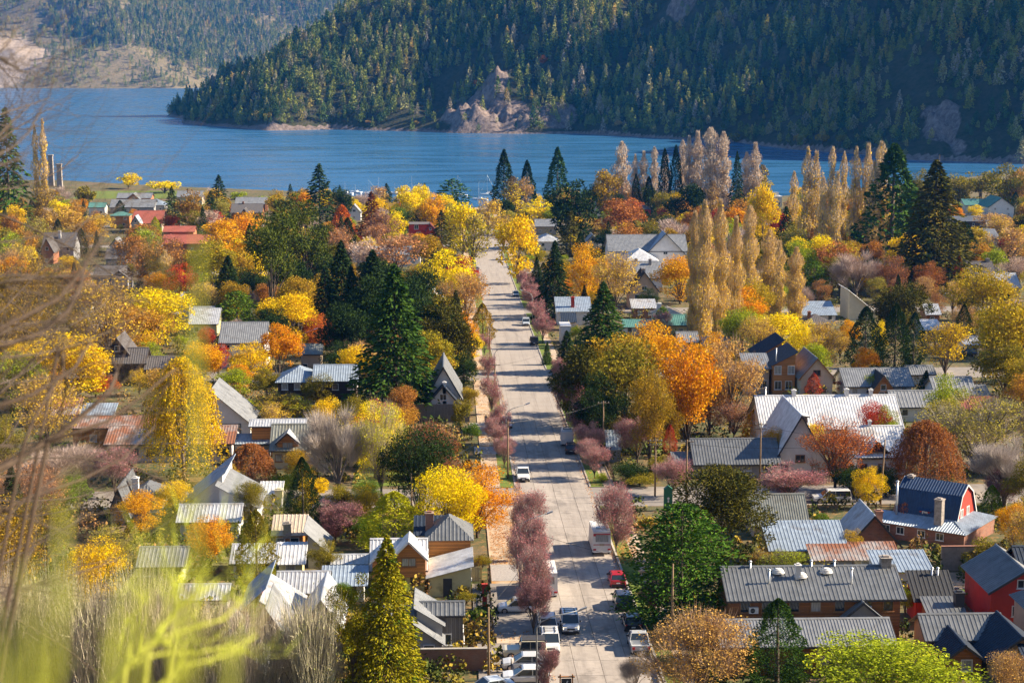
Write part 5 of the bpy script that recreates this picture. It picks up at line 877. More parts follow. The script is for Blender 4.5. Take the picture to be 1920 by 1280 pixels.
('round',-33.1,336.0,11.3,8.6,'GO'),
('round',-28.7,378.2,8.4,7.0,'O'),
('cedar',-51.1,418.8,9.4,11.5,'E'),
('round',-64.5,384.1,13.8,16.1,'Y'),
('round',-64.3,475.5,17.4,14.9,'YU'),
('round',-69.5,552.6,15.1,14.4,'G'),
('sparse',-79.9,482.9,18.4,17.3,'BO'),
('poplar',-77.1,476.0,14.8,5.8,'TP'),
('sparse',-69.6,356.1,18.8,16.3,'TY'),
('round',-97.5,408.6,18.7,16.0,'UG'),
('round',-67.2,304.5,14.2,15.0,'YG'),
('round',-83.5,335.4,16.5,11.0,'UG'),
('sparse',-94.2,440.0,13.4,11.5,'TO'),
('bush',-48.5,223.6,5.7,6.2,'E'),
('round',-45.8,343.5,6.5,5.2,'RO'),
('round',-39.4,315.9,5.7,6.9,'L'),
('round',-62.2,312.3,5.4,5.3,'O'),
('round',-65.0,318.8,3.7,4.2,'L'),
('sparse',-57.3,320.3,5.2,4.2,'YG'),
('round',-50.0,298.4,8.4,6.9,'YT'),
('round',-61.5,355.7,5.5,5.8,'L'),
('round',-0.4,440.6,17.3,15.1,'Y'),
('sparse',3.4,412.2,14.5,13.1,'GT'),
('round',1.3,353.1,11.5,8.9,'GO'),
('cypress',7.1,387.2,9.6,5.6,'UG'),
('sparse',-17.0,532.9,15.3,19.3,'TO'),
('sparse',-25.1,533.2,13.8,14.0,'KP'),
('round',.4,342.3,5.9,5.7,'Y'),
('round',-7.5,549.7,13.4,10.8,'UG'),
('cypress',-40.6,661.4,16.9,10.8,'O'),
('spruce',-30.2,676.1,20.9,14.2,'BR'),
('spruce',-31.9,886.1,13.9,10.4,'D'),
('round',-18.4,775.2,18.8,14.2,'Y'),
('round',-7.2,737.2,17.4,12.6,'G'),
('cedar',1.0,841.9,18.6,18.7,'DE'),
('round',4.5,630.4,19.2,14.5,'Y'),
('sparse',7.0,567.5,19.4,12.3,'YU'),
('spruce',-3.1,608.1,17.6,11.2,'DU'),
('round',-14.3,870.9,14.5,11.4,'Y'),
('round',-21.1,737.8,11.2,12.1,'E'),
('sparse',-24.8,655.5,14.9,12.9,'BP'),
('bush',-12.6,768.4,10.5,9.1,'D'),
('round',-11.8,655.0,6.8,7.3,'G'),
('spruce',-56.5,764.0,28.6,19.9,'D'),
('spruce',-109.5,839.6,20.7,14.2,'D'),
('spruce',-105.5,779.1,16.5,9.1,'D'),
('bush',-192.1,1059.2,10.2,17.1,'Y'),
('bush',-164.9,1023.6,8.6,20.5,'Y'),
('spruce',-120.5,767.2,19.0,11.4,'D'),
('round',-109.4,747.9,18.7,13.6,'BU'),
('round',-118.4,748.4,8.1,10.2,'R'),
('cypress',-119.9,718.9,9.1,5.1,'LY'),
('round',-105.8,846.4,6.1,8.2,'O'),
('round',-79.9,705.6,12.2,10.6,'G'),
('round',-77.6,658.1,14.0,10.7,'GO'),
('spruce',-78.9,873.5,14.5,7.4,'D'),
('sparse',-96.0,706.4,12.8,10.1,'KP'),
('round',-78.8,804.3,15.8,10.5,'UG'),
('bush',-185.2,906.8,12.8,13.4,'U'),
('round',-82.5,634.4,13.5,13.6,'G'),
('round',-111.4,635.8,11.6,13.6,'BO'),
('cypress',-155.4,834.7,9.3,5.9,'D'),
('spruce',-184.9,745.3,52.7,23.1,'DE'),
('poplar',-187.9,808.9,45.5,4.3,'TP'),
('poplar',-184.3,808.8,47.9,4.8,'TP'),
('round',-153.1,700.9,14.8,18.1,'YT'),
('round',-139.3,700.1,11.6,13.6,'TY'),
('sparse',-183.6,809.0,17.0,15.6,'UG'),
('bush',-102.5,933.4,5.3,15.1,'L'),
('bush',-116.9,972.6,4.7,12.6,'L'),
('round',-49.6,802.7,17.0,10.5,'D'),
('spruce',-62.8,552.2,16.8,9.0,'D'),
('round',-62.1,438.6,9.4,8.6,'D'),
('round',-21.0,332.9,8.3,7.7,'D'),
('round',-64.6,388.5,6.0,7.6,'YT'),
('round',-99.7,553.8,13.5,10.8,'BO'),
('round',-32.8,308.7,6.7,5.7,'U'),
('bush',1.4,286.0,5.2,4.2,'U'),
('bush',3.2,273.6,3.1,3.3,'E'),
('round',3.1,298.9,4.7,3.6,'UY'),
('bush',-8.2,185.4,1.8,1.9,'U'),
('bush',.5,184.6,2.2,1.9,'E'),
('bush',1.5,180.3,1.6,2.7,'U'),
('bush',3.5,195.0,1.9,2.4,'U'),
('bush',-14.6,227.2,3.3,4.6,'U'),
('round',-11.1,227.1,3.6,4.6,'E'),
('bush',-10.2,206.8,4.0,4.2,'E'),
('bush',-19.6,219.7,3.2,3.7,'U'),
('bush',2.3,173.9,1.4,3.0,'E'),
('bush',-22.3,234.0,3.7,4.7,'E'),
('round',-30.3,234.4,4.5,3.9,'TY'),
('sparse',-11.4,147.6,8.7,4.5,'K'),
('sparse',-13.4,146.3,7.7,4.5,'K'),
('brush',-38.9,148.1,14.9,3.9,'KT'),
('brush',-38.4,148.5,12.0,6.5,'KT'),
('brush',-37.2,148.5,12.1,4.0,'KT'),
('brush',-36.5,149.5,9.3,5.5,'KT'),
('brush',-34.6,148.3,14.3,5.4,'KG'),
('brush',-33.4,148.0,10.3,6.0,'KT'),
('brush',-33.0,148.7,12.2,4.9,'KT'),
('brush',-31.1,145.6,11.1,5.9,'KT'),
('brush',-30.2,145.7,12.6,6.0,'KG'),
('brush',-30.7,148.2,12.8,4.9,'KT'),
('brush',-29.8,149.2,10.1,3.7,'KG'),
('brush',-27.5,146.6,12.6,5.6,'KT'),
('brush',-26.8,147.6,14.4,4.1,'KG'),
('brush',-26.5,147.4,14.5,5.3,'KG'),
('brush',-25.7,148.8,9.6,3.7,'KT'),
('brush',-24.6,145.6,12.5,3.8,'KT'),
('brush',-24.0,147.6,12.0,3.7,'KT'),
('brush',-22.7,149.0,5.8,4.4,'KT'),
('brush',-21.2,145.2,10.3,5.3,'KT'),
('brush',-21.1,147.2,11.1,3.9,'KT'),
('brush',-19.8,146.6,11.4,4.6,'KT'),
('brush',-19.5,147.5,7.3,4.4,'KT'),
('brush',-17.9,145.2,11.5,3.8,'KT'),
('brush',-17.6,146.2,11.5,3.9,'KT'),
('brush',-16.2,147.5,8.5,3.6,'KG'),
('brush',-15.5,146.2,6.4,4.1,'KT'),
('brush',-14.9,148.7,9.3,4.8,'KT'),
('brush',-13.3,147.9,9.4,4.1,'KT'),
('brush',-12.9,147.9,10.5,4.2,'KT'),
('brush',-11.9,144.9,12.5,5.1,'KG'),
('arauc',22.2,282.2,13.8,9.8,'DU'),
('spruce',22.0,329.7,10.5,6.8,'D'),
('round',19.9,298.3,7.0,4.4,'D'),
('arauc',-9.7,369.1,17.1,12.7,'D'),
('arauc',.6,337.3,11.8,8.1,'DU'),
('arauc',-16.9,353.8,18.6,11.2,'D'),
('spruce',-27.6,386.9,17.9,10.7,'D'),
('arauc',-40.1,437.8,16.1,10.9,'D'),
('arauc',-20.6,343.1,14.4,9.8,'D'),
('round',23.1,262.2,7.5,6.2,'U'),
('round',31.2,261.9,9.1,8.0,'UG'),
('round',41.7,277.1,7.5,7.5,'BO'),
('round',3.8,360.6,6.7,5.5,'Y'),
('round',-4.7,332.2,8.3,6.6,'G'),
('arauc',2.4,322.2,7.6,5.4,'D'),
('plum',8.7,176.5,7.7,4.2,'P'),
('plum',6.9,260.8,6.2,3.9,'P'),
('plum',20.5,253.3,6.6,4.9,'P'),
('plum',21.0,415.6,7.5,5.4,'P'),
('plum',21.2,469.1,7.5,5.2,'P'),
('plum',7.0,328.4,6.7,3.4,'P'),
('round',-34.6,396.5,14.6,11.7,'UG'),
('round',-38.1,330.3,8.7,8.7,'YG'),
('round',-47.6,333.9,8.3,7.7,'G'),
('round',-66.1,363.5,12.3,13.1,'TG'),
('round',-41.5,260.7,8.2,6.0,'U'),
('sparse',-61.7,265.7,12.4,11.4,'TY'),
('round',-22.9,302.7,6.6,6.0,'U'),
('round',-15.2,263.8,9.1,5.3,'U'),
('round',-77.5,310.5,11.5,12.2,'YG'),
('round',-71.6,363.8,9.0,10.7,'GO'),
('round',-54.2,462.2,11.3,12.1,'D'),
('spruce',-56.9,450.0,15.2,10.3,'D'),
('round',-6.8,251.3,6.4,5.0,'U'),
('round',-21.3,239.1,5.7,4.8,'UG'),
('round',-25.4,217.1,5.9,4.3,'U'),
('round',-14.2,191.0,4.6,3.9,'U'),
('round',-35.3,220.4,5.3,5.1,'YG'),
('round',-11.5,175.3,4.0,3.0,'E'),
('spruce',-17.2,386.5,21.4,13.3,'D'),
('arauc',-4.3,342.4,15.4,10.5,'D'),
('spruce',1.0,345.8,16.6,7.1,'DU'),
('round',64.2,252.4,8.9,4.3,'L'),
('round',46.9,249.2,6.4,3.9,'G'),
('round',27.0,267.3,16.7,12.6,'U'),
('arauc',22.4,261.5,12.6,8.1,'D'),
('round',29.2,253.0,14.6,7.2,'UG'),
('plum',19.3,289.3,8.4,4.5,'PD'),
('plum',20.8,264.1,8.7,6.1,'PD'),
('round',43.4,289.3,11.8,8.8,'BG'),
('bush',25.0,240.8,3.5,5.7,'D'),
('bush',29.0,242.5,3.9,4.9,'U'),
('bush',128.5,381.8,2.3,3.2,'U'),
('round',132.7,759.6,9.0,7.2,'L'),
('bare',-21.2,849.8,11.1,8.9,'KP'),
('sparse',74.6,498.4,7.5,6.0,'TO'),
('round',-69.4,836.7,12.8,10.2,'GO'),
('sparse',-86.4,534.1,10.0,8.0,'T'),
('round',-46.0,671.1,10.0,8.0,'GO'),
('round',-28.8,617.6,8.0,6.4,'Y'),
('arauc',-90.0,376.2,8.7,7.0,'DU'),
('bush',236.4,807.5,3.0,4.2,'E'),
('sparse',-52.4,647.3,5.8,4.6,'T'),
('round',149.1,697.2,8.6,6.8,'L'),
('bare',-41.7,856.4,11.8,9.5,'KP'),
('round',162.1,479.2,11.0,8.8,'Y'),
('bush',200.1,829.2,2.3,3.2,'E'),
('round',54.1,804.3,12.5,10.0,'BU'),
('round',106.0,749.9,8.0,6.4,'Y'),
('round',106.6,529.3,9.9,7.9,'YG'),
('spruce',224.0,671.9,12.6,5.7,'D'),
('round',184.1,739.6,11.2,9.0,'RO'),
('round',98.3,773.0,13.9,11.1,'D'),
('bare',110.1,491.5,8.8,7.0,'KP'),
('round',154.7,691.6,13.3,10.7,'UY'),
('round',124.4,490.3,11.7,9.3,'YU'),
('spruce',-40.6,654.9,13.2,5.9,'D'),
('bare',-194.9,890.0,13.3,10.6,'KP'),
('bush',94.9,322.9,2.6,3.7,'UG'),
('round',-153.4,774.4,6.2,5.0,'YU'),
('cypress',-44.1,864.1,6.4,2.9,'D'),
('round',187.4,744.8,8.0,6.4,'YG'),
('round',93.0,544.4,10.5,8.4,'UG'),
('bush',166.2,743.8,2.5,3.4,'E'),
('bush',24.8,708.3,3.3,4.6,'U'),
('spruce',-70.3,871.4,12.0,5.4,'D'),
('bush',-45.2,591.1,3.0,4.3,'L'),
('round',-114.6,669.4,6.2,4.9,'Y'),
('round',100.1,296.2,10.3,8.2,'UY'),
('round',114.4,813.1,8.6,6.9,'LU'),
('round',-14.0,475.4,8.7,6.9,'UY'),
('round',49.7,885.2,8.6,6.9,'LU'),
('round',-45.9,629.0,12.2,9.7,'D'),
('arauc',154.8,775.1,9.4,7.5,'DU'),
('sparse',-33.6,691.0,8.6,6.9,'T'),
('bush',111.3,618.8,3.2,4.4,'E'),
('round',-140.7,589.5,7.4,5.9,'Y'),
('round',138.8,546.3,8.2,6.5,'YG'),
('bush',175.9,896.0,2.9,4.0,'U'),
('round',-2.5,820.3,12.9,10.3,'Y'),
('round',175.9,772.1,13.5,10.8,'GO'),
('round',-87.2,359.0,12.0,9.6,'U'),
('spruce',-104.1,421.9,12.9,5.8,'D'),
('sparse',191.8,691.9,6.8,5.5,'TY'),
('sparse',212.3,844.2,13.2,10.6,'TY'),
('cypress',3.4,874.5,8.4,3.8,'D'),
('round',-126.8,513.5,8.9,7.1,'YG'),
('bush',-142.9,765.9,3.0,4.2,'L'),
('arauc',235.0,863.9,10.6,8.5,'D'),
('cypress',46.1,577.7,5.6,2.5,'D'),
('round',-192.0,861.6,8.8,7.0,'GO'),
('round',101.6,782.9,9.6,7.6,'UG'),
('round',63.0,836.0,9.9,7.9,'UG'),
('round',-6.7,592.3,9.9,8.0,'UG'),
('bare',128.8,833.9,10.4,8.3,'KP'),
('round',160.0,664.8,13.3,10.6,'BO'),
('round',67.9,744.9,10.8,8.6,'L'),
('round',82.2,707.3,6.1,4.9,'D'),
('round',102.1,398.0,9.2,7.4,'LU'),
('round',-102.7,722.1,11.0,8.8,'U'),
('sparse',-42.7,292.9,8.2,6.6,'TY'),
('sparse',-27.7,491.7,6.4,5.1,'T'),
('round',2.6,831.2,6.4,5.1,'UG'),
('bush',-197.7,814.3,2.6,3.6,'U'),
('arauc',24.4,776.2,12.6,10.1,'D'),
('sparse',143.2,771.2,9.3,7.4,'BO'),
('bush',36.9,421.4,2.3,3.2,'UG'),
('sparse',147.6,601.6,13.9,11.1,'TO'),
('round',115.1,489.4,8.2,6.6,'BU'),
('round',-1.3,804.7,6.7,5.3,'Y'),
('sparse',-125.5,497.9,13.2,10.5,'T'),
('bush',164.4,582.6,2.1,3.0,'L'),
('sparse',272.7,897.5,5.7,4.5,'T'),
('round',-30.3,855.1,5.6,4.5,'UY'),
('round',133.4,407.2,5.8,4.7,'RO'),
('round',198.8,617.9,9.8,7.8,'UG'),
('round',198.3,838.2,12.6,10.1,'GO'),
('round',126.7,595.1,12.8,10.2,'BO'),
('round',100.7,759.2,6.9,5.5,'Y'),
('round',138.5,717.6,10.0,8.0,'YG'),
('spruce',159.4,670.8,11.9,5.3,'D'),
('spruce',33.8,440.8,8.2,3.7,'D'),
('bush',134.6,719.2,2.5,3.5,'U'),
('bush',-64.7,891.0,2.5,3.6,'U'),
('round',108.0,838.3,12.5,10.0,'YG'),
('round',203.2,608.3,12.9,10.3,'Y'),
('round',25.1,472.6,5.6,4.5,'D'),
('round',109.3,642.6,7.2,5.8,'L'),
('round',-45.6,175.3,13.0,10.4,'UG'),
('sparse',200.8,624.9,9.4,7.5,'TY'),
('round',82.0,437.6,10.4,8.4,'L'),
('cypress',-145.4,656.5,12.3,5.5,'D'),
('round',-12.0,629.2,7.6,6.0,'YG'),
('round',146.8,621.0,12.8,10.3,'Y'),
('sparse',31.9,500.2,6.6,5.3,'T'),
('round',-58.7,491.5,8.6,6.8,'UG'),
('arauc',-36.9,704.8,6.6,5.3,'D'),
('round',-6.9,746.7,8.0,6.4,'UG'),
('round',-26.5,446.6,9.0,7.2,'D'),
('round',-85.0,393.5,8.1,6.5,'UG'),
('arauc',-60.5,622.8,11.7,9.3,'D'),
('sparse',197.4,711.8,8.7,7.0,'TY'),
('spruce',-50.6,199.2,11.7,5.3,'D'),
('bush',-63.8,812.5,3.5,4.8,'E'),
('bare',-187.4,773.4,5.7,4.5,'KP'),
('spruce',149.3,885.2,12.0,5.4,'D'),
('round',-83.7,323.3,6.4,5.1,'U'),
('sparse',-116.1,524.7,5.9,4.7,'TO'),
('round',-53.8,551.4,11.9,9.5,'L'),
('round',80.6,643.9,9.1,7.3,'UG'),
('arauc',117.8,893.9,8.2,6.5,'D'),
('cypress',-18.2,209.9,10.3,4.6,'D'),
('round',.9,716.0,12.0,9.6,'BU'),
('sparse',288.9,879.0,11.3,9.1,'TY'),
('round',182.2,879.0,9.0,7.2,'Y'),
('sparse',-38.2,606.5,12.6,10.1,'TO'),
('round',-165.4,775.0,8.5,6.8,'TG'),
('round',141.1,628.0,8.6,6.9,'GO'),
('bush',35.9,581.0,2.9,4.0,'UG'),
('round',99.2,624.3,13.7,11.0,'L'),
('round',125.9,628.8,13.8,11.0,'UY'),
('bush',-64.5,274.1,2.2,3.1,'E'),
('round',-71.5,854.3,11.2,8.9,'Y'),
('sparse',-82.8,362.2,7.5,6.0,'BO'),
('round',-46.8,444.1,8.7,7.0,'BO'),
('round',31.6,477.7,6.3,5.1,'GO'),
('round',-33.3,743.4,8.7,7.0,'BO'),
('sparse',128.6,729.1,6.8,5.4,'BO'),
('round',169.0,634.7,6.9,5.5,'RO'),
('round',-80.0,848.4,9.6,7.6,'LU'),
('bush',-182.7,725.5,2.3,3.3,'UG'),
('round',-139.9,639.2,10.3,8.2,'U'),
('round',24.4,732.0,10.7,8.5,'LU'),
('bush',188.9,697.0,2.4,3.3,'UG'),
('round',92.2,754.2,6.8,5.4,'L'),
('spruce',108.0,656.2,13.2,5.9,'D'),
('arauc',41.0,521.7,11.6,9.2,'DU'),
('round',-13.8,417.6,5.8,4.6,'TG'),
('round',114.9,690.0,7.3,5.9,'BO'),
('round',-59.6,890.2,10.1,8.1,'U'),
('bare',2.7,777.7,6.3,5.0,'KP'),
('round',-6.1,626.5,8.3,6.7,'RO'),
('round',-79.2,328.5,10.3,8.2,'BU'),
('bush',1.5,424.0,2.8,3.9,'U'),
('round',192.4,875.9,6.0,4.8,'U'),
('sparse',162.0,828.9,10.2,8.1,'BO'),
('round',-143.5,576.7,12.8,10.2,'L'),
('round',118.8,557.3,12.8,10.2,'Y'),
('round',125.3,876.4,12.1,9.7,'TG'),
('round',-48.1,906.9,6.3,5.0,'UG'),
('arauc',-1.7,245.3,6.7,5.4,'DU'),
('round',-65.3,371.8,6.3,5.0,'YG'),
('bush',-76.8,750.2,3.2,4.5,'E'),
('arauc',-217.8,859.8,8.4,6.7,'DU'),
('round',155.1,533.6,11.4,9.2,'UY'),
('sparse',-69.9,752.4,8.7,6.9,'TY'),
('round',106.5,499.8,5.8,4.6,'U'),
('bush',-94.4,741.1,3.0,4.1,'U'),
('sparse',267.6,805.0,7.0,5.6,'TO'),
('round',-1.7,601.5,5.5,4.4,'BO'),
('arauc',109.1,629.2,8.0,6.4,'DU'),
('round',142.6,811.9,11.2,9.0,'U'),
('sparse',-49.9,583.4,13.8,11.0,'TY'),
('spruce',-62.0,614.8,14.3,6.4,'D'),
('round',-64.1,528.2,9.7,7.7,'TG'),
('round',231.6,884.7,7.2,5.7,'GO'),
('round',231.9,831.9,7.1,5.7,'BU'),
('sparse',-162.6,813.3,6.1,4.9,'BO'),
('round',-25.6,836.5,5.8,4.6,'YU'),
('round',71.9,705.4,9.7,7.8,'D'),
('sparse',-60.7,431.4,10.4,8.3,'TY'),
('spruce',145.5,887.7,13.5,6.1,'D'),
('round',-144.3,633.0,7.8,6.2,'LU'),
('round',-44.4,556.3,11.0,8.8,'YG'),
('bush',192.2,850.1,2.8,4.0,'UG'),
('round',-44.9,537.4,6.6,5.3,'U'),
('bush',163.1,515.9,2.0,2.9,'UG'),
('bush',-193.5,771.9,2.9,4.1,'L'),
('sparse',69.0,693.1,6.2,5.0,'TY'),
('bush',115.7,499.4,2.8,3.9,'L'),
('sparse',-157.5,608.5,9.9,7.9,'TO'),
('arauc',-51.1,651.7,9.0,7.2,'D'),
('arauc',128.9,429.5,7.7,6.1,'DU'),
('bush',170.0,724.8,3.4,4.8,'UG'),
('round',61.6,822.8,6.6,5.3,'Y'),
('spruce',-35.2,407.3,13.4,6.0,'D'),
('bush',255.8,877.8,2.2,3.1,'L'),
('spruce',114.5,443.5,10.2,4.6,'D'),
('round',65.5,664.1,9.4,7.5,'YG'),
('round',-181.5,824.5,12.1,9.7,'L'),
('sparse',83.8,581.2,12.4,10.0,'TY'),
('bush',56.0,711.7,2.0,2.9,'L'),
('round',-53.6,432.7,10.5,8.4,'UG'),
('arauc',-76.0,403.1,12.1,9.7,'DU'),
('round',-13.9,378.4,7.6,6.1,'BO'),
('round',244.7,840.3,6.8,5.4,'L'),
('bush',-104.2,415.7,2.7,3.7,'UG'),
('round',99.9,732.0,9.6,7.7,'UY'),
('round',88.0,711.1,5.8,4.6,'YU'),
('round',118.0,670.5,8.5,6.8,'UY'),
('round',171.3,583.7,6.1,4.9,'U'),
('arauc',-50.6,692.6,6.2,5.0,'D'),
('bush',-55.8,535.4,2.2,3.1,'L'),
('round',138.1,883.1,5.6,4.5,'YU'),
('round',140.5,766.3,7.9,6.3,'GO'),
('round',-69.9,587.7,9.6,7.7,'Y'),
('cypress',60.7,781.8,11.0,4.9,'D'),
('round',-33.1,897.6,8.2,6.6,'YU'),
('round',173.4,883.9,6.3,5.0,'L'),
('bush',188.5,900.2,2.7,3.8,'L'),
('round',183.5,815.3,6.0,4.8,'Y'),
('spruce',-97.5,696.6,14.4,6.5,'D'),
('bush',138.1,538.2,3.4,4.8,'E'),
('round',62.9,485.0,9.6,7.7,'YG'),
('round',-30.6,426.3,13.5,10.8,'UG'),
('sparse',-41.1,898.7,6.5,5.2,'BO'),
('bush',207.8,780.8,3.2,4.5,'L'),
('bush',-86.5,698.3,3.2,4.4,'E'),
('bush',153.2,808.2,2.6,3.6,'U'),
('round',198.3,822.2,8.7,6.9,'L'),
('arauc',-32.7,495.0,12.2,9.8,'D'),
('bush',-4.6,353.1,2.2,3.1,'E'),
('bush',-6.4,403.0,3.5,4.9,'L'),
('round',-7.9,286.9,7.0,5.6,'BO'),
('round',-116.9,512.9,6.8,5.4,'GO'),
('round',-61.7,858.9,9.8,7.8,'Y'),
('round',90.0,639.0,11.2,9.0,'U'),
('bush',-61.2,785.1,2.1,2.9,'U'),
('sparse',-20.8,412.1,6.6,5.3,'T'),
('bush',211.1,633.5,2.8,3.9,'L'),
('round',-23.7,899.7,6.9,5.5,'RO'),
('round',63.8,659.0,6.8,5.4,'YU'),
('round',165.2,526.8,10.3,8.2,'L'),
('round',140.1,700.7,13.7,11.0,'YG'),
('bush',185.1,558.7,2.9,4.0,'UG'),
('round',102.1,894.1,6.3,5.0,'Y'),
('sparse',166.7,576.0,7.8,6.2,'TO'),
('spruce',117.7,444.4,9.3,4.2,'D'),
('round',-22.0,702.3,12.4,9.9,'Y'),
('round',175.5,762.7,13.0,10.4,'GO'),
('bush',70.3,254.7,2.7,3.8,'E'),
('spruce',-12.7,887.5,14.0,6.3,'D'),
('bush',-33.0,443.8,2.7,3.8,'L'),
('arauc',75.7,263.0,6.0,4.8,'DU'),
('round',-79.4,606.7,7.4,5.9,'BO'),
('cypress',58.3,815.0,11.6,5.2,'D'),
('arauc',159.4,719.3,11.4,9.1,'DU'),
('cypress',-36.8,632.2,14.0,6.3,'D'),
('round',-108.3,433.6,5.5,4.4,'U'),
('round',-8.4,759.5,13.6,10.9,'BO'),
('round',-57.4,578.5,6.2,4.9,'YU'),
('bush',103.4,834.0,2.7,3.8,'L'),
('bush',-161.1,892.7,2.4,3.4,'L'),
('cypress',273.3,842.4,11.7,5.3,'D'),
('sparse',-15.4,812.4,9.7,7.8,'TO'),
('round',-210.4,872.5,7.7,6.2,'UG'),
('spruce',215.8,866.4,14.2,6.4,'D'),
('bare',-29.3,756.8,10.6,8.5,'KP'),
('arauc',-77.3,413.0,8.8,7.0,'DU'),
('bush',-50.0,328.6,2.7,3.8,'L'),
('round',-37.2,556.6,9.3,7.4,'L'),
('round',-38.9,902.2,7.4,5.9,'BU'),
('round',217.2,884.5,6.9,5.5,'Y'),
('sparse',221.1,807.1,11.0,8.8,'TY'),
('round',140.0,634.2,5.8,4.7,'D'),
('bush',-43.6,432.6,2.4,3.4,'L'),
('spruce',76.3,437.5,8.8,4.0,'D'),
('round',-46.1,657.2,10.4,8.3,'UG'),
('sparse',133.4,392.3,11.1,8.9,'BO'),
('cypress',26.5,498.6,9.1,4.1,'D'),
('round',-105.8,486.4,8.8,7.0,'LU'),
('round',74.2,749.1,7.5,6.0,'Y'),
('round',-79.1,724.9,5.5,4.4,'YU'),
('bush',97.7,300.3,3.2,4.4,'U'),
('bare',57.7,810.5,7.0,5.6,'KP'),
('sparse',59.8,642.4,7.0,5.6,'TY'),
('round',216.6,803.0,8.6,6.9,'YU'),
('round',-131.6,513.5,6.9,5.5,'BO'),
('round',117.5,595.4,13.0,10.4,'LU'),
('round',64.9,522.3,5.6,4.5,'L'),
('round',183.7,542.3,11.5,9.2,'TG'),
('sparse',-27.5,271.7,6.7,5.3,'TY'),
('round',-146.6,613.5,10.8,8.7,'TG'),
('bare',119.2,361.3,13.0,10.4,'KP'),
('round',-73.8,597.1,7.2,5.7,'BU'),
('round',75.7,482.5,8.1,6.4,'YU'),
('round',-23.1,802.7,9.4,7.5,'BU'),
('round',125.3,894.2,10.4,8.3,'UG'),
('arauc',88.4,671.5,7.8,6.2,'DU'),
('spruce',-45.1,712.1,9.9,4.4,'D'),
('round',-124.5,481.5,8.2,6.6,'TG'),
('sparse',282.3,886.8,12.7,10.2,'TY'),
('round',-171.9,694.3,11.8,9.5,'BO'),
('bush',197.5,743.9,2.6,3.7,'U'),
('sparse',225.4,904.9,6.6,5.3,'T'),
('round',136.0,669.1,5.5,4.4,'YU'),
('cypress',-76.8,541.1,8.1,3.6,'D'),
('round',78.7,594.8,9.1,7.3,'LU'),
('round',-95.2,716.2,11.6,9.3,'RO'),
('round',189.3,878.3,7.2,5.7,'U'),
('round',-10.9,751.6,9.9,7.9,'BU'),
('round',-26.2,431.5,11.0,8.8,'UG'),
('round',196.4,887.2,10.0,8.0,'Y'),
('round',164.5,759.7,13.4,10.7,'BO'),
('bush',46.4,211.8,2.3,3.3,'E'),
('bush',-46.8,647.6,2.5,3.5,'U'),
('round',-44.6,520.7,9.2,7.4,'Y'),
('sparse',56.5,697.4,10.0,8.0,'TY'),
('round',-114.6,859.1,13.2,10.5,'YG'),
('round',113.5,540.1,7.8,6.2,'UG'),
('round',-147.2,606.8,12.5,10.0,'TG'),
('sparse',116.4,390.7,8.4,6.7,'T'),
('sparse',115.6,511.6,9.6,7.7,'TY'),
('arauc',190.1,752.5,12.3,9.9,'D'),
('round',-170.6,805.0,11.7,9.4,'TG'),
('bush',-34.4,751.3,3.3,4.6,'U'),
('round',-112.7,494.3,7.7,6.2,'YU'),
('bare',-106.4,617.0,11.2,8.9,'KP'),
('round',-106.6,819.9,11.6,9.3,'LU'),
('spruce',-177.9,709.1,14.0,6.3,'D'),
('bush',-201.6,810.5,2.4,3.3,'UG'),
('bush',-171.9,820.8,2.3,3.2,'UG'),
('round',-155.1,661.1,9.7,7.8,'TG'),
('sparse',-34.1,847.8,6.7,5.4,'BO'),
('round',-99.3,543.0,5.5,4.4,'U'),
('round',-76.7,882.6,8.6,6.9,'RO'),
('cypress',53.4,702.0,8.6,3.9,'D'),
('round',97.5,728.4,6.3,5.0,'BO'),
('bush',120.1,779.7,2.0,2.9,'E'),
('round',-3.8,313.9,12.7,10.2,'YU'),
('round',166.9,622.7,13.8,11.1,'D'),
('round',-106.3,499.6,8.6,6.9,'BO'),
('sparse',179.3,857.1,12.6,10.1,'TY'),
('cypress',-0.1,721.8,7.5,3.4,'D'),
('bare',63.1,430.7,9.5,7.6,'KP'),
('spruce',-99.0,392.5,10.1,4.5,'D'),
('round',57.4,275.7,6.8,5.4,'Y'),
('round',116.9,483.6,6.8,5.4,'UG'),
('round',121.5,655.7,7.6,6.1,'UY'),
('round',127.6,372.3,12.8,10.3,'LU'),
('sparse',80.0,815.9,8.8,7.0,'TY'),
('round',44.0,897.9,8.0,6.4,'Y'),
('sparse',139.1,752.7,9.0,7.2,'TY'),
('round',-46.2,838.3,9.8,7.9,'Y'),
('round',-173.5,783.7,12.5,10.0,'Y'),
('arauc',115.3,581.0,8.9,7.1,'DU'),
('arauc',167.3,654.5,13.3,10.7,'D'),
('round',130.2,661.0,7.3,5.9,'Y'),
('sparse',152.9,618.5,9.3,7.4,'T'),
('bush',-137.6,652.2,2.4,3.4,'U'),
('cypress',161.4,833.4,6.4,2.9,'D'),
('round',132.9,605.7,6.2,4.9,'L'),
('arauc',101.8,716.8,7.2,5.8,'D'),
('round',137.2,612.5,11.0,8.8,'L'),
('sparse',124.4,703.8,10.4,8.3,'TO'),
('bare',-62.8,702.6,10.3,8.2,'KP'),
('bare',86.5,245.8,11.2,9.0,'KP'),
('bare',-133.7,531.2,7.4,5.9,'KP'),
('bush',89.6,260.8,3.0,4.2,'UG'),
('round',203.9,863.0,8.6,6.9,'D'),
('bush',-50.1,255.9,2.6,3.6,'U'),
('sparse',128.4,442.1,9.1,7.3,'TY'),
('round',111.3,661.2,9.2,7.4,'UG'),
('spruce',149.9,714.2,12.1,5.5,'D'),
('sparse',209.6,875.1,9.7,7.8,'TO'),
('round',-81.6,834.1,6.1,4.8,'BU'),
('round',-11.3,254.3,9.7,7.8,'RO'),
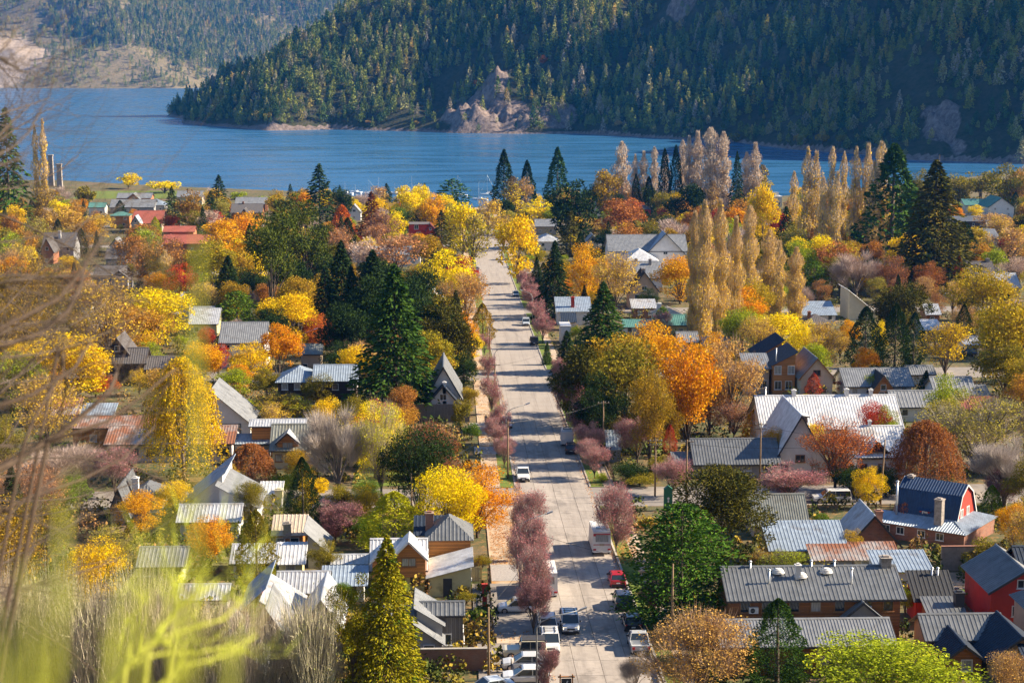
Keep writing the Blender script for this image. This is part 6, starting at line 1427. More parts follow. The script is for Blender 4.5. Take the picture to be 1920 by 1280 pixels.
('sparse',-105.8,731.9,9.5,7.6,'TO'),
('bush',-73.3,696.7,3.0,4.2,'UG'),
('round',151.7,629.5,5.7,4.5,'RO'),
('round',212.5,770.5,6.0,4.8,'D'),
('bush',-16.6,749.7,3.4,4.7,'L'),
('arauc',-116.7,893.7,6.5,5.2,'D'),
('round',-0.5,332.2,5.5,4.4,'LU'),
('round',35.6,444.2,6.2,5.0,'YG'),
('bush',-21.7,827.7,3.4,4.8,'UG'),
('round',-70.0,660.4,7.0,5.6,'BO'),
('round',100.7,510.3,8.4,6.7,'BO'),
('round',-20.1,785.2,12.8,10.2,'GO'),
('bush',26.0,505.9,2.4,3.4,'UG'),
('round',-159.7,739.3,7.3,5.8,'YG'),
('round',273.6,871.5,7.8,6.3,'L'),
('spruce',136.0,843.4,9.3,4.2,'D'),
('bush',-199.7,856.5,3.0,4.2,'E'),
('round',143.9,550.2,13.3,10.6,'YG'),
('round',-85.4,518.2,10.5,8.4,'UG'),
('sparse',-57.6,904.5,6.6,5.3,'TY'),
('bush',-43.1,311.6,2.3,3.2,'U'),
('spruce',-101.2,474.5,11.5,5.2,'D'),
('bush',109.1,413.0,3.4,4.7,'UG'),
('round',-68.0,408.5,8.3,6.6,'BU'),
('bush',-14.4,738.0,2.7,3.8,'E'),
('bush',66.0,330.7,2.9,4.1,'UG'),
('round',-37.1,541.6,7.2,5.7,'L'),
('round',-71.2,464.7,12.1,9.7,'RO'),
('round',53.4,734.4,7.9,6.3,'YG'),
('round',-10.3,386.9,5.7,4.5,'L'),
('sparse',-36.3,879.7,13.4,10.7,'T'),
('bare',171.2,664.8,8.2,6.6,'KP'),
('round',-165.8,717.5,10.2,8.2,'LU'),
('round',55.5,597.1,6.5,5.2,'U'),
('round',-82.7,506.2,8.7,6.9,'UG'),
('bush',140.2,897.6,3.5,4.8,'L'),
('round',-30.6,769.2,7.5,6.0,'UY'),
('round',-25.1,880.1,8.3,6.6,'D'),
('round',-179.4,730.9,13.5,10.8,'YG'),
('round',-184.3,891.2,6.6,5.3,'GO'),
('sparse',2.4,554.9,5.8,4.7,'T'),
('bush',119.7,604.3,2.6,3.7,'UG'),
('round',-3.9,214.6,13.4,10.7,'D'),
('round',-29.2,641.8,6.4,5.1,'UG'),
('round',-74.0,299.1,11.6,9.3,'L'),
('bush',136.9,589.1,3.3,4.6,'U'),
('round',-35.5,645.6,7.0,5.6,'YU'),
('bush',-97.9,866.4,2.7,3.8,'UG'),
('round',-57.0,857.2,7.8,6.2,'BU'),
('arauc',-66.1,484.3,6.6,5.2,'D'),
('sparse',135.3,852.0,11.0,8.8,'TO'),
('bush',-131.1,691.3,2.5,3.5,'L'),
('round',-71.1,580.5,6.8,5.5,'LU'),
('round',29.6,872.6,6.8,5.4,'TG'),
('round',59.1,701.7,6.7,5.4,'U'),
('arauc',147.7,653.7,9.2,7.4,'DU'),
('round',-52.8,426.5,6.5,5.2,'YG'),
('round',-18.1,416.5,6.5,5.2,'GO'),
('bush',101.0,860.1,2.1,2.9,'UG'),
('round',190.3,636.7,5.7,4.6,'UY'),
('spruce',135.9,648.6,9.4,4.2,'D'),
('bush',-115.1,782.6,2.6,3.6,'UG'),
('round',140.3,508.5,8.2,6.6,'UG'),
('round',-65.5,399.9,7.1,5.7,'BO'),
('round',-179.4,701.3,7.5,6.0,'YG'),
('bush',-130.5,606.0,3.2,4.5,'U'),
('bush',127.2,512.9,2.3,3.2,'UG'),
('bare',98.1,589.7,13.4,10.7,'KP'),
('round',202.4,726.3,10.7,8.6,'Y'),
('bush',-199.4,818.8,2.2,3.0,'L'),
('sparse',-31.8,844.2,7.2,5.7,'TY'),
('bush',33.6,728.2,3.0,4.2,'U'),
('round',-65.5,657.9,11.1,8.9,'U'),
('bush',53.6,638.2,2.1,2.9,'L'),
('bush',95.7,311.7,2.7,3.8,'L'),
('round',140.2,525.5,6.8,5.5,'L'),
('round',26.7,613.2,8.4,6.7,'U'),
('round',274.7,830.3,10.8,8.6,'LU'),
('bare',119.5,805.5,10.6,8.5,'KP'),
('round',-8.5,258.9,8.7,6.9,'TG'),
('spruce',23.9,484.1,11.8,5.3,'D'),
('sparse',99.8,466.5,7.1,5.7,'BO'),
('bush',-105.7,466.0,2.7,3.8,'U'),
('round',-150.0,642.9,13.7,11.0,'LU'),
('sparse',98.1,640.0,11.2,9.0,'TY'),
('round',-63.7,896.8,11.1,8.9,'YG'),
('bush',-78.1,366.7,2.8,3.9,'E'),
('round',35.1,544.0,6.0,4.8,'YU'),
('sparse',-67.0,666.2,7.1,5.6,'TO'),
('round',-10.9,244.9,11.2,9.0,'Y'),
('bush',191.8,785.5,2.0,2.8,'L'),
('round',3.4,492.9,11.4,9.1,'RO'),
('round',-9.0,499.1,9.1,7.3,'UG'),
('round',115.4,469.5,7.3,5.9,'LU'),
('arauc',292.2,886.7,10.3,8.3,'DU'),
('round',-40.6,531.3,10.6,8.5,'GO'),
('round',76.4,732.7,7.7,6.2,'LU'),
('round',239.7,724.6,12.5,10.0,'BU'),
('round',-17.7,396.4,11.5,9.2,'U'),
('round',-61.7,512.0,13.0,10.4,'UG'),
('round',-41.6,406.3,8.7,6.9,'YG'),
('round',-77.2,503.3,6.8,5.4,'Y'),
('bush',106.8,754.8,2.1,2.9,'U'),
('cypress',75.1,472.0,6.5,2.9,'D'),
('round',39.7,467.9,6.3,5.0,'UG'),
('bush',59.0,887.8,3.3,4.6,'E'),
('bush',134.3,729.1,3.0,4.2,'E'),
('bush',-120.7,485.6,2.8,3.9,'E'),
('round',-12.1,782.7,9.6,7.6,'D'),
('arauc',220.9,824.2,11.3,9.0,'D'),
('round',131.9,582.7,10.6,8.5,'TG'),
('round',-24.9,871.1,9.2,7.3,'UY'),
('round',157.5,651.5,8.8,7.0,'YG'),
('round',-100.4,666.6,5.7,4.6,'RO'),
('round',102.0,488.1,6.8,5.4,'BO'),
('sparse',69.3,420.0,8.4,6.7,'TY'),
('sparse',-20.1,815.9,6.9,5.6,'TY'),
('bush',-83.0,463.8,2.5,3.5,'U'),
('round',80.0,332.0,6.6,5.3,'GO'),
('round',96.0,656.4,5.6,4.5,'U'),
('sparse',-84.5,645.1,8.4,6.7,'TO'),
('round',96.2,505.8,13.4,10.7,'D'),
('round',144.8,504.6,9.2,7.4,'UG'),
('round',67.5,607.5,7.4,5.9,'L'),
('round',204.4,745.8,13.2,10.5,'D'),
('round',184.7,840.9,12.6,10.1,'TG'),
('cypress',-189.6,804.4,11.4,5.1,'D'),
('spruce',54.9,608.9,13.8,6.2,'D'),
('round',127.3,603.6,5.6,4.5,'U'),
('round',-67.0,826.4,5.7,4.6,'U'),
('round',151.7,719.6,11.2,9.0,'YU'),
('sparse',-15.9,327.4,9.2,7.3,'T'),
('bush',66.1,413.8,3.3,4.7,'L'),
('bush',-47.1,863.5,3.4,4.8,'U'),
('bush',-56.9,477.6,2.8,4.0,'L'),
('spruce',233.8,802.4,9.5,4.3,'D'),
('round',-2.4,319.9,8.0,6.4,'TG'),
('sparse',-74.9,730.2,6.8,5.5,'TY'),
('round',45.6,655.1,6.4,5.1,'Y'),
('round',-39.3,648.5,7.9,6.3,'BO'),
('cypress',80.6,514.3,10.8,4.8,'D'),
('round',101.1,840.1,8.7,7.0,'BO'),
('bush',45.2,838.2,2.8,3.9,'L'),
('round',-72.8,317.4,8.1,6.5,'GO'),
('bush',89.9,819.6,2.9,4.1,'E'),
('arauc',140.6,659.8,10.6,8.5,'DU'),
('round',83.6,501.4,6.6,5.3,'U'),
('bare',31.9,704.3,5.9,4.7,'KP'),
('round',158.1,702.7,12.5,10.0,'D'),
('sparse',100.7,602.2,9.2,7.4,'TY'),
('sparse',-49.2,849.9,8.6,6.9,'TY'),
('bush',-185.3,843.7,2.7,3.8,'L'),
('round',83.4,598.5,12.1,9.7,'BU'),
('bush',89.5,540.1,2.3,3.2,'UG'),
('bush',256.1,783.6,2.3,3.3,'U'),
('round',114.8,877.0,9.5,7.6,'U'),
('round',82.6,671.0,12.8,10.3,'D'),
('round',57.2,902.5,10.2,8.1,'UG'),
('round',-17.0,315.9,9.8,7.8,'YG'),
('round',-154.1,612.6,7.8,6.2,'Y'),
('round',121.4,537.4,12.0,9.6,'UY'),
('round',151.7,906.1,9.6,7.7,'UG'),
('round',70.2,478.3,7.7,6.2,'YG'),
('round',245.1,909.5,13.1,10.5,'U'),
('round',174.4,740.5,5.7,4.5,'L'),
('sparse',41.5,499.8,8.4,6.8,'T'),
('round',165.8,668.7,11.6,9.3,'UG'),
('cypress',74.5,464.1,7.0,3.2,'D'),
('round',221.2,780.7,8.1,6.4,'GO'),
('bush',-6.7,179.9,3.3,4.6,'L'),
('round',-37.9,190.3,6.6,5.3,'LU'),
('bush',78.0,359.7,3.0,4.2,'E'),
('cypress',-132.2,633.5,10.4,4.7,'D'),
('round',130.9,689.1,11.6,9.3,'RO'),
('bush',-36.5,425.6,2.5,3.5,'UG'),
('sparse',159.0,752.5,8.2,6.6,'T'),
('round',195.9,593.1,6.4,5.1,'LU'),
('cypress',-4.3,621.5,5.5,2.5,'D'),
('round',169.6,713.2,13.0,10.4,'UG'),
('round',-62.6,649.4,5.8,4.6,'UG'),
('bush',-75.4,303.0,2.0,2.9,'U'),
('bush',101.8,619.8,2.2,3.0,'L'),
('bush',128.7,422.9,3.2,4.5,'UG'),
('round',-0.7,202.3,10.7,8.6,'Y'),
('round',202.6,875.1,7.6,6.1,'UG'),
('round',-202.0,832.5,10.8,8.7,'BU'),
('round',-111.5,869.0,9.2,7.4,'UG'),
('arauc',-60.1,630.9,10.2,8.2,'DU'),
('round',144.6,649.0,10.4,8.3,'Y'),
('round',-163.3,711.5,13.3,10.6,'BU'),
('round',165.1,606.5,8.1,6.4,'Y'),
('round',115.1,643.3,10.5,8.4,'YG'),
('round',-121.6,814.5,9.1,7.3,'RO'),
('round',177.0,873.7,8.2,6.6,'Y'),
('bush',92.5,829.7,2.1,2.9,'U'),
('bush',39.1,603.1,2.8,3.9,'L'),
('round',-1.8,782.0,11.6,9.3,'LU'),
('round',-57.9,523.0,10.6,8.5,'Y'),
('arauc',30.2,732.8,10.0,8.0,'DU'),
('bush',23.0,878.9,2.4,3.4,'E'),
('round',54.8,223.6,5.7,4.6,'YG'),
('round',-32.4,783.9,13.0,10.4,'YG'),
('round',173.5,691.4,11.9,9.5,'Y'),
('sparse',-40.6,543.7,6.3,5.1,'BO'),
('round',-118.1,544.4,8.1,6.4,'YG'),
('round',-182.1,775.2,9.7,7.7,'U'),
('arauc',217.5,670.5,7.6,6.1,'DU'),
('round',-153.2,650.0,7.4,5.9,'D'),
('bush',-46.7,587.9,3.5,4.8,'L'),
('round',-226.3,903.0,12.4,9.9,'L'),
('round',-110.8,428.1,7.9,6.3,'UY'),
('bush',200.2,643.4,3.3,4.6,'L'),
('round',177.9,625.8,9.2,7.3,'Y'),
('bush',84.9,384.6,2.6,3.6,'E'),
('round',119.3,721.8,10.5,8.4,'Y'),
('round',77.1,882.3,13.2,10.5,'UG'),
('bush',195.2,741.1,3.3,4.6,'E'),
('bush',81.0,303.8,2.2,3.0,'E'),
('bush',249.3,902.3,2.9,4.0,'UG'),
('round',117.3,785.4,10.2,8.2,'UG'),
('round',132.8,517.8,7.5,6.0,'D'),
('spruce',155.4,539.8,9.5,4.3,'D'),
('arauc',149.4,818.5,9.0,7.2,'DU'),
('round',-66.6,733.4,10.6,8.5,'TG'),
('sparse',128.1,468.3,7.6,6.1,'T'),
('arauc',-99.8,581.6,6.6,5.3,'DU'),
('cypress',46.3,623.4,9.1,4.1,'D'),
('bush',-38.5,194.3,3.2,4.4,'L'),
('sparse',-135.7,555.2,11.6,9.3,'TY'),
('spruce',-128.0,639.9,8.9,4.0,'D'),
('round',112.2,736.9,10.6,8.5,'RO'),
('arauc',2.6,812.9,6.7,5.4,'DU'),
('bush',-131.2,727.5,2.2,3.1,'L'),
('round',148.8,896.6,10.1,8.1,'YG'),
('round',-36.5,176.0,8.6,6.9,'YG'),
('bush',51.6,540.2,2.6,3.6,'L'),
('round',205.7,812.3,12.2,9.7,'YU'),
('round',-39.4,323.8,5.5,4.4,'GO'),
('round',147.5,706.2,12.6,10.1,'UG'),
('round',213.3,853.1,5.7,4.6,'UY'),
('round',28.8,584.0,7.3,5.8,'YU'),
('sparse',82.0,363.5,6.2,5.0,'TY'),
('cypress',109.2,331.2,6.6,3.0,'D'),
('round',81.9,852.7,9.4,7.5,'D'),
('cypress',-204.5,887.6,7.8,3.5,'D'),
('round',152.6,761.6,11.2,9.0,'YG'),
('spruce',-66.4,611.6,8.2,3.7,'D'),
('bush',-12.1,261.3,2.2,3.1,'E'),
('round',121.3,886.4,8.5,6.8,'L'),
('round',-185.1,713.5,11.1,8.9,'U'),
('bush',-75.3,747.0,3.4,4.7,'U'),
('round',-225.5,880.9,10.5,8.4,'RO'),
('round',232.2,708.4,9.6,7.6,'YU'),
('round',-4.7,472.7,10.5,8.4,'Y'),
('bush',61.6,375.4,3.0,4.1,'L'),
('bush',180.1,591.0,2.2,3.1,'E'),
('round',-25.4,613.9,5.6,4.4,'YG'),
('round',1.9,530.6,8.3,6.6,'D'),
('round',-107.3,740.4,10.5,8.4,'U'),
('round',-19.1,855.0,6.3,5.1,'UG'),
('round',106.0,904.0,5.8,4.7,'YG'),
('sparse',191.4,737.9,5.7,4.6,'TY'),
('round',131.4,740.6,11.5,9.2,'D'),
('sparse',179.8,811.0,6.3,5.1,'BO'),
('round',-14.6,503.3,7.3,5.8,'D'),
('bush',-69.1,606.7,2.7,3.8,'U'),
('round',162.9,534.3,11.6,9.3,'TG'),
('bush',-139.1,802.8,3.1,4.4,'E'),
('round',-43.1,482.9,12.4,9.9,'Y'),
('round',-71.2,845.8,13.9,11.2,'UG'),
('round',215.4,783.3,13.9,11.1,'U'),
('bush',-129.9,531.8,2.8,3.9,'E'),
('spruce',-118.9,502.6,10.3,4.6,'D'),
('bush',-21.9,753.4,2.0,2.8,'E'),
('round',-109.0,493.8,5.9,4.7,'YU'),
('sparse',107.4,512.4,5.7,4.5,'TO'),
('round',56.9,895.0,7.6,6.1,'YU'),
('sparse',157.1,590.7,11.1,8.9,'TO'),
('bush',-177.0,739.6,3.0,4.1,'U'),
('sparse',-65.2,580.2,11.0,8.8,'TY'),
('round',159.0,612.6,12.9,10.4,'L'),
('round',69.5,329.8,8.0,6.4,'L'),
('bush',60.2,354.0,2.0,2.8,'U'),
('bush',142.0,623.2,3.2,4.5,'L'),
('bush',158.7,583.8,2.6,3.6,'UG'),
('round',31.8,491.8,10.1,8.1,'U'),
('bush',135.5,692.2,2.2,3.1,'U'),
('round',30.8,538.9,6.5,5.2,'YG'),
('round',-121.5,902.6,8.1,6.5,'GO'),
('round',196.9,757.2,6.8,5.4,'L'),
('round',172.6,604.5,9.1,7.3,'Y'),
('round',92.5,768.2,9.2,7.3,'RO'),
('bare',-51.5,440.4,7.9,6.3,'KP'),
('cypress',-30.3,765.6,8.2,3.7,'D'),
('sparse',-33.1,508.2,8.4,6.7,'TY'),
('bush',114.2,611.2,2.8,3.9,'E'),
('sparse',68.9,595.3,7.3,5.8,'TY'),
('round',-40.2,375.4,7.2,5.8,'YG'),
('arauc',-91.2,425.2,6.0,4.8,'DU'),
('round',144.3,743.1,7.0,5.6,'RO'),
('spruce',2.0,867.6,8.7,3.9,'D'),
('bush',201.1,780.0,2.6,3.6,'UG'),
('round',73.5,655.2,8.3,6.7,'BU'),
('arauc',-145.1,583.9,7.6,6.1,'DU'),
('round',-101.8,481.5,9.8,7.8,'YG'),
('round',124.0,823.2,7.1,5.7,'D'),
('sparse',-54.1,903.8,6.4,5.1,'BO'),
('round',75.3,640.0,8.9,7.1,'D'),
('round',-34.3,651.2,6.4,5.1,'RO'),
('round',146.6,840.9,8.2,6.6,'UG'),
('round',-75.6,509.2,12.3,9.9,'D'),
('round',90.4,625.0,11.7,9.4,'D'),
('round',188.0,772.9,8.3,6.7,'YU'),
('round',74.9,720.3,6.2,5.0,'BU'),
('bush',180.4,722.4,3.4,4.7,'UG'),
('round',135.8,819.3,5.7,4.6,'UG'),
('round',-103.4,598.6,12.9,10.3,'L'),
('round',-36.4,419.0,12.2,9.8,'UG'),
('bare',-48.1,393.2,5.8,4.6,'KP'),
('round',105.4,576.2,10.2,8.2,'YU'),
('round',73.4,646.2,11.5,9.2,'U'),
('round',134.1,553.7,10.9,8.7,'BO'),
('round',28.7,715.0,8.4,6.7,'Y'),
('sparse',227.2,690.5,6.2,5.0,'BO'),
('bush',126.1,908.9,2.9,4.1,'UG'),
('bush',-87.4,410.3,2.0,2.8,'L'),
('round',115.1,705.6,13.1,10.5,'GO'),
('sparse',47.9,808.8,6.5,5.2,'T'),
('round',-30.3,647.4,5.8,4.6,'U'),
('arauc',219.4,657.8,13.7,11.0,'DU'),
('bush',-45.9,498.9,2.1,3.0,'E'),
('round',-29.1,733.5,10.0,8.0,'YG'),
('bare',-117.7,877.9,12.7,10.1,'KP'),
('sparse',88.8,476.1,10.9,8.7,'TY'),
('spruce',-54.2,868.3,14.2,6.4,'D'),
('bush',-18.4,729.0,2.4,3.4,'L'),
('bare',89.4,553.3,8.6,6.9,'KP'),
('bush',-21.4,246.0,2.8,4.0,'L'),
('round',-108.8,698.9,6.3,5.1,'U'),
('round',111.8,832.2,8.1,6.5,'GO'),
('round',115.5,371.1,9.6,7.6,'YU'),
('round',-33.2,715.7,7.5,6.0,'BO'),
('sparse',179.8,672.2,11.9,9.5,'TY'),
('sparse',-53.0,471.8,7.4,5.9,'BO'),
('round',-45.1,513.5,9.6,7.6,'U'),
('bush',171.9,720.1,3.2,4.5,'L'),
('bush',-122.8,520.8,2.8,3.9,'L'),
('round',43.2,543.8,9.8,7.9,'YG'),
('cypress',112.0,376.6,10.1,4.5,'D'),
('round',-112.5,438.6,12.6,10.1,'YU'),
('round',192.4,712.6,9.4,7.5,'UY'),
('sparse',-21.7,858.0,6.9,5.5,'T'),
('sparse',97.2,739.7,6.2,4.9,'BO'),
('spruce',234.9,852.4,12.6,5.7,'D'),
('bush',268.0,907.8,3.3,4.6,'U'),
('spruce',74.8,871.9,11.3,5.1,'D'),
('round',93.1,909.8,10.0,8.0,'UG'),
('round',-19.9,611.5,10.2,8.1,'UY'),
('cypress',87.7,707.1,6.0,2.7,'D'),
('sparse',162.6,813.9,7.2,5.8,'TO'),
('bush',211.1,716.0,2.0,2.8,'L'),
('round',116.5,865.8,7.6,6.0,'Y'),
('arauc',-42.9,277.4,5.8,4.7,'D'),
('round',106.2,696.7,6.4,5.1,'BU'),
('round',133.2,655.5,5.9,4.7,'L'),
('round',-85.4,886.0,8.0,6.4,'L'),
('round',76.3,906.9,13.0,10.4,'BU'),
('sparse',-163.8,657.0,8.4,6.7,'TY'),
('round',-52.7,377.2,5.8,4.6,'RO'),
('round',151.7,521.6,8.8,7.1,'L'),
('cypress',89.4,703.2,5.9,2.7,'D'),
('round',195.9,781.7,11.1,8.9,'TG'),
('cypress',122.9,381.1,11.7,5.3,'D'),
('round',130.0,635.6,6.6,5.3,'U'),
('sparse',28.1,469.4,6.9,5.5,'T'),
('bush',-92.4,556.0,2.4,3.4,'L'),
('bush',-32.7,777.6,2.2,3.0,'UG'),
('sparse',-178.1,831.3,9.4,7.6,'T'),
('round',226.1,778.7,9.7,7.8,'GO'),
('bush',134.4,429.4,2.4,3.4,'U'),
('bush',68.3,469.7,2.3,3.2,'UG'),
('bush',-115.0,824.5,3.4,4.8,'UG'),
('sparse',44.5,479.4,6.8,5.4,'T'),
('round',83.8,864.9,6.2,4.9,'YG'),
('bush',-44.0,708.1,2.5,3.5,'E'),
('bush',-28.4,320.0,3.5,4.9,'L'),
('round',-10.6,212.3,6.4,5.1,'UY'),
('spruce',29.4,482.1,12.8,5.7,'D'),
('round',2.6,465.2,5.9,4.7,'L'),
('round',-12.5,313.4,8.0,6.4,'UG'),
('round',-42.0,716.5,9.2,7.3,'L'),
('arauc',149.4,670.3,9.1,7.3,'DU'),
('round',49.1,815.4,6.7,5.4,'L'),
('sparse',65.6,188.2,9.3,7.5,'TY'),
('round',174.1,611.2,5.8,4.6,'UY'),
('cypress',160.4,656.9,11.8,5.3,'D'),
('bush',-43.1,907.0,2.7,3.8,'E'),
('round',-137.4,669.7,11.4,9.1,'TG'),
('spruce',-108.1,443.7,12.4,5.6,'D'),
('round',139.6,728.8,7.1,5.7,'YG'),
('bush',139.0,732.2,2.0,2.8,'E'),
('sparse',218.4,692.3,10.9,8.7,'TY'),
('round',126.9,862.4,11.7,9.3,'L'),
('sparse',-128.0,803.2,7.3,5.8,'TY'),
('bush',-60.1,389.8,2.7,3.7,'L'),
('sparse',71.5,511.9,5.6,4.5,'TY'),
('round',281.5,875.6,9.7,7.8,'U'),
('round',-40.8,836.1,6.8,5.4,'Y'),
('spruce',-67.8,619.6,10.1,4.5,'D'),
('round',-97.3,431.0,9.7,7.8,'U'),
('sparse',85.1,512.4,9.6,7.7,'TY'),
('round',191.1,894.8,12.0,9.6,'UG'),
('bush',-158.4,758.9,3.4,4.8,'L'),
('round',-28.8,500.7,8.9,7.1,'UG'),
('round',-8.1,806.5,9.2,7.3,'YU'),
('spruce',-36.3,617.3,11.6,5.2,'D'),
('bare',-74.9,663.6,7.3,5.9,'KP'),
('round',-162.2,626.2,10.4,8.3,'GO'),
('round',-74.4,608.5,8.9,7.1,'UG'),
('bare',128.4,557.3,10.7,8.6,'KP'),
('round',191.1,822.8,13.4,10.8,'UG'),
('spruce',-171.9,831.5,9.9,4.4,'D'),
('spruce',-120.5,464.5,13.7,6.2,'D'),
('spruce',130.4,544.5,9.9,4.4,'D'),
('round',69.5,892.2,7.8,6.2,'YG'),
('round',-213.9,875.2,7.0,5.6,'D'),
('bush',83.7,496.0,2.4,3.3,'E'),
('bush',-30.4,653.6,2.8,3.9,'E'),
('round',101.9,302.0,9.2,7.4,'LU'),
('round',-19.3,756.8,12.1,9.7,'U'),
('sparse',-26.7,705.9,6.7,5.3,'BO'),
('round',-73.0,756.6,6.4,5.1,'YG'),
('spruce',155.6,549.9,14.6,6.5,'D'),
('round',61.4,697.9,7.2,5.7,'UG'),
('round',-1.0,550.6,9.2,7.3,'UY'),
('round',195.9,774.4,6.9,5.5,'UY'),
('bush',186.6,705.1,3.2,4.4,'UG'),
('round',-2.7,518.4,11.4,9.1,'D'),
('round',190.4,781.6,6.2,4.9,'TG'),
('cypress',-194.5,857.6,5.9,2.7,'D'),
('round',98.8,818.8,13.8,11.0,'U'),
('bush',-55.2,264.4,2.4,3.4,'UG'),
('round',-61.3,741.7,8.1,6.5,'U'),
('bare',172.2,701.2,8.9,7.1,'KP'),
('round',72.0,411.2,12.2,9.8,'UY'),
('round',-143.2,802.2,7.1,5.7,'GO'),
('round',-83.5,524.2,8.4,6.7,'TG'),
('sparse',80.3,555.6,10.9,8.7,'TO'),
('round',95.8,885.8,9.5,7.6,'UG'),
('bush',-145.9,590.5,3.4,4.7,'UG'),
('round',-1.3,590.3,5.6,4.5,'D'),
('spruce',133.2,513.5,14.2,6.4,'D'),
('sparse',86.8,604.5,12.0,9.6,'TY'),
('bush',204.3,824.8,2.4,3.3,'U'),
('round',164.6,696.2,12.9,10.3,'YG'),
('round',-166.0,784.0,5.7,4.6,'UY'),
('round',-192.8,754.9,12.5,10.0,'YU'),
('round',-116.4,469.8,13.9,11.1,'GO'),
('spruce',84.8,861.9,8.4,3.8,'D'),
('bush',92.5,600.0,2.0,2.8,'U'),
('bush',98.0,630.3,2.7,3.7,'U'),
('bush',27.0,602.3,3.3,4.7,'L'),
('spruce',-30.2,827.8,8.8,4.0,'D'),
('round',-68.3,489.6,8.3,6.6,'L'),
('bare',67.5,861.4,9.5,7.6,'KP'),
('round',127.1,504.8,8.1,6.5,'BO'),
('round',125.4,648.1,7.3,5.9,'YG'),
('bush',-118.3,509.0,3.2,4.5,'U'),
('round',166.9,593.0,8.2,6.6,'LU'),
('round',-137.4,780.2,6.1,4.9,'TG'),
('round',31.4,877.9,7.3,5.8,'Y'),
('round',195.1,768.0,6.0,4.8,'L'),
('sparse',66.7,373.9,6.9,5.6,'TO'),
('bush',181.7,585.4,3.2,4.5,'UG'),
('round',26.3,670.9,6.2,4.9,'Y'),
('spruce',106.2,704.5,9.1,4.1,'D'),
('round',-65.7,252.9,8.4,6.7,'U'),
('round',104.1,885.6,5.9,4.7,'U'),
('round',-119.8,491.9,8.3,6.6,'YU'),
('round',-110.8,854.8,6.8,5.5,'BU'),
('round',87.9,904.6,13.1,10.4,'GO'),
('sparse',-119.7,782.5,9.5,7.6,'TY'),
('sparse',1.9,751.7,9.5,7.6,'TY'),
('round',173.4,869.7,10.6,8.5,'L'),
('bush',208.9,639.5,3.5,4.9,'U'),
('bare',179.1,753.4,10.1,8.1,'KP'),
('round',106.8,486.0,11.5,9.2,'U'),
('round',73.6,213.8,8.6,6.9,'U'),
('round',-19.8,278.0,6.5,5.2,'YG'),
('sparse',-27.7,831.2,8.7,7.0,'TY'),
('bare',-53.8,700.9,8.9,7.1,'KP'),
('round',132.7,898.5,7.5,6.0,'UG'),
('round',176.3,888.4,12.0,9.6,'YG'),
('bush',24.6,664.9,3.2,4.5,'U'),
('round',98.7,701.8,13.7,10.9,'BO'),
('round',-18.9,505.5,9.0,7.2,'L'),
('round',184.3,869.7,10.9,8.7,'Y'),
('cypress',138.0,656.4,7.4,3.3,'D'),
('round',-80.7,534.8,9.2,7.4,'BU'),
('round',-166.6,650.8,8.0,6.4,'YG'),
('sparse',-112.3,474.9,7.7,6.2,'TY'),
('round',-85.4,866.6,9.8,7.9,'Y'),
('round',78.2,827.3,12.3,9.8,'D'),
('round',227.4,808.9,7.6,6.1,'BO'),
('bush',55.8,292.3,3.0,4.2,'U'),
('bush',125.1,500.9,2.8,3.9,'E'),
('arauc',-37.8,370.0,10.6,8.4,'D'),
('spruce',153.6,655.6,12.8,5.8,'D'),
('round',86.5,690.3,10.4,8.3,'UG'),
('round',257.0,769.1,12.0,9.6,'YG'),
('round',94.9,283.4,9.0,7.2,'TG'),
('bush',-67.1,327.2,3.1,4.3,'L'),
('sparse',177.5,847.1,12.3,9.8,'TY'),
('round',61.0,602.0,13.8,11.0,'BO'),
('round',-155.6,668.2,8.3,6.6,'U'),
('bush',67.0,804.5,3.4,4.8,'E'),
('bush',89.8,781.4,2.7,3.8,'UG'),
('round',-77.5,466.1,9.8,7.9,'GO'),
('bush',80.9,842.2,2.5,3.5,'U'),
('sparse',-50.1,204.7,11.5,9.2,'TO'),
('round',156.9,904.3,9.5,7.6,'L'),
('arauc',132.1,665.1,8.7,7.0,'DU'),
('spruce',164.3,719.7,11.4,5.1,'D'),
('sparse',31.7,862.6,6.9,5.5,'TY'),
('round',131.2,615.7,9.6,7.7,'YG'),
('spruce',284.2,895.4,13.6,6.1,'D'),
('round',110.0,555.4,11.9,9.5,'Y'),
('sparse',-53.7,599.6,13.6,10.9,'T'),
('sparse',143.5,824.6,12.0,9.6,'TY'),
('round',146.6,630.3,5.9,4.7,'U'),
('round',194.2,604.3,8.4,6.7,'RO'),
('cypress',96.8,763.3,9.5,4.3,'D'),
('arauc',-0.8,885.0,6.7,5.4,'DU'),
('round',221.1,840.3,11.5,9.2,'UY'),
('sparse',-16.3,443.5,5.8,4.7,'TY'),
('round',-191.1,782.7,13.6,10.9,'UG'),
('sparse',-26.3,421.8,8.0,6.4,'TO'),
('bush',130.5,695.1,2.8,4.0,'L'),
('bush',-72.4,706.0,2.1,3.0,'UG'),
('round',73.6,812.1,5.7,4.5,'GO'),
('round',190.0,869.0,8.1,6.5,'UY'),
('arauc',102.5,541.9,10.0,8.0,'DU'),
('bare',-174.0,766.4,10.5,8.4,'KP'),
('bush',-73.8,763.4,3.2,4.5,'U'),
('spruce',-85.1,489.1,12.0,5.4,'D'),
('round',-148.7,596.0,12.9,10.3,'U'),
('bush',-34.8,299.9,3.2,4.4,'L'),
('sparse',122.7,435.8,6.5,5.2,'BO'),
('round',169.5,517.4,8.6,6.9,'D'),
('round',-186.8,719.6,10.6,8.5,'L'),
('round',-70.9,894.3,7.0,5.6,'GO'),
('round',-46.7,197.9,8.4,6.7,'U'),
('round',-176.4,803.8,10.2,8.2,'BU'),
('round',224.4,718.5,5.7,4.6,'BO'),
('bush',191.3,837.7,3.2,4.5,'U'),
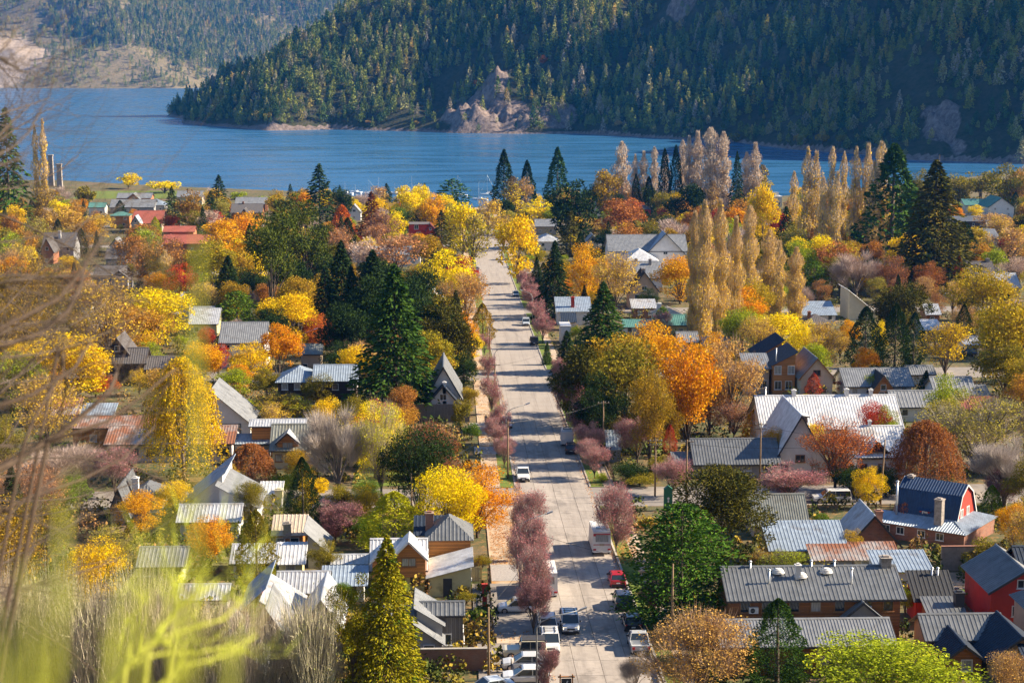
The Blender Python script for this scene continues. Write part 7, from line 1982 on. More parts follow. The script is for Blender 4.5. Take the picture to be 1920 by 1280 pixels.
('round',37.8,476.3,7.8,6.2,'GO'),
('bush',119.5,366.4,2.6,3.7,'UG'),
('sparse',178.6,742.3,8.0,6.4,'T'),
('sparse',67.8,738.6,8.1,6.5,'TO'),
('sparse',-27.1,632.7,12.0,9.6,'TO'),
('bush',-126.4,586.7,3.1,4.4,'E'),
('sparse',41.9,553.9,5.5,4.4,'TO'),
('round',.2,388.3,7.3,5.8,'YG'),
('bare',89.2,443.1,8.9,7.1,'KP'),
('round',265.6,903.0,11.2,8.9,'UG')]
CARS_AT = [
('mpv',11.83,170.67,0,(.7,.71,.72),'white delivery van with lit headlights driving up the street','van','delivery_van',True),
('hatch',18.19,187.78,180,(.42,.015,.03),'red hatchback parked at the kerb below the motorhome','car','parked_car',False),
('suv',17.98,178.93,180,(.02,.035,.07),'dark blue estate car parked below the red hatchback','car','parked_car',False),
('hatch',18.15,171.16,180,(.012,.012,.014),'black hatchback parked behind the silver pickup','car','parked_car',False),
('pickup',18.09,164.02,180,(.5,.52,.54),'silver pickup truck with open bed, lowest car at the kerb','pickup','pickup_truck',False),
('mpv',9.47,164.32,0,(.72,.73,.74),'white people carrier with roof rack parked below the dark purple plum','car','parked_car',False),
('suv',9.56,169.66,0,(.66,.67,.68),'white car hidden behind the people carrier','car','parked_car',False),
('hatch',6.68,177.31,-88,(.72,.73,.74),'white hatchback parked across the pavement by the red gate post','car','parked_car',False),
('jeep',6.92,161.72,-90,(.55,.5,.36),'beige vintage off-roader with canvas top parked across the pavement','jeep','off_roader',False),
('sedan',6.83,158.47,-90,(.6,.61,.62),'silver-white saloon parked next to the beige off-roader','car','parked_car',False),
('sedan',6.71,154.57,-90,(.72,.73,.74),'bright white saloon beside the pedestrian in the patterned coat','car','parked_car',False),
('sedan',3.3,151.3,-70,(.5,.56,.64),'pale blue saloon in front of the brick garden wall','car','parked_car',False),
('pickup',10.1,243.95,0,(.72,.73,.74),'white pickup with its door open facing up the street','pickup','pickup_truck',False),
('van',18.15,270.27,176,(.72,.73,.74),'white high-roofed van parked in shade at the kerb','van','parked_van',False),
('hatch',18.26,263.32,178,(.02,.022,.026),'dark hatchback tucked behind the high-roofed van','car','parked_car',False),
('hatch',9.16,285.68,0,(.72,.73,.74),'white car showing behind a street plum tree','car','parked_car',False),
('mpv',18.3,424.17,0,(.52,.58,.66),'pale blue van parked on the far stretch of the street','van','parked_van',False),
('jeep',18.56,388.56,180,(.03,.03,.035),'dark off-roader parked by the narrow grass verge','jeep','off_roader',False),
('hatch',18.37,492.43,0,(.66,.66,.66),'white car parked farthest down the street','car','parked_car',False),
('sedan',8.41,571.05,180,(.3,.33,.4),'grey car in the shade of the gold trees','car','parked_car',False),
('canopy',50.7,227.48,-90,(.72,.73,.74),'white pickup with canopy parked along the side street','pickup','pickup_truck',False),
('sedan',137.49,481.44,-90,(.5,.54,.6),'pale car at the far corner by the rust trees','car','parked_car',False),
('suv',109.64,365.73,-90,(.03,.04,.07),'dark blue car under the yellow trees','car','parked_car',False),
('hatch',-176.57,936.35,-90,(.45,.02,.03),'red car at the lakefront park','car','parked_car',False)]
FORE = [
('dark',[(-2.355,8.447,75.973),(-2.227,8.769,75.983),(-2.11,9.091,76.021),(-2.007,9.41,76.086),(-1.907,9.726,76.163),(-1.919,10.013,76.218),(-1.993,10.286,76.265)],.022),
('dark',[(-2.358,8.513,76.278),(-2.128,8.864,76.315),(-1.978,9.193,76.394),(-1.951,9.494,76.487)],.014),
('dark',[(-2.096,7.617,76.742),(-1.981,7.897,76.731),(-1.899,8.169,76.745),(-1.836,8.441,76.806),(-1.828,8.702,76.894),(-1.852,8.954,76.984)],.016),
('dark',[(-2.053,7.636,76.786),(-1.958,7.919,76.837),(-1.827,8.207,76.895),(-1.756,8.484,77.012),(-1.7,8.758,77.166)],.012),
('dark',[(-2.114,8.536,76.084),(-2.127,8.838,76.182),(-2.111,9.14,76.262),(-2.095,9.436,76.322),(-2.146,9.726,76.451)],.01),
('dark',[(-1.991,8.576,76.133),(-1.766,8.913,76.164),(-1.628,9.234,76.241),(-1.505,9.549,76.328)],.012),
('dark',[(-2.157,9.638,76.435),(-2.179,9.901,76.178),(-2.281,10.145,75.944)],.01),
('dark',[(-2.559,9.344,75.521),(-2.36,9.727,75.571),(-2.166,10.089,75.574),(-1.983,10.45,75.617),(-1.847,10.812,75.737)],.012),
('tan',[(-3.358,12.427,76.183),(-3.229,12.849,76.058),(-3.081,13.271,75.933),(-2.915,13.693,75.809),(-2.731,14.114,75.688)],.006923301719274383),
('tan',[(-2.634,9.514,76.402),(-2.52,9.848,76.34),(-2.392,10.186,76.305),(-2.253,10.529,76.302),(-2.104,10.873,76.331)],.008693467542888392),
('tan',[(-3.349,11.998,74.281),(-3.205,12.431,74.194),(-3.045,12.868,74.124),(-2.87,13.309,74.072),(-2.68,13.752,74.04)],.0091156422575936),
('tan',[(-5.035,18.602,72.65),(-5.048,19.24,72.641),(-5.047,19.88,72.638),(-5.03,20.523,72.64),(-4.999,21.169,72.647)],.007631466762741323),
('tan',[(-2.607,9.472,76.133),(-2.594,9.797,76.164),(-2.603,10.122,76.23),(-2.643,10.441,76.326),(-2.72,10.753,76.446)],.008286649407997788),
('tan',[(-4.037,15.429,76.715),(-3.79,15.968,76.504),(-3.53,16.496,76.247),(-3.26,17.008,75.94),(-2.985,17.503,75.581)],.009789950245233844),
('tan',[(-4.212,15.222,75.438),(-4.184,15.728,75.407),(-4.161,16.238,75.42),(-4.151,16.75,75.478),(-4.161,17.261,75.579)],.007932567658529673),
('tan',[(-5.187,18.31,71.848),(-5.042,19.038,71.96),(-4.806,19.764,72.022),(-4.484,20.478,72.018),(-4.08,21.173,71.931)],.00787731604949977),
('tan',[(-4.186,15.013,74.381),(-4.059,15.537,74.297),(-3.911,16.058,74.195),(-3.741,16.575,74.074),(-3.552,17.087,73.933)],.00643572099176085),
('tan',[(-2.624,9.599,77.013),(-2.459,9.951,76.985),(-2.276,10.305,77.003),(-2.083,10.659,77.07),(-1.885,11.01,77.189)],.006054775068904959),
('tan',[(-3.407,12.405,76.13),(-3.287,12.837,76.078),(-3.151,13.27,76.031),(-2.999,13.702,75.991),(-2.831,14.135,75.958)],.008096152478594895),
('tan',[(-4.228,15.319,76.143),(-4.129,15.825,75.968),(-4.034,16.318,75.743),(-3.951,16.797,75.467),(-3.889,17.258,75.141)],.010989518593432944),
('tan',[(-2.524,9.676,78.075),(-2.544,9.981,78.04),(-2.56,10.286,78.0),(-2.573,10.592,77.957),(-2.584,10.897,77.911)],.010946508487550861),
('tan',[(-2.586,9.642,77.42),(-2.589,9.951,77.401),(-2.587,10.262,77.394),(-2.582,10.573,77.399),(-2.574,10.885,77.417)],.00637140496410866),
('tan',[(-3.354,12.538,77.266),(-3.361,12.945,77.354),(-3.358,13.353,77.445),(-3.344,13.762,77.538),(-3.319,14.172,77.632)],.010795673362436566),
('tan',[(-3.408,12.392,76.047),(-3.272,12.823,75.958),(-3.115,13.262,75.924),(-2.949,13.708,75.952),(-2.782,14.158,76.046)],.01008900974729824),
('tan',[(-5.015,19.31,76.589),(-4.913,19.954,76.56),(-4.798,20.602,76.587),(-4.678,21.251,76.671),(-4.563,21.898,76.816)],.010410948771332062),
('tan',[(-3.434,12.291,75.521),(-3.372,12.729,75.571),(-3.27,13.167,75.586),(-3.132,13.602,75.557),(-2.965,14.029,75.474)],.009699143294415603),
('tan',[(-2.578,9.589,76.81),(-2.498,9.911,76.73),(-2.406,10.235,76.65),(-2.303,10.558,76.57),(-2.187,10.88,76.49)],.00663200087206052),
('tan',[(-3.427,12.39,76.067),(-3.281,12.836,76.058),(-3.128,13.286,76.103),(-2.977,13.737,76.206),(-2.836,14.188,76.368)],.009744925559184506),
('tan',[(-3.387,12.551,77.881),(-3.385,12.955,77.931),(-3.385,13.358,78.0),(-3.387,13.759,78.088),(-3.395,14.157,78.196)],.006460960617741389),
('tan',[(-3.28,12.572,77.576),(-3.265,12.98,77.598),(-3.242,13.388,77.625),(-3.212,13.797,77.655),(-3.175,14.206,77.69)],.008949378156478723),
('tan',[(-2.584,9.193,75.033),(-2.526,9.533,75.027),(-2.489,9.878,75.07),(-2.484,10.226,75.159),(-2.521,10.57,75.289)],.008411178613724953),
('tan',[(-2.632,9.361,75.667),(-2.574,9.664,75.536),(-2.507,9.966,75.4),(-2.43,10.267,75.262),(-2.343,10.567,75.119)],.010500979406246894),
('tan',[(-5.039,18.769,73.275),(-4.779,19.427,73.088),(-4.488,20.094,72.947),(-4.17,20.77,72.857),(-3.829,21.455,72.824)],.010504179696651895),
('tan',[(-5.032,18.527,72.393),(-4.863,19.149,72.167),(-4.671,19.769,71.933),(-4.457,20.386,71.692),(-4.22,20.999,71.443)],.007895882099221605),
('tan',[(-5.175,19.318,78.198),(-5.235,19.922,78.282),(-5.3,20.523,78.385),(-5.374,21.121,78.507),(-5.46,21.715,78.648)],.00964103538282774),
('tan',[(-2.584,9.588,76.821),(-2.453,9.931,76.799),(-2.304,10.27,76.741),(-2.142,10.601,76.644),(-1.971,10.923,76.504)],.00859348570369967),
('tan',[(-2.644,9.51,76.394),(-2.611,9.84,76.436),(-2.55,10.172,76.455),(-2.465,10.503,76.444),(-2.36,10.831,76.397)],.008486252888290066),
('tan',[(-3.438,12.28,75.473),(-3.297,12.75,75.579),(-3.163,13.22,75.737),(-3.044,13.686,75.946),(-2.946,14.145,76.206)],.008591973102450638),
('tan',[(-5.148,18.713,73.172),(-5.008,19.333,72.95),(-4.842,19.968,72.777),(-4.654,20.617,72.659),(-4.451,21.279,72.601)],.009329495312668357),
('tan',[(-5.012,19.333,76.937),(-5.0,19.95,76.829),(-4.992,20.562,76.682),(-4.995,21.167,76.498),(-5.014,21.763,76.277)],.007097887217369198),
('tan',[(-2.579,9.198,75.042),(-2.556,9.523,75.021),(-2.512,9.846,74.982),(-2.447,10.166,74.922),(-2.364,10.481,74.837)],.009556088807588034),
('tan',[(-3.331,11.922,74.031),(-3.306,12.352,74.025),(-3.293,12.784,74.049),(-3.295,13.219,74.103),(-3.316,13.655,74.186)],.010154480711146621),
('tan',[(-5.094,19.201,75.68),(-4.892,19.865,75.59),(-4.67,20.52,75.435),(-4.433,21.161,75.211),(-4.193,21.787,74.914)],.007601731072168023),
('tan',[(-4.071,14.875,73.739),(-3.977,15.388,73.642),(-3.877,15.909,73.582),(-3.774,16.438,73.562),(-3.675,16.974,73.584)],.007545151757049798),
('tan',[(-4.124,14.916,73.939),(-4.148,15.423,73.935),(-4.204,15.929,73.971),(-4.301,16.431,74.041),(-4.447,16.924,74.135)],.007187045044424171),
('tan',[(-4.099,15.457,77.465),(-4.132,15.944,77.438),(-4.16,16.431,77.405),(-4.183,16.919,77.366),(-4.202,17.407,77.321)],.01079230325959505),
('tan',[(-5.241,18.802,73.639),(-5.171,19.451,73.61),(-5.126,20.108,73.661),(-5.122,20.767,73.789),(-5.178,21.421,73.987)],.008674242619952966),
('tan',[(-3.296,12.575,78.026),(-3.31,12.974,77.989),(-3.328,13.372,77.93),(-3.355,13.766,77.848),(-3.395,14.156,77.744)],.007967581057874927),
('tan',[(-3.268,12.14,74.692),(-3.143,12.614,74.79),(-2.981,13.087,74.879),(-2.778,13.557,74.955),(-2.537,14.023,75.014)],.00825251471450687),
('tan',[(-4.087,15.446,77.16),(-4.045,15.959,77.266),(-3.984,16.473,77.37),(-3.905,16.989,77.471),(-3.808,17.505,77.566)],.008318538663032178),
('tan',[(-2.536,9.448,75.925),(-2.483,9.762,75.851),(-2.422,10.076,75.769),(-2.352,10.387,75.679),(-2.275,10.696,75.579)],.007066482895698096),
('tan',[(-4.091,14.759,73.37),(-3.845,15.241,73.049),(-3.593,15.694,72.669),(-3.343,16.115,72.231),(-3.105,16.5,71.737)],.007309415769204114),
('tan',[(-5.275,18.74,73.417),(-5.248,19.366,73.332),(-5.216,19.998,73.274),(-5.182,20.634,73.245),(-5.149,21.275,73.245)],.009841167475106447),
('tan',[(-3.429,12.384,76.031),(-3.403,12.786,75.941),(-3.373,13.183,75.829),(-3.34,13.576,75.694),(-3.308,13.964,75.537)],.008665609841607672),
('tan',[(-5.021,18.855,73.61),(-4.706,19.557,73.555),(-4.337,20.237,73.407),(-3.928,20.889,73.155),(-3.495,21.504,72.792)],.010728736984727483),
('tan',[(-4.187,15.246,75.548),(-4.041,15.819,75.757),(-3.876,16.388,75.99),(-3.693,16.954,76.247),(-3.494,17.514,76.528)],.010155798469813286),
('tan',[(-5.051,19.024,74.456),(-4.971,19.669,74.423),(-4.89,20.318,74.436),(-4.814,20.971,74.497),(-4.749,21.626,74.606)],.010773922854857912),
('tan',[(-4.18,14.784,73.533),(-4.048,15.337,73.531),(-3.896,15.892,73.539),(-3.725,16.449,73.559),(-3.534,17.006,73.59)],.008864945400418624),
('tan',[(-2.548,9.655,77.461),(-2.528,9.971,77.465),(-2.508,10.287,77.501),(-2.497,10.601,77.568),(-2.5,10.912,77.665)],.008580088858207822),
('tan',[(-2.578,9.585,76.779),(-2.437,9.932,76.771),(-2.278,10.276,76.747),(-2.1,10.617,76.703),(-1.905,10.952,76.639)],.010654129204851218),
('lime',[(-0.902,4.217,76.4),(-0.847,4.398,76.453),(-0.811,4.551,76.448),(-0.79,4.708,76.466),(-0.783,4.855,76.464),(-0.8,4.997,76.46)],.01),
('lime',[(-0.699,4.334,76.626),(-0.655,4.484,76.617),(-0.625,4.633,76.616)],.006),
('lime',[(-0.765,4.292,76.533),(-0.694,4.449,76.527),(-0.617,4.6,76.506),(-0.584,4.754,76.518),(-0.578,4.905,76.534)],.006),
('lime',[(-0.822,4.269,76.496),(-0.761,4.42,76.473),(-0.672,4.566,76.426),(-0.604,4.713,76.4)],.006),
('lime',[(-0.699,4.334,76.626),(-0.73,4.482,76.648),(-0.77,4.622,76.651)],.005),
('lime',[(-0.762,4.255,76.426),(-0.706,4.417,76.437),(-0.615,4.569,76.412),(-0.546,4.726,76.418)],.006),
('lime',[(-0.767,4.429,76.317),(-0.75,4.597,76.343),(-0.745,4.759,76.363)],.008),
('blur',[(-0.272,1.141,77.568),(-0.276,1.198,77.618),(-0.282,1.253,77.675)],.0035),
('blur',[(-0.271,1.093,77.586),(-0.281,1.14,77.615),(-0.294,1.186,77.647)],.0035),
('blur',[(-0.243,1.289,77.511),(-0.246,1.35,77.558),(-0.253,1.41,77.611)],.0035),
('blur',[(-0.227,1.386,77.473),(-0.239,1.456,77.542),(-0.255,1.522,77.619)],.0035),
('blur',[(-0.244,1.194,77.547),(-0.246,1.244,77.571),(-0.251,1.294,77.598)],.0035),
('blur',[(-0.209,1.341,77.49),(-0.212,1.439,77.66),(-0.216,1.514,77.851)],.0035),
('blur',[(-0.287,1.09,77.587),(-0.297,1.133,77.604),(-0.31,1.175,77.624)],.0035),
('blur',[(-0.188,1.391,77.471),(-0.188,1.443,77.482),(-0.192,1.495,77.495)],.0035)]
# ------------------------------------------------------------------ street, kerbs, pavements
XL, XR = 8.95, 19.15; SL = -.0288; TILT = math.atan(SL)
CROSS = [(226, 238), (336, 350), (449, 461), (562, 574), (675, 687), (788, 800)]
def strip(name, x0, x1, y0, y1, dz, mat, parent=None, kind='structure', step=8, th=.0):
    ys = list(np.arange(y0, y1, step)) + [y1]; mb = MB()
    for a, b_ in zip(ys[:-1], ys[1:]): mb.quad((x0, a, ground_z(x0, a) + dz), (x1, a, ground_z(x1, a) + dz), (x1, b_, ground_z(x1, b_) + dz), (x0, b_, ground_z(x0, b_) + dz))
    o = mb.build(name, MATS[mat], parent)
    if kind: tag(o, kind=kind)
    return o
# the far road carries its joints in the material; the near one is laid slab by slab
m, n, l, b = nt('far_concrete'); tc = n.new('ShaderNodeTexCoord'); br = n.new('ShaderNodeTexBrick'); l.new(tc.outputs['Object'], br.inputs['Vector']); br.offset = 0; br.inputs['Scale'].default_value = 1; br.inputs['Brick Width'].default_value = 2.55; br.inputs['Row Height'].default_value = 4.5; br.inputs['Mortar Size'].default_value = .03
br.inputs['Color1'].default_value = (.37, .325, .285, 1); br.inputs['Color2'].default_value = (.34, .30, .262, 1); br.inputs['Mortar'].default_value = (.2, .17, .15, 1)
cc = mixc(n, l, ramp(n, l, noise_n(n, l, texco(n, l), .4, 6, .7), [(.45, (0, 0, 0)), (.75, (.7, .7, .7))]), br.outputs[0], (.30, .25, .21)); cc = mixc(n, l, ramp(n, l, noise_n(n, l, texco(n, l, (.9, .035, 1)), 1.0, 6, .7), [(.48, (0, 0, 0)), (.7, (.6, .6, .6))]), cc, (.2, .17, .15)); l.new(cc, b.inputs['Base Color']); b.inputs['Roughness'].default_value = .9
YS = 300
strip('road', XL, XR, YS, 905, .03, 'far_concrete')
near = strip('road_near', XL, XR, 120, YS, .0, 'joint')
near['label'] = 'near stretch of the concrete street'
slab = MB().hexa([(.012, .012, -.05), (2.538, .012, -.05), (2.538, 4.488, -.05), (.012, 4.488, -.05)], [(.02, .02, .02), (2.53, .02, .02), (2.53, 4.48, .02), (.02, 4.48, .02)]).mesh('slab', MATS['concrete'])
rs = random.Random(2)
for i in range(36):
    for k in range(4):
        y = 138 + i * 4.5; o = link('slab', slab, near, (XL + k * 2.55, y, ground_z(0, y) + .012 + rs.uniform(-.004, .004))); o.rotation_euler = (TILT, 0, 0)
for (a, b_) in CROSS:
    strip('side_street', -420, XL, a, b_, .022, 'asphalt_old', step=4); strip('side_street', XR, 480, a, b_, .022, 'asphalt_old', step=4)
edges = [120] + [v for c_ in CROSS for v in c_] + [900]
for a, b_ in zip(edges[0::2], edges[1::2]):
    for x, s in ((XL, -1), (XR, 1)):
        x0, x1 = (x - .22, x) if s < 0 else (x, x + .22); mb = MB(); pts = [a, b_]
        mb.hexa([(x0, a, ground_z(0, a) - .1), (x1, a, ground_z(0, a) - .1), (x1, b_, ground_z(0, b_) - .1), (x0, b_, ground_z(0, b_) - .1)], [(x0, a, ground_z(0, a) + .15), (x1, a, ground_z(0, a) + .15), (x1, b_, ground_z(0, b_) + .15), (x0, b_, ground_z(0, b_) + .15)])
        tag(mb.build('kerb', MATS['kerb']), kind='structure')
    strip('verge', XL - 2.2, XL - .23, a, b_, .10, 'path' if a < 200 else 'lawn'); strip('pavement', XL - 4.6, XL - 2.21, a, b_, .11, 'path')
    strip('verge', XR + .23, XR + 2.0, a, b_, .10, 'lawn'); strip('pavement', XR + 2.01, XR + 3.6, a, b_, .11, 'path')
strip('driveway', 2.2, XL - .02, 168, 188, .125, 'asphalt_old'); strip('driveway', 4.4, 7.4, 189, 196, .13, 'cobble'); strip('forecourt', 2.4, XL - .02, 140, 166, .125, 'asphalt_old')
strip('driveway', 3.0, XL, 283, 289, .125, 'cobble'); strip('driveway', 3.5, XL, 262, 268, .125, 'cobble')
for (x0, x1, y0, y1) in ((-92, -70, 372, 402), (-60, -48, 250, 262), (53, 60, 178, 184), (-14, -3, 240, 258), (-4, 2, 196, 206), (-160, -120, 900, 960), (24, 34, 262, 280), (-210, -150, 980, 1040)): strip('lawn', x0, x1, y0, y1, .05, 'lawn')
strip('soil_bed', 53, 64, 184, 191, .05, 'soil'); strip('beach', -10, 48, 893, 908, .12, 'path', step=3)
def arc(cx, cy, r, a0, a1, w=.12):
    mb = MB(); N = 18
    for i in range(N):
        p = [(cx + q * math.cos(t), cy + q * math.sin(t)) for t, q in ((a0 + (a1 - a0) * i / N, r), (a0 + (a1 - a0) * (i + 1) / N, r), (a0 + (a1 - a0) * (i + 1) / N, r + w), (a0 + (a1 - a0) * i / N, r + w))]
        mb.quad(*[(x, y, ground_z(0, y) + .045) for x, y in p])
    return mb
for args in ((6.5, 229, 5.6, -.7, 1.3), (10, 341, 3.2, -1.2, 1.4)): o = arc(*args).build('tyre_mark', MATS['joint'], near)
# drifts of fallen leaves on pavement and gutters
rng = np.random.RandomState(5); C = []
for (x0, x1, y0, y1, k) in ((4.6, 8.6, 196, 224, 2600), (19.0, 22, 196, 214, 1500), (4.6, 8.8, 140, 170, 600), (8.9, 9.6, 150, 330, 1500), (18.5, 19.3, 160, 330, 1500), (4.5, 8.8, 240, 330, 2500), (19.3, 23, 240, 340, 1500), (-40, 4, 240, 300, 3500)):
    P = np.stack([rng.uniform(x0, x1, k), rng.uniform(y0, y1, k)], 1); C.append(np.column_stack([P, [ground_z(0, y) + .16 for y in P[:, 1]]]))
V, F_ = leaves_np(rng, np.concatenate(C), .085, .4, 3.0)
tag(link('fallen_leaves', np_mesh('fallen_leaves', V, [F_], [MATS['fallen']])), 'orange fallen leaves drifted along pavements and gutters', 'leaves', kind='stuff')

# ------------------------------------------------------------------ houses
for i, (name, label, cat, x, y, vols) in enumerate(HOUSES): house(name, label, cat, x, y, 0, vols, seed=i)
def ac_unit(x, y, z, label):
    r = empty('air_conditioner', (x, y, z)); tag(r, label, 'air conditioner', 'air conditioners on the lodge wall'); MB().box(-.45, -.32, 0, .45, .0, .62).build('case', MATS['trim_white'], r); t = MB().tube([(-.12, -.335, .31), (-.12, -.322, .31)], .24, 14); f = t.build('fan_grille', MATS['black_trim'], r); MB().bar((-.36, -.342, .31), (.12, -.342, .31), .02, .02).build('grille_bar', MATS['galv'], f)
L0 = next(h for h in HOUSES if h[0] == 'lodge'); v0 = L0[5][0]
for fx, lab in ((.13, 'white air conditioner near the street end of the lodge wall'), (.80, 'white air conditioner near the chimney end of the lodge wall')): ac_unit(L0[3] + v0['x'] + v0['w'] * fx, L0[4] + v0['y'] - .02, ground_z(L0[3], L0[4]) + v0['h'] - 1.5, lab)
def dome(x, y, z, lab):
    mb = MB(); R_ = .62
    for k, (r, h) in enumerate(((.62, 0), (.58, .16), (.42, .30), (.2, .37))):
        if k == 0: prev = (r, h); mb.tube([(0, 0, -.1), (0, 0, 0)], r * 1.08, 14); continue
        mb.tube([(0, 0, prev[1]), (0, 0, h)], [prev[0], r], 14); prev = (r, h)
    tag(mb.build('roof_dome', MATS['trim_white'], loc=(x, y, z), smooth=True), lab, 'skylight', 'white roof domes on the lodge')
def on_front(h, v, fx, fy): return h[3] + v['x'] + v['w'] * fx, h[4] + v['y'] + v['d'] * fy, ground_z(h[3], h[4]) + v['h'] + v['p'] * v['d'] * fy + .08
for (fx, fy, lab) in ((.31, .40, 'white roof dome nearest the street end of the lodge roof'), (.44, .33, 'white roof dome right beside the white vent stack'), (.60, .40, 'white roof dome towards the stone chimney')): dome(*on_front(L0, v0, fx, fy), lab)
# red house with the gambrel roof, turned to the street grid
gx, gy = 57.8, 207.0
rz = -.65; r = empty('barn_roofed_house', (gx, gy, ground_z(gx, gy)), rz); r.scale = (.84, .84, .84); tag(r, 'red house with dark blue barn roof, tall metal flue and grey stone chimney', 'house'); rr = random.Random(1)
w_, rf = volume(r, dict(t='gamb', x=-4.6, y=0, w=9.2, d=7.6, h=2.9, p=.6, roof='roof_blue', wall='wall_red', win=(0, 0), fl=1, o=.25, trim='trim_white'), rr)
for yy in (2.2, 4.6): window(r, 4.62, yy, 3.3, 1, 1.1, 1.3, 'trim_white', True)
q = MB(); q.prism([(1.0, 3.2), (.25, 3.2), (.25, 4.1), (1.8, 4.9), (1.8, 3.2)], 'x', -1.0, .6); dn = q.build('dormer', MATS['wall_red'], rf); q = MB(); sheet(q, (-1.3, 0, 4.12), (1, 0, 0), (0, 2.0, 1.02), 2.2, lambda u: 1.); q.build('dormer_roof', MATS['roof_blue'], rf); window(r, -.2, .23, 3.25, 0, .8, .75, 'trim_white', True)
q = MB()
for O, U, V, L, rn in (((-7.0, -3.2, 2.35), (1, 0, 0), (0, 3.25, 1.0), 14.4, 3.2), ((7.4, -3.2, 2.35), (0, 1, 0), (-2.8, 0, 1.0), 13.0, 3.0)): sheet(q, O, U, V, L, lambda u, L=L: max(.02, min(1, u / 2.8 if L < 14 else 1, (L - u) / 2.8)), .4)
q.build('skirt_roof', MATS['steel_blue'], r); MB().box(-6.6, -2.8, -1.4, 7.0, 9.4, 2.35).build('ground_floor_wall', MATS['brick_far'], r)
for xx in (-4.8, -2.6, .6, 3.4): window(r, xx, -2.82, .9, 0, 1.2, 1.1, 'trim_white')
flue(rf, -4.2, -.6, 2.6, 8.0, .16); chimney(rf, 2.6, -1.3, 2.0, 6.6, 1.1, 'stone'); chimney(rf, -3.9, 3.8, 5.5, 8.2, .9, 'stone')
# red villa with a square tower at the edge of town
r = empty('red_villa', (58.5, 168.0, ground_z(0, 168.0))); tag(r, 'red villa with dark roofs and a beige square tower under a pyramid roof', 'villa')
for k_ in (dict(t='y', x=-4.0, y=2.0, w=6.6, d=9, h=3.8, p=.62, roof='steel_dark', wall='wall_red', win=(1, 0)), dict(t='x', x=.5, y=5, w=12, d=7, h=4.2, p=.65, roof='roof_navy', wall='wall_red', win=(1, 0)), dict(t='hip', x=-2.6, y=-6.0, w=5.0, d=5.0, h=4.4, p=.75, roof='steel_dark', wall='wall_beige', win=(1, 0), fl=1), dict(t='x', x=-13.2, y=-8.6, w=7.2, d=5.2, h=2.5, p=.55, roof='steel_dark', wall='wall_beige', win=(2, 0)),
           dict(t='y', x=-12.8, y=-13.0, w=3.4, d=5, h=2.0, p=.75, roof='roof_navy', wall='wood_brown', win=(1, 0), gw=0), dict(t='y', x=-8.8, y=-13.6, w=5.6, d=7, h=2.1, p=.75, roof='roof_navy', wall='wall_beige', win=(1, 0), gw=0), dict(t='shed', x=-6.0, y=-18.5, w=5, d=4.4, h=1.8, p=.35, roof='roof_navy', wall='wall_beige', win=(1, 0))): volume(r, dict(k_, o=.45), rr)
r = empty('garden_cabin', (49.4, 172.0, ground_z(0, 172.0))); tag(r, 'small red cabin with black tiled roof beside the red villa', 'cabin')
volume(r, dict(t='shed', x=-2.0, y=0, w=4.0, d=3.4, h=2.3, p=.55, roof='roof_black', wall='wall_red', win=(1, 0), o=.3, chim=[(.6, .9, .5, .16, 'flue'), (.75, .9, .5, .16, 'flue')]), rr); volume(r, dict(t='shed', x=-1.4, y=-2.6, w=3.6, d=2.5, h=1.8, p=.3, roof='steel_dark', wall='wood_brown', win=(1, 0), o=.25), rr); chimney(r, 2.0, -1.4, 0, 3.6, .9, 'trim_dark')
# ------------------------------------------------------------------ walls, fences, gates
def wall(x0, y0, x1, y1, h, t, mat, name, label, cat='wall', cap=None):
    r = empty(name, (x0, y0, ground_z(x0, y0))); tag(r, label, cat); L = math.hypot(x1 - x0, y1 - y0); r.rotation_euler = (0, 0, math.atan2(y1 - y0, x1 - x0)); dz = ground_z(x1, y1) - ground_z(x0, y0)
    MB().hexa([(0, -t / 2, -.6), (L, -t / 2, dz - .6), (L, t / 2, dz - .6), (0, t / 2, -.6)], [(0, -t / 2, h), (L, -t / 2, dz + h), (L, t / 2, dz + h), (0, t / 2, h)]).build('wall_body', MATS[mat], r)
    if cap: MB().hexa([(-.03, -t / 2 - .05, h + .003), (L + .03, -t / 2 - .05, dz + h + .003), (L + .03, t / 2 + .05, dz + h + .003), (-.03, t / 2 + .05, h + .003)], [(-.03, -t / 2 - .05, h + .09), (L + .03, -t / 2 - .05, dz + h + .09), (L + .03, t / 2 + .05, dz + h + .09), (-.03, t / 2 + .05, h + .09)]).build('coping', MATS[cap], r)
    return r
wall(-4.8, 158.0, 3.2, 158.0, 2.1, .3, 'brick', 'brick_wall', 'plain brick garden wall with pale coping behind the blue saloon', cap='kerb')
wall(55.6, 192.0, 61.5, 192.0, 2.8, .3, 'blockwork', 'garden_wall', 'rough unplastered wall with brick top beside the ivy mound', cap='brick'); wall(51.5, 179.5, 54, 179.5, 1.4, .25, 'wall_beige', 'garden_wall', 'low beige garden wall behind the red cabin', cap='kerb')
def fence(x0, y0, x1, y1, h, label, mat='wood_dark', gap=.16, w=.12, name='fence'):
    r = empty(name, (x0, y0, ground_z(x0, y0))); tag(r, label, 'fence'); L = math.hypot(x1 - x0, y1 - y0); r.rotation_euler = (0, -math.atan2(ground_z(x1, y1) - ground_z(x0, y0), L), math.atan2(y1 - y0, x1 - x0)); k = int(L / 2.4) + 1
    post = MB().box(-.06, -.06, -.4, .06, .06, h + .1).mesh('post', MATS['pole_wood']); board = MB().box(-w / 2, -.09, .08, w / 2, -.063, h).mesh('board', MATS[mat])
    for i in range(k): link('post', post, r, (L * i / (k - 1), 0, 0))
    for z in (.35, h - .3): MB().box(0, -.03, z, L, .03, z + .09).build('rail', MATS['pole_wood'], r)
    for i in range(min(300, int(L / gap))): link('board', board, r, ((i + .5) * gap, 0, 0))
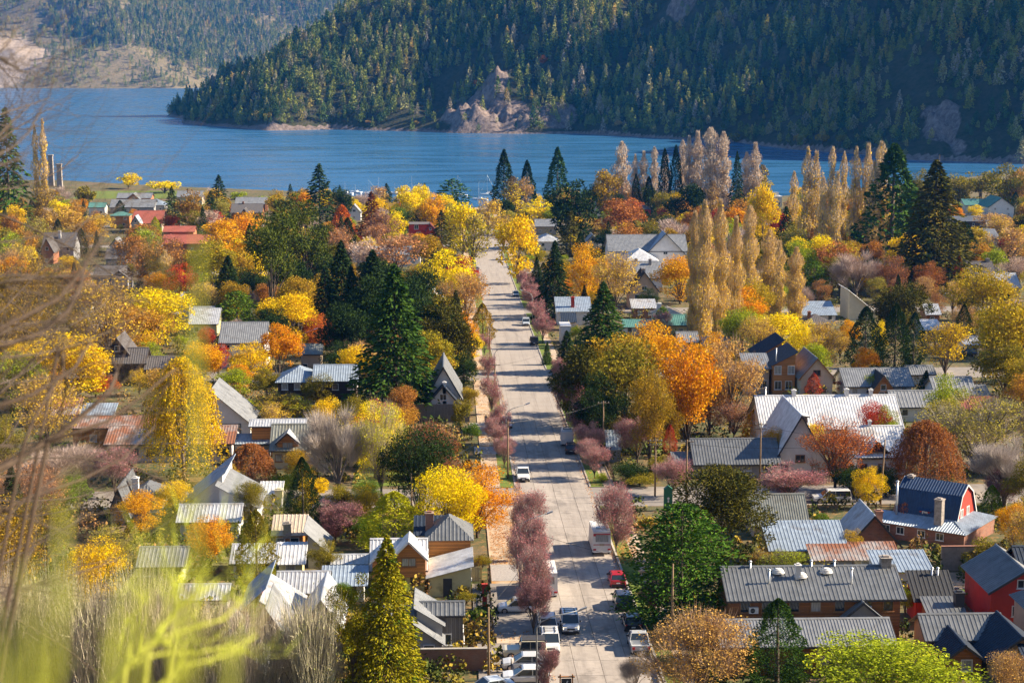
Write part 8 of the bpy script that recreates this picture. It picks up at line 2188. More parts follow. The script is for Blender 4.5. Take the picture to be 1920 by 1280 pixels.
fence(4.0, 166, 4.0, 190, 1.3, 'dark slatted fence along the pavement by the red gate post', 'trim_dark', .2); fence(-3.6, 189.3, 3.2, 189.3, 1.7, 'pale plank gate beside the yellow cottage lean-to', 'wood_grey', .18, .17); fence(22.9, 242, 22.9, 300, 1.2, 'low wooden fence behind the plum trees across from the open-door pickup', 'pole_wood', .3, .1)
fence(42, 239.5, 70, 239.5, 1.1, 'post fence along the side street behind the canopy pickup', 'pole_wood', .4, .1); fence(40, 222.5, 66, 222.5, .9, 'low rail fence on the near edge of the side street', 'pole_wood', 1.2, .1); fence(-42, 262, -14, 262, 1.6, 'tall weathered fence behind the bare grey tree', 'wood_grey', .16, .14)
fence(-16, 290, 3, 290, 3.2, 'high grey board screen below the white street house', 'wood_grey', .24, .23, 'board_screen'); fence(-60, 224, -4, 224, .8, 'low pale rail fence along the side street by the bare trees', 'trim_white', .9, .1)
tag(MB().box(-.25, -.2, 0, .25, .2, 2.6).box(-.32, -.27, 2.6, .32, .27, 2.72).build('gate_post', MATS['wall_red'], loc=(3.4, 178.5, ground_z(0, 178.5))), 'tall red gate post beside the pavement hatchback', 'post')
# ------------------------------------------------------------------ vehicles
for (kind, x, y, rz, col, label, cat, name, lights) in CARS_AT:
    r = car(kind, x, y, math.radians(rz), col, label, lights, cat, None, name)
    L = SPEC[kind][0]; hw = SPEC[kind][1] / 2
    if 'door open' in label:
        d = empty('door', (hw, -L / 2 + L * .40, .35), math.radians(62), r); q = MB().box(0, 0, 0, .05, 1.0, .75).build('door_panel', MATS['paint'], d); q.color = (*col, 1); MB().box(.01, .06, .76, .04, .9, 1.3).build('door_window', MATS['glass'], d)
    if kind == 'jeep': q = MB().hexa([(-.82, -L / 2 + L * .41, 1.20), (.82, -L / 2 + L * .41, 1.20), (.82, L / 2 - .1, 1.20), (-.82, L / 2 - .1, 1.20)], [(-.74, -L / 2 + L * .43, 1.97), (.74, -L / 2 + L * .43, 1.97), (.74, L / 2 - .18, 1.97), (-.74, L / 2 - .18, 1.97)]); q = q.build('canvas_top', MATS['trim_dark'], r) if 'canvas' in label else None
    if 'roof rack' in label or 'driving' in label or 'high-roofed' in label:
        q = MB()
        for sx in (-.5, .5): q.bar((sx, -.6, SPEC[kind][3] + .06), (sx, 1.2, SPEC[kind][3] + .06), .05, .05)
        for yy in (-.3, .4, 1.0): q.bar((-.62, yy, SPEC[kind][3] + .1), (.62, yy, SPEC[kind][3] + .1), .05, .05)
        q.build('roof_rack', MATS['black_trim'], r)
# motorhome and lorry box
def motorhome(x, y, label, name, L=6.2, stripes=True):
    r = empty(name, (x, y, ground_z(x, y))); tag(r, label, 'motorhome' if stripes else 'truck'); r.rotation_euler = (-TILT * -1, 0, 0)
    b = MB(); W2 = 1.1; b.hexa([(-W2, 0, .55), (W2, 0, .55), (W2, L, .55), (-W2, L, .55)], [(-W2 + .06, .10, 2.95), (W2 - .06, .10, 2.95), (W2 - .06, L - .5, 2.95), (-W2 + .06, L - .5, 2.95)]); b.build('body', MATS['trim_white'], r)
    MB().hexa([(-1.0, L + .01, .45), (1.0, L + .01, .45), (1.0, L + 1.5, .45), (-1.0, L + 1.5, .45)], [(-.95, L + .01, 1.9), (.95, L + .01, 1.9), (.9, L + .5, 1.9), (-.9, L + .5, 1.9)]).build('cab', MATS['trim_white'], r)
    for yy in (1.3, L + .6):
        for sx in (-1, 1): w = link('wheel', CARS['van']['wheel'], r, (sx * .92, yy, .38)); link('rim', CARS['van']['rim'], w)
    MB().box(-1.02, -.06, .5, 1.02, .06, .66).build('bumper', MATS['trim_white'], r)
    for sx in (-1, 1): MB().box(sx * .85 - .17, -.06, .78, sx * .85 + .17, .02, .94).build('tail_light', MATS['tail_red'], r)
    MB().box(-.75, .03, 1.75, .75, .075, 2.55).build('rear_window', MATS['curtain_glass'], r)
    for i in range(2): MB().box(-.55 + i * .9, 1.5, 2.953, -.05 + i * .9, 2.2, 3.08).build('roof_vent', MATS['galv'], r)
    if stripes:
        for z0, z1 in ((2.62, 2.72), (1.38, 1.46)): MB().box(-1.0, .0, z0, 1.0, .09, z1).build('stripe', MATS['decal_red'], r)
        MB().box(-.28, -.02, 1.30, .28, .05, 1.54).build('emblem', MATS['wall_beige'], r); MB().box(-1.0, -.0, 2.45, -.72, .10, 2.619).build('stripe', MATS['decal_red'], r); MB().box(-.2, -.075, .68, .2, -.062, .77).build('number_plate', MATS['plate'], r)
    mb = MB()
    for sx in (-.75, .75): mb.bar((sx, .4, 3.06), (sx, L - 1, 3.06), .04, .04)
    mb.build('roof_rail', MATS['galv'], r)
motorhome(*MOTOR_AT, 'white motorhome with red stripes parked at the kerb', 'motorhome') if (MOTOR_AT := (17.6, 199.8)) else 0
motorhome(10.2, 181.5, 'long white box truck half hidden by the street plums', 'box_truck', 6.0, False)
# ------------------------------------------------------------------ poles, lamps, wires, sign
def pole(x, y, h, label, arms=1, lean=0):
    r = empty('utility_pole', (x, y, ground_z(x, y))); tag(r, label, 'utility pole', 'utility poles'); MB().tube([(0, 0, -.5), (lean * .5, 0, h * .5), (lean, 0, h)], [.14, .12, .085], 8).build('post', MATS['pole_wood'], r, smooth=True)
    for k in range(arms):
        z = h - .35 - k * .6; a = MB().box(lean - .9, -.06, z, lean + .9, .06, z + .1).build('crossarm', MATS['pole_wood'], r)
        for i in (-.75, -.25, .25, .75): MB().tube([(lean + i, 0, z + .103), (lean + i, 0, z + .26)], .045, 6).build('insulator', MATS['galv'], a)
def lamp(x, y, h, reach, label):
    r = empty('street_lamp', (x, y, ground_z(x, y))); tag(r, label, 'street lamp', 'street lamps'); P = [(0, 0, -.3), (0, 0, h * .5), (0, 0, h - .9), (reach * .1, 0, h - .3), (reach * .35, 0, h + .15), (reach, 0, h + .75)]; MB().tube(P, [.10, .08, .06, .055, .05, .04], 8).build('post', MATS['steel_pole'], r, smooth=True)
    s = 1 if reach > 0 else -1; MB().hexa([(reach - .05 * s, -.11, h + .68), (reach + .6 * s, -.13, h + .92), (reach + .6 * s, .13, h + .92), (reach - .05 * s, .11, h + .68)], [(reach - .05 * s, -.08, h + .84), (reach + .6 * s, -.09, h + 1.08), (reach + .6 * s, .09, h + 1.08), (reach - .05 * s, .08, h + .84)]).build('lamp_head', MATS['galv'], r)
lamp(7.4, 186.5, 7.6, 3.0, 'curved street lamp rising out of the pink plum above the box truck'); lamp(7.6, 152.5, 6.6, 3.9, 'street lamp with pale head reaching over the lowest cars'); lamp(8.3, 262, 7.0, 3.0, 'street lamp by the white open-door pickup'); lamp(8.3, 330, 7.0, 3.0, 'street lamp at the second corner'); lamp(8.3, 372, 7.2, 3.0, 'street lamp beyond the second corner')
lamp(20.2, 430, 7.2, -2.5, 'street lamp beside the far plum trees'); lamp(160, 560, 7, 3, 'pale street lamp by the far corner car'); lamp(-30, 352, 7.5, 2.5, 'street lamp at the edge of the bright lawn')
POLES = [(22.6, 256, 9.2, 'bare wooden utility pole in front of the blue-roofed shed', 1), (27.6, 232, 8.0, 'short utility pole with crossarm by the green sign column', 2), (31.4, 228.5, 8.5, 'dark utility pole beyond the green sign column', 1), (57.0, 226, 8.8, 'leaning grey utility pole by the canopy pickup', 0), (43.5, 241, 8.5, 'dark utility pole in front of the orange dome tree', 2), (8.0, 244, 8.4, 'utility pole at the corner by the open-door pickup', 1), (7.6, 300, 8.6, 'utility pole among the street plum trees', 1), (7.9, 352, 8.6, 'thin utility pole by the second corner', 1), (-5.0, 213, 7.5, 'thin pale pole in front of the orange-gold street tree', 0), (3.3, 155, 7.0, 'thin white pole in front of the pale blue saloon', 0), (-36, 358, 8, 'utility pole behind the bright lawn', 1), (36, 320, 9, 'utility pole behind the gold maples', 1), (21.6, 166, 8, 'dark utility pole beside the silver pickup', 0), (24, 440, 9, 'utility pole beside the red-chimney house', 1), (232, 830, 30, 'tall slim radio mast by the sports hall', 0)]
for (x, y, h, lab, k) in POLES: pole(x, y, h, lab, k, .35 if 'leaning' in lab else 0)
def wire(a, b_, sag, label):
    a, b_ = Vector(a), Vector(b_); P = [a.lerp(b_, t / 12) - Vector((0, 0, sag * 4 * (t / 12) * (1 - t / 12))) for t in range(13)]; tag(MB().tube(P, .02, 4).build('overhead_wire', MATS['black_trim']), label, 'cable', 'overhead wires')
zt = lambda p, h: (p[0], p[1], ground_z(p[0], p[1]) + h)
wire(zt((8, 244), 8.2), zt((22.6, 256), 9.0), .5, 'sagging wire crossing above the open-door pickup'); wire(zt((7.6, 300), 8.3), zt((8, 244), 8.1), .6, 'wire running along the left-hand plum trees'); wire(zt((22.6, 256), 8.9), zt((43.5, 241), 8.3), .6, 'wire from the bare wooden pole to the orange dome tree'); wire(zt((7.4, 186), 7.0), zt((21.6, 166), 7.8), .5, 'wire crossing the street below the motorhome'); wire(zt((27.6, 232), 7.7), zt((57, 226), 8.4), .9, 'wire above the side street'); wire(zt((7.6, 300), 8.2), zt((20.4, 322), 8.5), .5, 'wire crossing near the second corner'); wire(zt((7.9, 352), 8.3), zt((7.6, 300), 8.4), .7, 'wire between the poles past the second corner'); wire(zt((8.0, 244), 8.0), zt((-5, 213), 7.3), .5, 'wire from the corner pole to the thin pale pole'); wire(zt((24, 440), 8.8), zt((36, 320), 8.8), 1.2, 'long wire behind the gold maples'); wire(zt((36, 320), 8.7), zt((22.6, 256), 8.8), .9, 'wire from the gold maples down to the wooden pole'); wire(zt((57, 226), 8.3), zt((43.5, 241), 8.1), .4, 'wire over the canopy pickup')
wire(zt((3.3, 155), 6.9), zt((8.2, 172), 8.0), .3, 'wire from the thin white pole')
r = empty('sign_column', (28.3, 223.4, ground_z(28.3, 223.4))); tag(r, 'tall green sign column with a pale mark near the araucaria', 'sign'); MB().box(-.55, -.3, 0, .55, .3, 2.9).build('panel', MATS['sign_green'], r); MB().prism([(-.6, 2.903), (.6, 2.903), (0, 3.4)], 'y', -.34, .34).build('cap', MATS['sign_green'], r); MB().tube([(0, -.31, 1.7), (0, -.305, 1.7)], .16, 12).build('mark', MATS['plate'], r); MB().box(-.08, -.312, 1.0, .1, -.304, 1.5).build('mark', MATS['plate'], r)
r = empty('sign_frame', (10.1, 149.6, ground_z(10.1, 149.6))); tag(r, 'orange timber sign frame at the bottom of the street', 'sign'); q = MB()
for sx in (-.55, .55): q.box(sx - .06, -.05, 0, sx + .06, .05, 2.3)
q.box(-.75, -.05, 2.0, .75, .05, 2.12); q.build('frame', MATS['wood_orange'], r); b_ = MB().box(-.45, -.03, 1.0, .45, .03, 1.9).build('board', MATS['trim_dark'], r); MB().bar((-.1, -.036, 1.15), (.12, -.036, 1.7), .01, .12).build('mark', MATS['plate'], b_)
for (x, y, h, lab) in ((-243, 1085, 19, 'taller stone pillar at the lakefront park'), (-236, 1076, 14, 'shorter stone pillar at the lakefront park')):
    r = empty('stone_pillar', (x, y, ground_z(x, y))); tag(r, lab, 'pillar'); MB().hexa([(-1.6, -1.6, -1), (1.6, -1.6, -1), (1.6, 1.6, -1), (-1.6, 1.6, -1)], [(-1.3, -1.3, h - .8), (1.3, -1.3, h - .8), (1.3, 1.3, h - .8), (-1.3, 1.3, h - .8)]).build('shaft', MATS['stone'], r); MB().box(-1.6, -1.6, h - .79, 1.6, 1.6, h).build('cap', MATS['stone'], r)
# ------------------------------------------------------------------ boats
def boat(x, y, L, mast, label):
    r = empty('sailing_boat', (x, y, 0), random.Random(int(x)).uniform(-.5, .5) + 1.2); tag(r, label, 'boat', 'sailing boats at anchor'); S = []
    for t, w in ((-.5, .30), (-.25, .42), (.1, .45), (.35, .28), (.5, .03)): yy = t * L; ww = w * L * .34; S.append([(-ww, yy, .95), (-ww * .8, yy, .1), (0, yy, -.35), (ww * .8, yy, .1), (ww, yy, .95)])
    b = MB(); loft(b, S); b.build('hull', MATS['sail_white'], r, smooth=False); MB().hexa([(-.8, -L * .12, .955), (.8, -L * .12, .955), (.5, L * .2, .955), (-.5, L * .2, .955)], [(-.6, -L * .1, 1.5), (.6, -L * .1, 1.5), (.35, L * .14, 1.4), (-.35, L * .14, 1.4)]).build('cabin', MATS['trim_white'], r)
    m_ = MB().tube([(0, L * .08, .8), (0, L * .08, mast)], [.09, .05], 6).build('mast', MATS['galv'], r); MB().tube([(0, L * .08, 2.0), (0, -L * .38, 2.1)], .10, 6).build('boom', MATS['sail_white'], r); q = MB()
    for e in (.5, -.5): q.tube([(0, L * e, .95), (0, L * .08, mast)], .02, 3)
    q.bar((-.9, L * .08, mast * .6), (.9, L * .08, mast * .6), .04, .04); q.build('rigging', MATS['galv'], r)
for (x, y, L, mast, lab) in BOATS: boat(x, y, L, mast, lab)

# ------------------------------------------------------------------ people
def person(x, y, h, rz, label, shirt, trousers, hair, pose=0, z=0):
    P = {'pel': (0, 0, .53), 'wai': (0, 0, .62), 'che': (0, -.01, .74), 'nec': (0, -.01, .845), 'hea': (0, -.02, .91), 'top': (0, -.02, .975)}; R_ = {'pel': .085, 'wai': .075, 'che': .09, 'nec': .034, 'hea': .054, 'top': .042}
    E_ = [('pel', 'wai'), ('wai', 'che'), ('che', 'nec'), ('nec', 'hea'), ('hea', 'top')]
    P['nos'] = (0, -.075, .915); R_['nos'] = .012; E_.append(('hea', 'nos'))
    for s, t in ((-1, 'l'), (1, 'r')):
        st = .08 * s * (1 if pose == 0 else .6); P.update({'sh' + t: (.10 * s, 0, .81), 'el' + t: (.135 * s, .01 if pose == 0 else -.03, .66), 'wr' + t: (.14 * s, -.05, .53), 'ha' + t: (.14 * s, -.06, .49), 'hi' + t: (.05 * s, 0, .50), 'kn' + t: (.055 * s, -.02 - st * .6, .28), 'an' + t: (.06 * s, .01 - st * .3, .045), 'to' + t: (.065 * s, -.07 - st * .3, .02)})
        R_.update({'sh' + t: .042, 'el' + t: .030, 'wr' + t: .021, 'ha' + t: .024, 'hi' + t: .062, 'kn' + t: .042, 'an' + t: .028, 'to' + t: .022}); E_ += [('che', 'sh' + t), ('sh' + t, 'el' + t), ('el' + t, 'wr' + t), ('wr' + t, 'ha' + t), ('pel', 'hi' + t), ('hi' + t, 'kn' + t), ('kn' + t, 'an' + t), ('an' + t, 'to' + t)]
        for k in range(5): nm = 'f%d%s' % (k, t); P[nm] = (.14 * s + (k - 2) * .007 * s, -.065 - (.018 if k == 0 else 0), .445 + (.025 if k in (0, 4) else 0)); R_[nm] = .005; E_.append(('ha' + t, nm))
    K_ = list(P); me = bpy.data.meshes.new('person'); me.from_pydata([Vector(P[k]) * h for k in K_], [(K_.index(a), K_.index(b_)) for a, b_ in E_], []); m_, n_, l_, b_ = nt('clothes')
    tc_ = n_.new('ShaderNodeTexCoord'); sp_ = n_.new('ShaderNodeSeparateXYZ'); l_.new(tc_.outputs['Object'], sp_.inputs[0]); zz = math_n(n_, l_, 'DIVIDE', sp_.outputs[2], h)
    c_ = ramp(n_, l_, zz, [(0, (.03, .025, .02)), (.045, trousers), (.535, shirt), (.845, (.45, .27, .19)), (.935, hair)]); c_.node.color_ramp.interpolation = 'CONSTANT'; l_.new(c_, b_.inputs['Base Color']); b_.inputs['Roughness'].default_value = .85; me.materials.append(m_)
    o = link('person', me, None, (x, y, ground_z(x, y) + z), rz); tag(o, label, 'person'); md = o.modifiers.new('skin', 'SKIN')
    for k, v_ in zip(K_, me.skin_vertices[0].data): v_.radius = (R_[k] * h, R_[k] * h); v_.use_root = k == 'pel'
    o.modifiers.new('sub', 'SUBSURF').levels = 1; o.modifiers['sub'].render_levels = 1
    hm = MB(); hm.tube([(0, -.012 * h, .93 * h), (0, -.01 * h, .965 * h), (0, -.012 * h, .992 * h)], [.062 * h, .060 * h, .03 * h], 10).build('hair', [plain('hair_c', hair, .8)], o, smooth=True)
for a in PEOPLE: person(*a)

# ------------------------------------------------------------------ trees
LM = [(t, h[3] + h[5][0]['x'] + h[5][0]['w'] / 2, h[4]) for t, h in zip(SHORTS, HOUSES)] + [(t, q[1], q[2]) for t, q in zip(CAR_SHORTS, CARS_AT)]
uv = lambda x, y, z: (3300 * x / y, 3300 * (78 - ground_z(x, y) - z) / y); used = set()
def tree_label(kind, x, y, h, w, c):
    """look first, then the nearest landmark and on which side of it"""
    size = 'tall ' if h > 22 and kind != 'poplar' else 'big ' if w > 11 else 'small ' if h < 5 and kind != 'bush' else ''; base = size + PAL[c][3] + ' ' + KIND_WORD[kind]; u, v = uv(x, y, h * .5); S = 14.
    for t, lx, ly in sorted(LM, key=lambda q: math.hypot(uv(q[1], q[2], 2)[0] - u, (uv(q[1], q[2], 2)[1] - v) * 1.3))[:14]:
        a, b_ = uv(lx, ly, 2)
        if abs(u - a) > abs(v - b_) * 1.1: rel = ('beyond the %s, away from the street' if abs(x - S) > abs(lx - S) else 'beside the %s, on its street side') if (x - S) * (lx - S) > 0 else 'across the street from the %s'
        else: rel = ('in front of the %s' if y < ly else 'behind the %s')
        lab = base + ' ' + rel % t
        if lab not in used and len(lab.split()) <= 16: break
    used.add(lab); return lab
for seed, (kind, x, y, h, w, c) in enumerate(TREES):
    lod = 0 if y > 510 else 1 if y > 262 else 2
    tree(kind, lod, seed, x, y, h, w, *PAL[c][:3], tree_label(kind, x, y, h, w, c), 'green_broadleaf_tree' if kind == 'round' and c in ('D', 'E', 'U', 'UG', 'UY', 'L', 'LU') else 'warm_broadleaf_tree' if kind == 'round' and c in ('O', 'GO', 'RO', 'R', 'B', 'BO', 'G', 'OB') else KIND_NAME[kind], 'shrub' if kind == 'bush' else 'sapling' if kind == 'brush' else 'tree', dict(plum='plum trees along the street', brush='saplings in the hillside thicket', poplar='poplar rows by the lake').get(kind))  # round crowns are all plain broadleaf trees, named apart by leaf colour alone
# hedges and low garden growth: countless, one mass
rng = np.random.RandomState(9); C = []; occ = [(h[3] + (v['x'] + v['w'] / 2), h[4] + v['y'] + v['d'] / 2, v['w'] / 2 + .8, v['d'] / 2 + .8) for h in HOUSES for v in h[5]] + [(58, 211, 9, 9), (56, 160, 11, 16), (49.4, 172, 3.5, 5)]
def free(x, y):
    if 4.2 < x < 22.6: return False
    if any(a - 1.5 < y < b_ + 1.5 for a, b_ in CROSS): return False
    return not any(abs(x - a) < w and abs(y - b_) < d for a, b_, w, d in occ)
k = 0; spots = []
while k < 4000:
    y = 138 + 780 * rng.rand() ** 1.3; hw_ = y * .31; x = rng.uniform(-hw_, hw_) + y * .035
    if free(x, y): spots.append((x, y, rng.uniform(.6, 1.8) * (.7 + y / 450), rng.uniform(.7, 2.0))); k += 1
for (x, y, r_, h_) in spots:
    q_ = int(26 + 900 / max(1, y / 14)); D_ = sphere_dirs(rng, q_); D_[:, 2] = np.abs(D_[:, 2]); C.append(np.array([x, y, ground_z(x, y)]) + D_ * np.array([r_, r_, h_ * (1 + r_ * .4)]) * (.6 + .4 * rng.rand(q_, 1)))
C = np.concatenate(C); V, F_ = leaves_np(rng, C, .20, .5); V[:, :] = V
m, n, l, b = nt('undergrowth'); c = ramp(n, l, noise_n(n, l, texco(n, l), .12, 3), [(.34, (.03, .05, .012)), (.47, (.09, .11, .02)), (.55, (.34, .25, .03)), (.64, (.30, .16, .07)), (.72, (.05, .07, .015))]); ge = n.new('ShaderNodeNewGeometry'); s = math_n(n, l, 'MULTIPLY_ADD', ge.outputs['Random Per Island'], .8); s.node.inputs[2].default_value = .6; l.new(mixc(n, l, 1.0, c, s, 'MULTIPLY'), b.inputs['Base Color']); b.inputs['Roughness'].default_value = .9; b.inputs['Specular IOR Level'].default_value = .1
tag(link('undergrowth', np_mesh('undergrowth', V, [F_], [MATS['undergrowth']])), 'low mixed garden shrubs and weeds filling the gaps between houses', 'undergrowth', kind='stuff')

# ------------------------------------------------------------------ hillside forests
FT = []
def hill_conifer(seed, kind):
    rng = np.random.RandomState(seed); VV, FF = [], []; o = 0; nb = 46 if kind == 0 else 40
    for i in range(nb):
        t = (i + rng.rand()) / nb
        if kind == 0: R_ = .27 * (1 - t) ** .75 * (.7 + .5 * rng.rand()) + .012; z = .08 + .92 * t
        else: R_ = .34 * max(0, 1 - (2 * t - .85) ** 2) ** .5 * (.6 + .5 * rng.rand()) + .03; z = .2 + .8 * t
        a = 2.4 * i + rng.rand(); k = 5 if kind == 0 else 7; s = .25 + .75 * rng.rand(k); sw = (rng.rand(k) - .5) * R_ * .9
        C_ = np.stack([R_ * s * math.cos(a) - sw * math.sin(a), R_ * s * math.sin(a) + sw * math.cos(a), z - .25 * R_ * s + rng.normal(size=k) * .012], 1); v, f = leaves_np(rng, C_, .042 if kind == 0 else .04, .4); VV.append(v); FF.append(f + o); o += len(v)
    P0 = np.array([[0, 0, -.05]]); v, f = blades_np(np.repeat(P0, 3, 0), np.repeat(np.array([[0, 0, .9]]), 3, 0), .012, rng); VV.append(v); FF.append(f + o)
    return np_mesh('hill_tree', np.concatenate(VV), [np.concatenate(FF)], [MATS['hill_leaf']])
m, n, l, b = nt('hill_leaf'); oi = n.new('ShaderNodeObjectInfo'); ge = n.new('ShaderNodeNewGeometry'); c = ramp(n, l, oi.outputs['Random'], [(0, (.035, .085, .035)), (.3, (.12, .18, .045)), (.70, (.34, .35, .07)), (.82, (.40, .33, .26)), (.92, (.30, .31, .06)), (1.0, (.56, .38, .10))])
s = math_n(n, l, 'MULTIPLY_ADD', ge.outputs['Random Per Island'], .8); s.node.inputs[2].default_value = .6; l.new(mixc(n, l, 1.0, c, s, 'MULTIPLY'), b.inputs['Base Color']); b.inputs['Roughness'].default_value = .95; b.inputs['Specular IOR Level'].default_value = .05
m2 = MATS['hill_leaf']; HT = [hill_conifer(s_, 0) for s_ in (1, 2, 3)] + [hill_conifer(s_, 1) for s_ in (4, 5)]
protos = []
for i, me in enumerate(HT): protos.append(bpy.data.objects.new('hill_tree_kind', me))     # not linked: only instanced by the wood below
def forest(name, pts, label):
    """pts: x, y, z, height, kind; one mass of instances"""
    me = bpy.data.meshes.new(name); me.from_pydata([p[:3] for p in pts], [], [])
    for nm, ix in (('size', 3), ('pick', 4)): a = me.attributes.new(nm, 'FLOAT', 'POINT'); a.data.foreach_set('value', [float(p[ix]) for p in pts])
    o = link(name, me); tag(o, label, 'forest', kind='stuff'); md = o.modifiers.new('trees', 'NODES'); g = bpy.data.node_groups.new(name, 'GeometryNodeTree'); md.node_group = g
    g.interface.new_socket('Geometry', in_out='INPUT', socket_type='NodeSocketGeometry'); g.interface.new_socket('Geometry', in_out='OUTPUT', socket_type='NodeSocketGeometry')
    N, L = g.nodes, g.links; gi, go = N.new('NodeGroupInput'), N.new('NodeGroupOutput'); jn = N.new('GeometryNodeJoinGeometry'); sz = N.new('GeometryNodeInputNamedAttribute'); sz.data_type = 'FLOAT'; sz.inputs[0].default_value = 'size'; pk = N.new('GeometryNodeInputNamedAttribute'); pk.data_type = 'FLOAT'; pk.inputs[0].default_value = 'pick'
    rot = N.new('FunctionNodeRandomValue'); rot.data_type = 'FLOAT'; rot.inputs[2].default_value = 0; rot.inputs[3].default_value = 6.28; cx = N.new('ShaderNodeCombineXYZ'); L.new(rot.outputs[1], cx.inputs[2])
    for i, p in enumerate(protos):
        cmp = N.new('FunctionNodeCompare'); cmp.data_type = 'FLOAT'; cmp.operation = 'EQUAL'; L.new(pk.outputs[0], cmp.inputs[0]); cmp.inputs[1].default_value = i; cmp.inputs['Epsilon'].default_value = .1
        io = N.new('GeometryNodeObjectInfo'); io.inputs[0].default_value = p; io.inputs['As Instance'].default_value = True; ip = N.new('GeometryNodeInstanceOnPoints'); L.new(gi.outputs[0], ip.inputs['Points']); L.new(cmp.outputs[0], ip.inputs['Selection']); L.new(io.outputs['Geometry'], ip.inputs['Instance']); L.new(cx.outputs[0], ip.inputs['Rotation']); L.new(sz.outputs[0], ip.inputs['Scale']); L.new(ip.outputs[0], jn.inputs[0])
    L.new(jn.outputs[0], go.inputs[0]); return o
rng = np.random.RandomState(21)
X = rng.uniform(-400, 900, 80000); Y = rng.uniform(1180, 2500, 80000); ok = inside(X, Y, LAND) & (np.abs(X / Y - .035) < .34)
X, Y = X[ok], Y[ok]; Z = headland_z(X, Y); d = poly_dist(X, Y, FRONT); rk = rockmask(X, Y); dens = np.clip(.75 + fbm(X, Y, 80, 11) * 1.3, .10, 1.0) * np.where(rk > .35, .22, 1) * np.where(d < 9, .25, 1); ok = (rng.rand(len(X)) < dens * .62) & (Z > 1) & (Z < 330)
X, Y, Z, d = X[ok], Y[ok], Z[ok], d[ok]; hh = rng.uniform(8, 21, len(X)) * (.7 + .55 * rng.rand(len(X))); br = rng.rand(len(X)) < np.where(d < 25, .75, .22) + np.where((X > 230) & (fbm(X, Y, 140, 13) > .0), .45, 0)
pk = np.where(br, rng.randint(3, 5, len(X)), rng.randint(0, 3, len(X))); hh = np.where(br, hh * .62, hh); pts = np.stack([X, Y, Z - .3, hh, pk], 1); order = np.argsort(np.hypot(X - 60, Y - 1900)); ind = [i for i in order if pk[i] < 3 and hh[i] > 14 and d[i] < 120][:120]
keep = np.ones(len(X), bool); keep[ind] = False; forest('forest_headland', [tuple(p) for p in pts[keep]], 'dense dark conifer forest covering the headland and the shaded mountain')
for i in ind: o = link('hill_conifer', HT[int(pk[i])], None, tuple(pts[i][:3]), rng.rand() * 6.28, (hh[i],) * 3); tag(o, 'tall dark conifer standing round the rock face across the lake', 'tree', 'conifers round the rock face')
X = rng.uniform(-2200, 1000, 60000); Y = rng.uniform(4700, 6600, 60000); Z = far_z(X, Y); ok = (Z > 1) & (X / Y > -.30) & (X / Y < -.03); X, Y, Z = X[ok], Y[ok], Z[ok]
cl = fbm(X, Y, 260, 17, 4) + .35 * np.clip((X + 1250) / 500, -1, 1) + .2 * np.clip((Z - 110) / 80, -1, 1); ok = rng.rand(len(X)) < np.clip(.6 + cl * 1.4, .2, 1.0) * (far_rock(X, Y) < .5); X, Y, Z, cl = X[ok], Y[ok], Z[ok], cl[ok]; br = (cl < .12) & (rng.rand(len(X)) < .8)
hh = np.where(br, rng.uniform(8, 15, len(X)), rng.uniform(16, 27, len(X))); forest('forest_far_shore', list(zip(X, Y, Z - .3, hh, np.where(br, rng.randint(3, 5, len(X)), rng.randint(0, 3, len(X))))), 'sunlit mixed forest on the far shore of the lake')
for (x, y, w, h, c, lab) in LAKE_BUSH: tree('bush', 0, int(abs(x)), x, y, h, w, *PAL[c][:3], lab, 'shrub', 'shrub', 'shrubs on the headland shore', z=max(.4, float(headland_z(np.array([x * 1.]), np.array([y * 1.]))[0])))

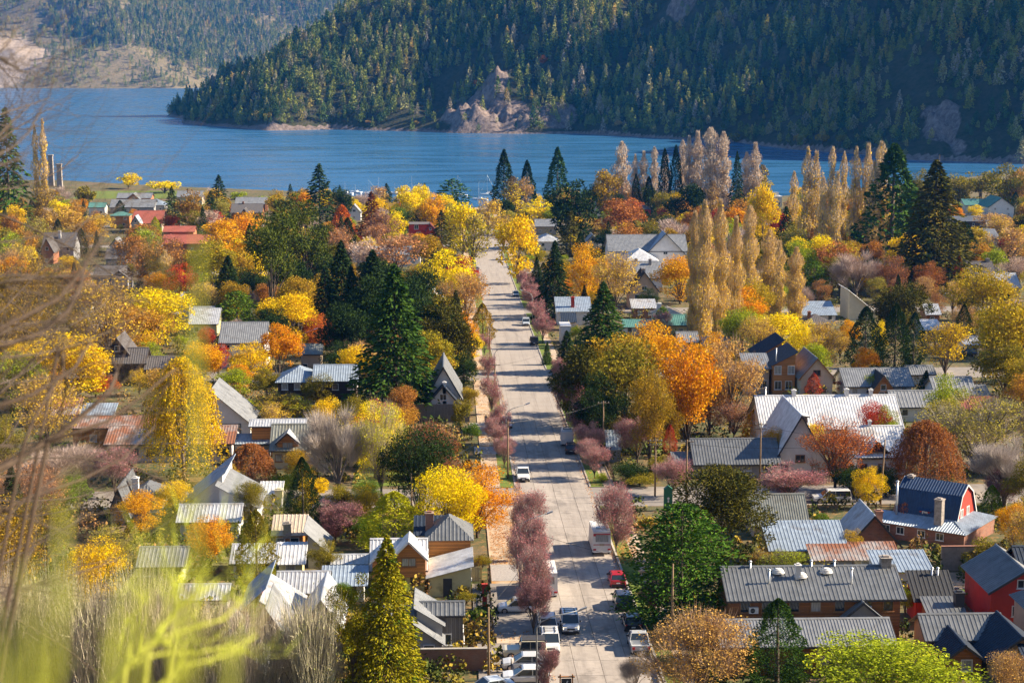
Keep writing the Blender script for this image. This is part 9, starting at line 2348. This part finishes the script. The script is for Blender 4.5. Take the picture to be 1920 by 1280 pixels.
# ------------------------------------------------------------------ shrubs on the lookout, close to the camera
def fore(kind, name, label, cat, mat, twigs, leaf=None):
    r = empty(name, (0, 0, 0)); tag(r, label, cat, 'shrubs on the lookout'); mb = MB(); rg = random.Random(hash(kind) % 7 if False else len(kind)); roots = []
    nr = np.random.RandomState(len(kind)); P0, P1, Wd = [], [], []
    for k, pts, rad in FORE:
        if k != kind: continue
        n_ = len(pts); mb.tube(pts, [rad * (1 - .6 * i / (n_ - 1)) for i in range(n_)], 6); roots.append((pts[0], rad))
        for i in range(n_ - 1):
            a, b_ = Vector(pts[i]), Vector(pts[i + 1]); sz = (b_ - a).length
            for j in range(twigs):
                p = a.lerp(b_, rg.random()); d = ((b_ - a).normalized() + Vector((rg.gauss(0, .6), rg.gauss(0, .35), rg.gauss(.25, .6)))).normalized(); L = sz * (rg.uniform(.5, 1.6) if kind != 'blur' else rg.uniform(.1, .35)); e = p + d * L; e2 = e + (d + Vector((rg.gauss(0, .4), rg.gauss(0, .3), rg.gauss(.2, .4)))).normalized() * L * .6
                w = max(.0009, rad * .22) if kind != 'blur' else .0011; mb.tube([p, e, e2], [w, w * .8, w * .4], 4, cap=False)
                if leaf:
                    for q in range(leaf):
                        s = p.lerp(e2, rg.random()); dd = (d + Vector((rg.gauss(0, .4), rg.gauss(0, .4), rg.gauss(.5, .4)))).normalized() * L * .5; P0.append(tuple(s)); P1.append(tuple(s + dd)); Wd.append(w * 1.6)
    gx_ = sum(p[0][0] for p in roots) / len(roots); gy_ = sum(p[0][1] for p in roots) / len(roots); base = Vector((gx_ - .3 if kind in ('lime', 'blur') else min(p[0][0] for p in roots) - .8, gy_, ground_z(gx_, gy_) - .2))
    for p, rad in roots[:: max(1, len(roots) // 14)]: mb.tube([base + Vector((rg.gauss(0, .15), rg.gauss(0, .1), 0)), base.lerp(Vector(p), .5) + Vector((-.15, 0, -.1)), p], [rad * 1.6, rad * 1.3, rad], 6)
    mb.build('branches', MATS[mat], r, smooth=True)
    if P0: v, f = blades_np(np.array(P0), np.array(P1), np.array(Wd), nr); link('needles', np_mesh('needles', v, [f], [MATS['lime_needle']]), r)
plain('twig_tan', (.085, .062, .047), .9, var=.3, scale=20); plain('twig_dark', (.075, .05, .035), .9, var=.3, scale=20); plain('lime_stem', (.36, .38, .04), .7, var=.25, scale=15); plain('lime_needle', (.48, .54, .04), .7, var=.2, scale=15)
fore('tan', 'dry_shrub', 'blurred dry brown shrub with fine leafless twigs close to the lookout', 'shrub', 'twig_tan', 6)
fore('dark', 'leafless_tree', 'dark leafless branches arching over the town from the lookout edge', 'tree', 'twig_dark', 2)
fore('lime', 'broom_shrub', 'lime green broom shrub with forking stems above the thicket', 'shrub', 'lime_stem', 3, 2)
fore('blur', 'broom_shrub', 'strongly blurred lime green stems nearest to the camera', 'shrub', 'lime_stem', 3, 2)

# ------------------------------------------------------------------ air over the lake
m, n, l, b = nt('haze'); n.remove(b); pv = n.new('ShaderNodeVolumePrincipled'); pv.inputs['Color'].default_value = (.03, .30, 1, 1); pv.inputs['Density'].default_value = 4.6e-5; pv.inputs['Anisotropy'].default_value = .2; l.new(pv.outputs[0], n['Material Output'].inputs['Volume'])
tag(MB().box(-3300, -80, -12, 2700, 8300, 900).build('haze', m), 'thin blue air over lake and hills', 'haze', kind='stuff')
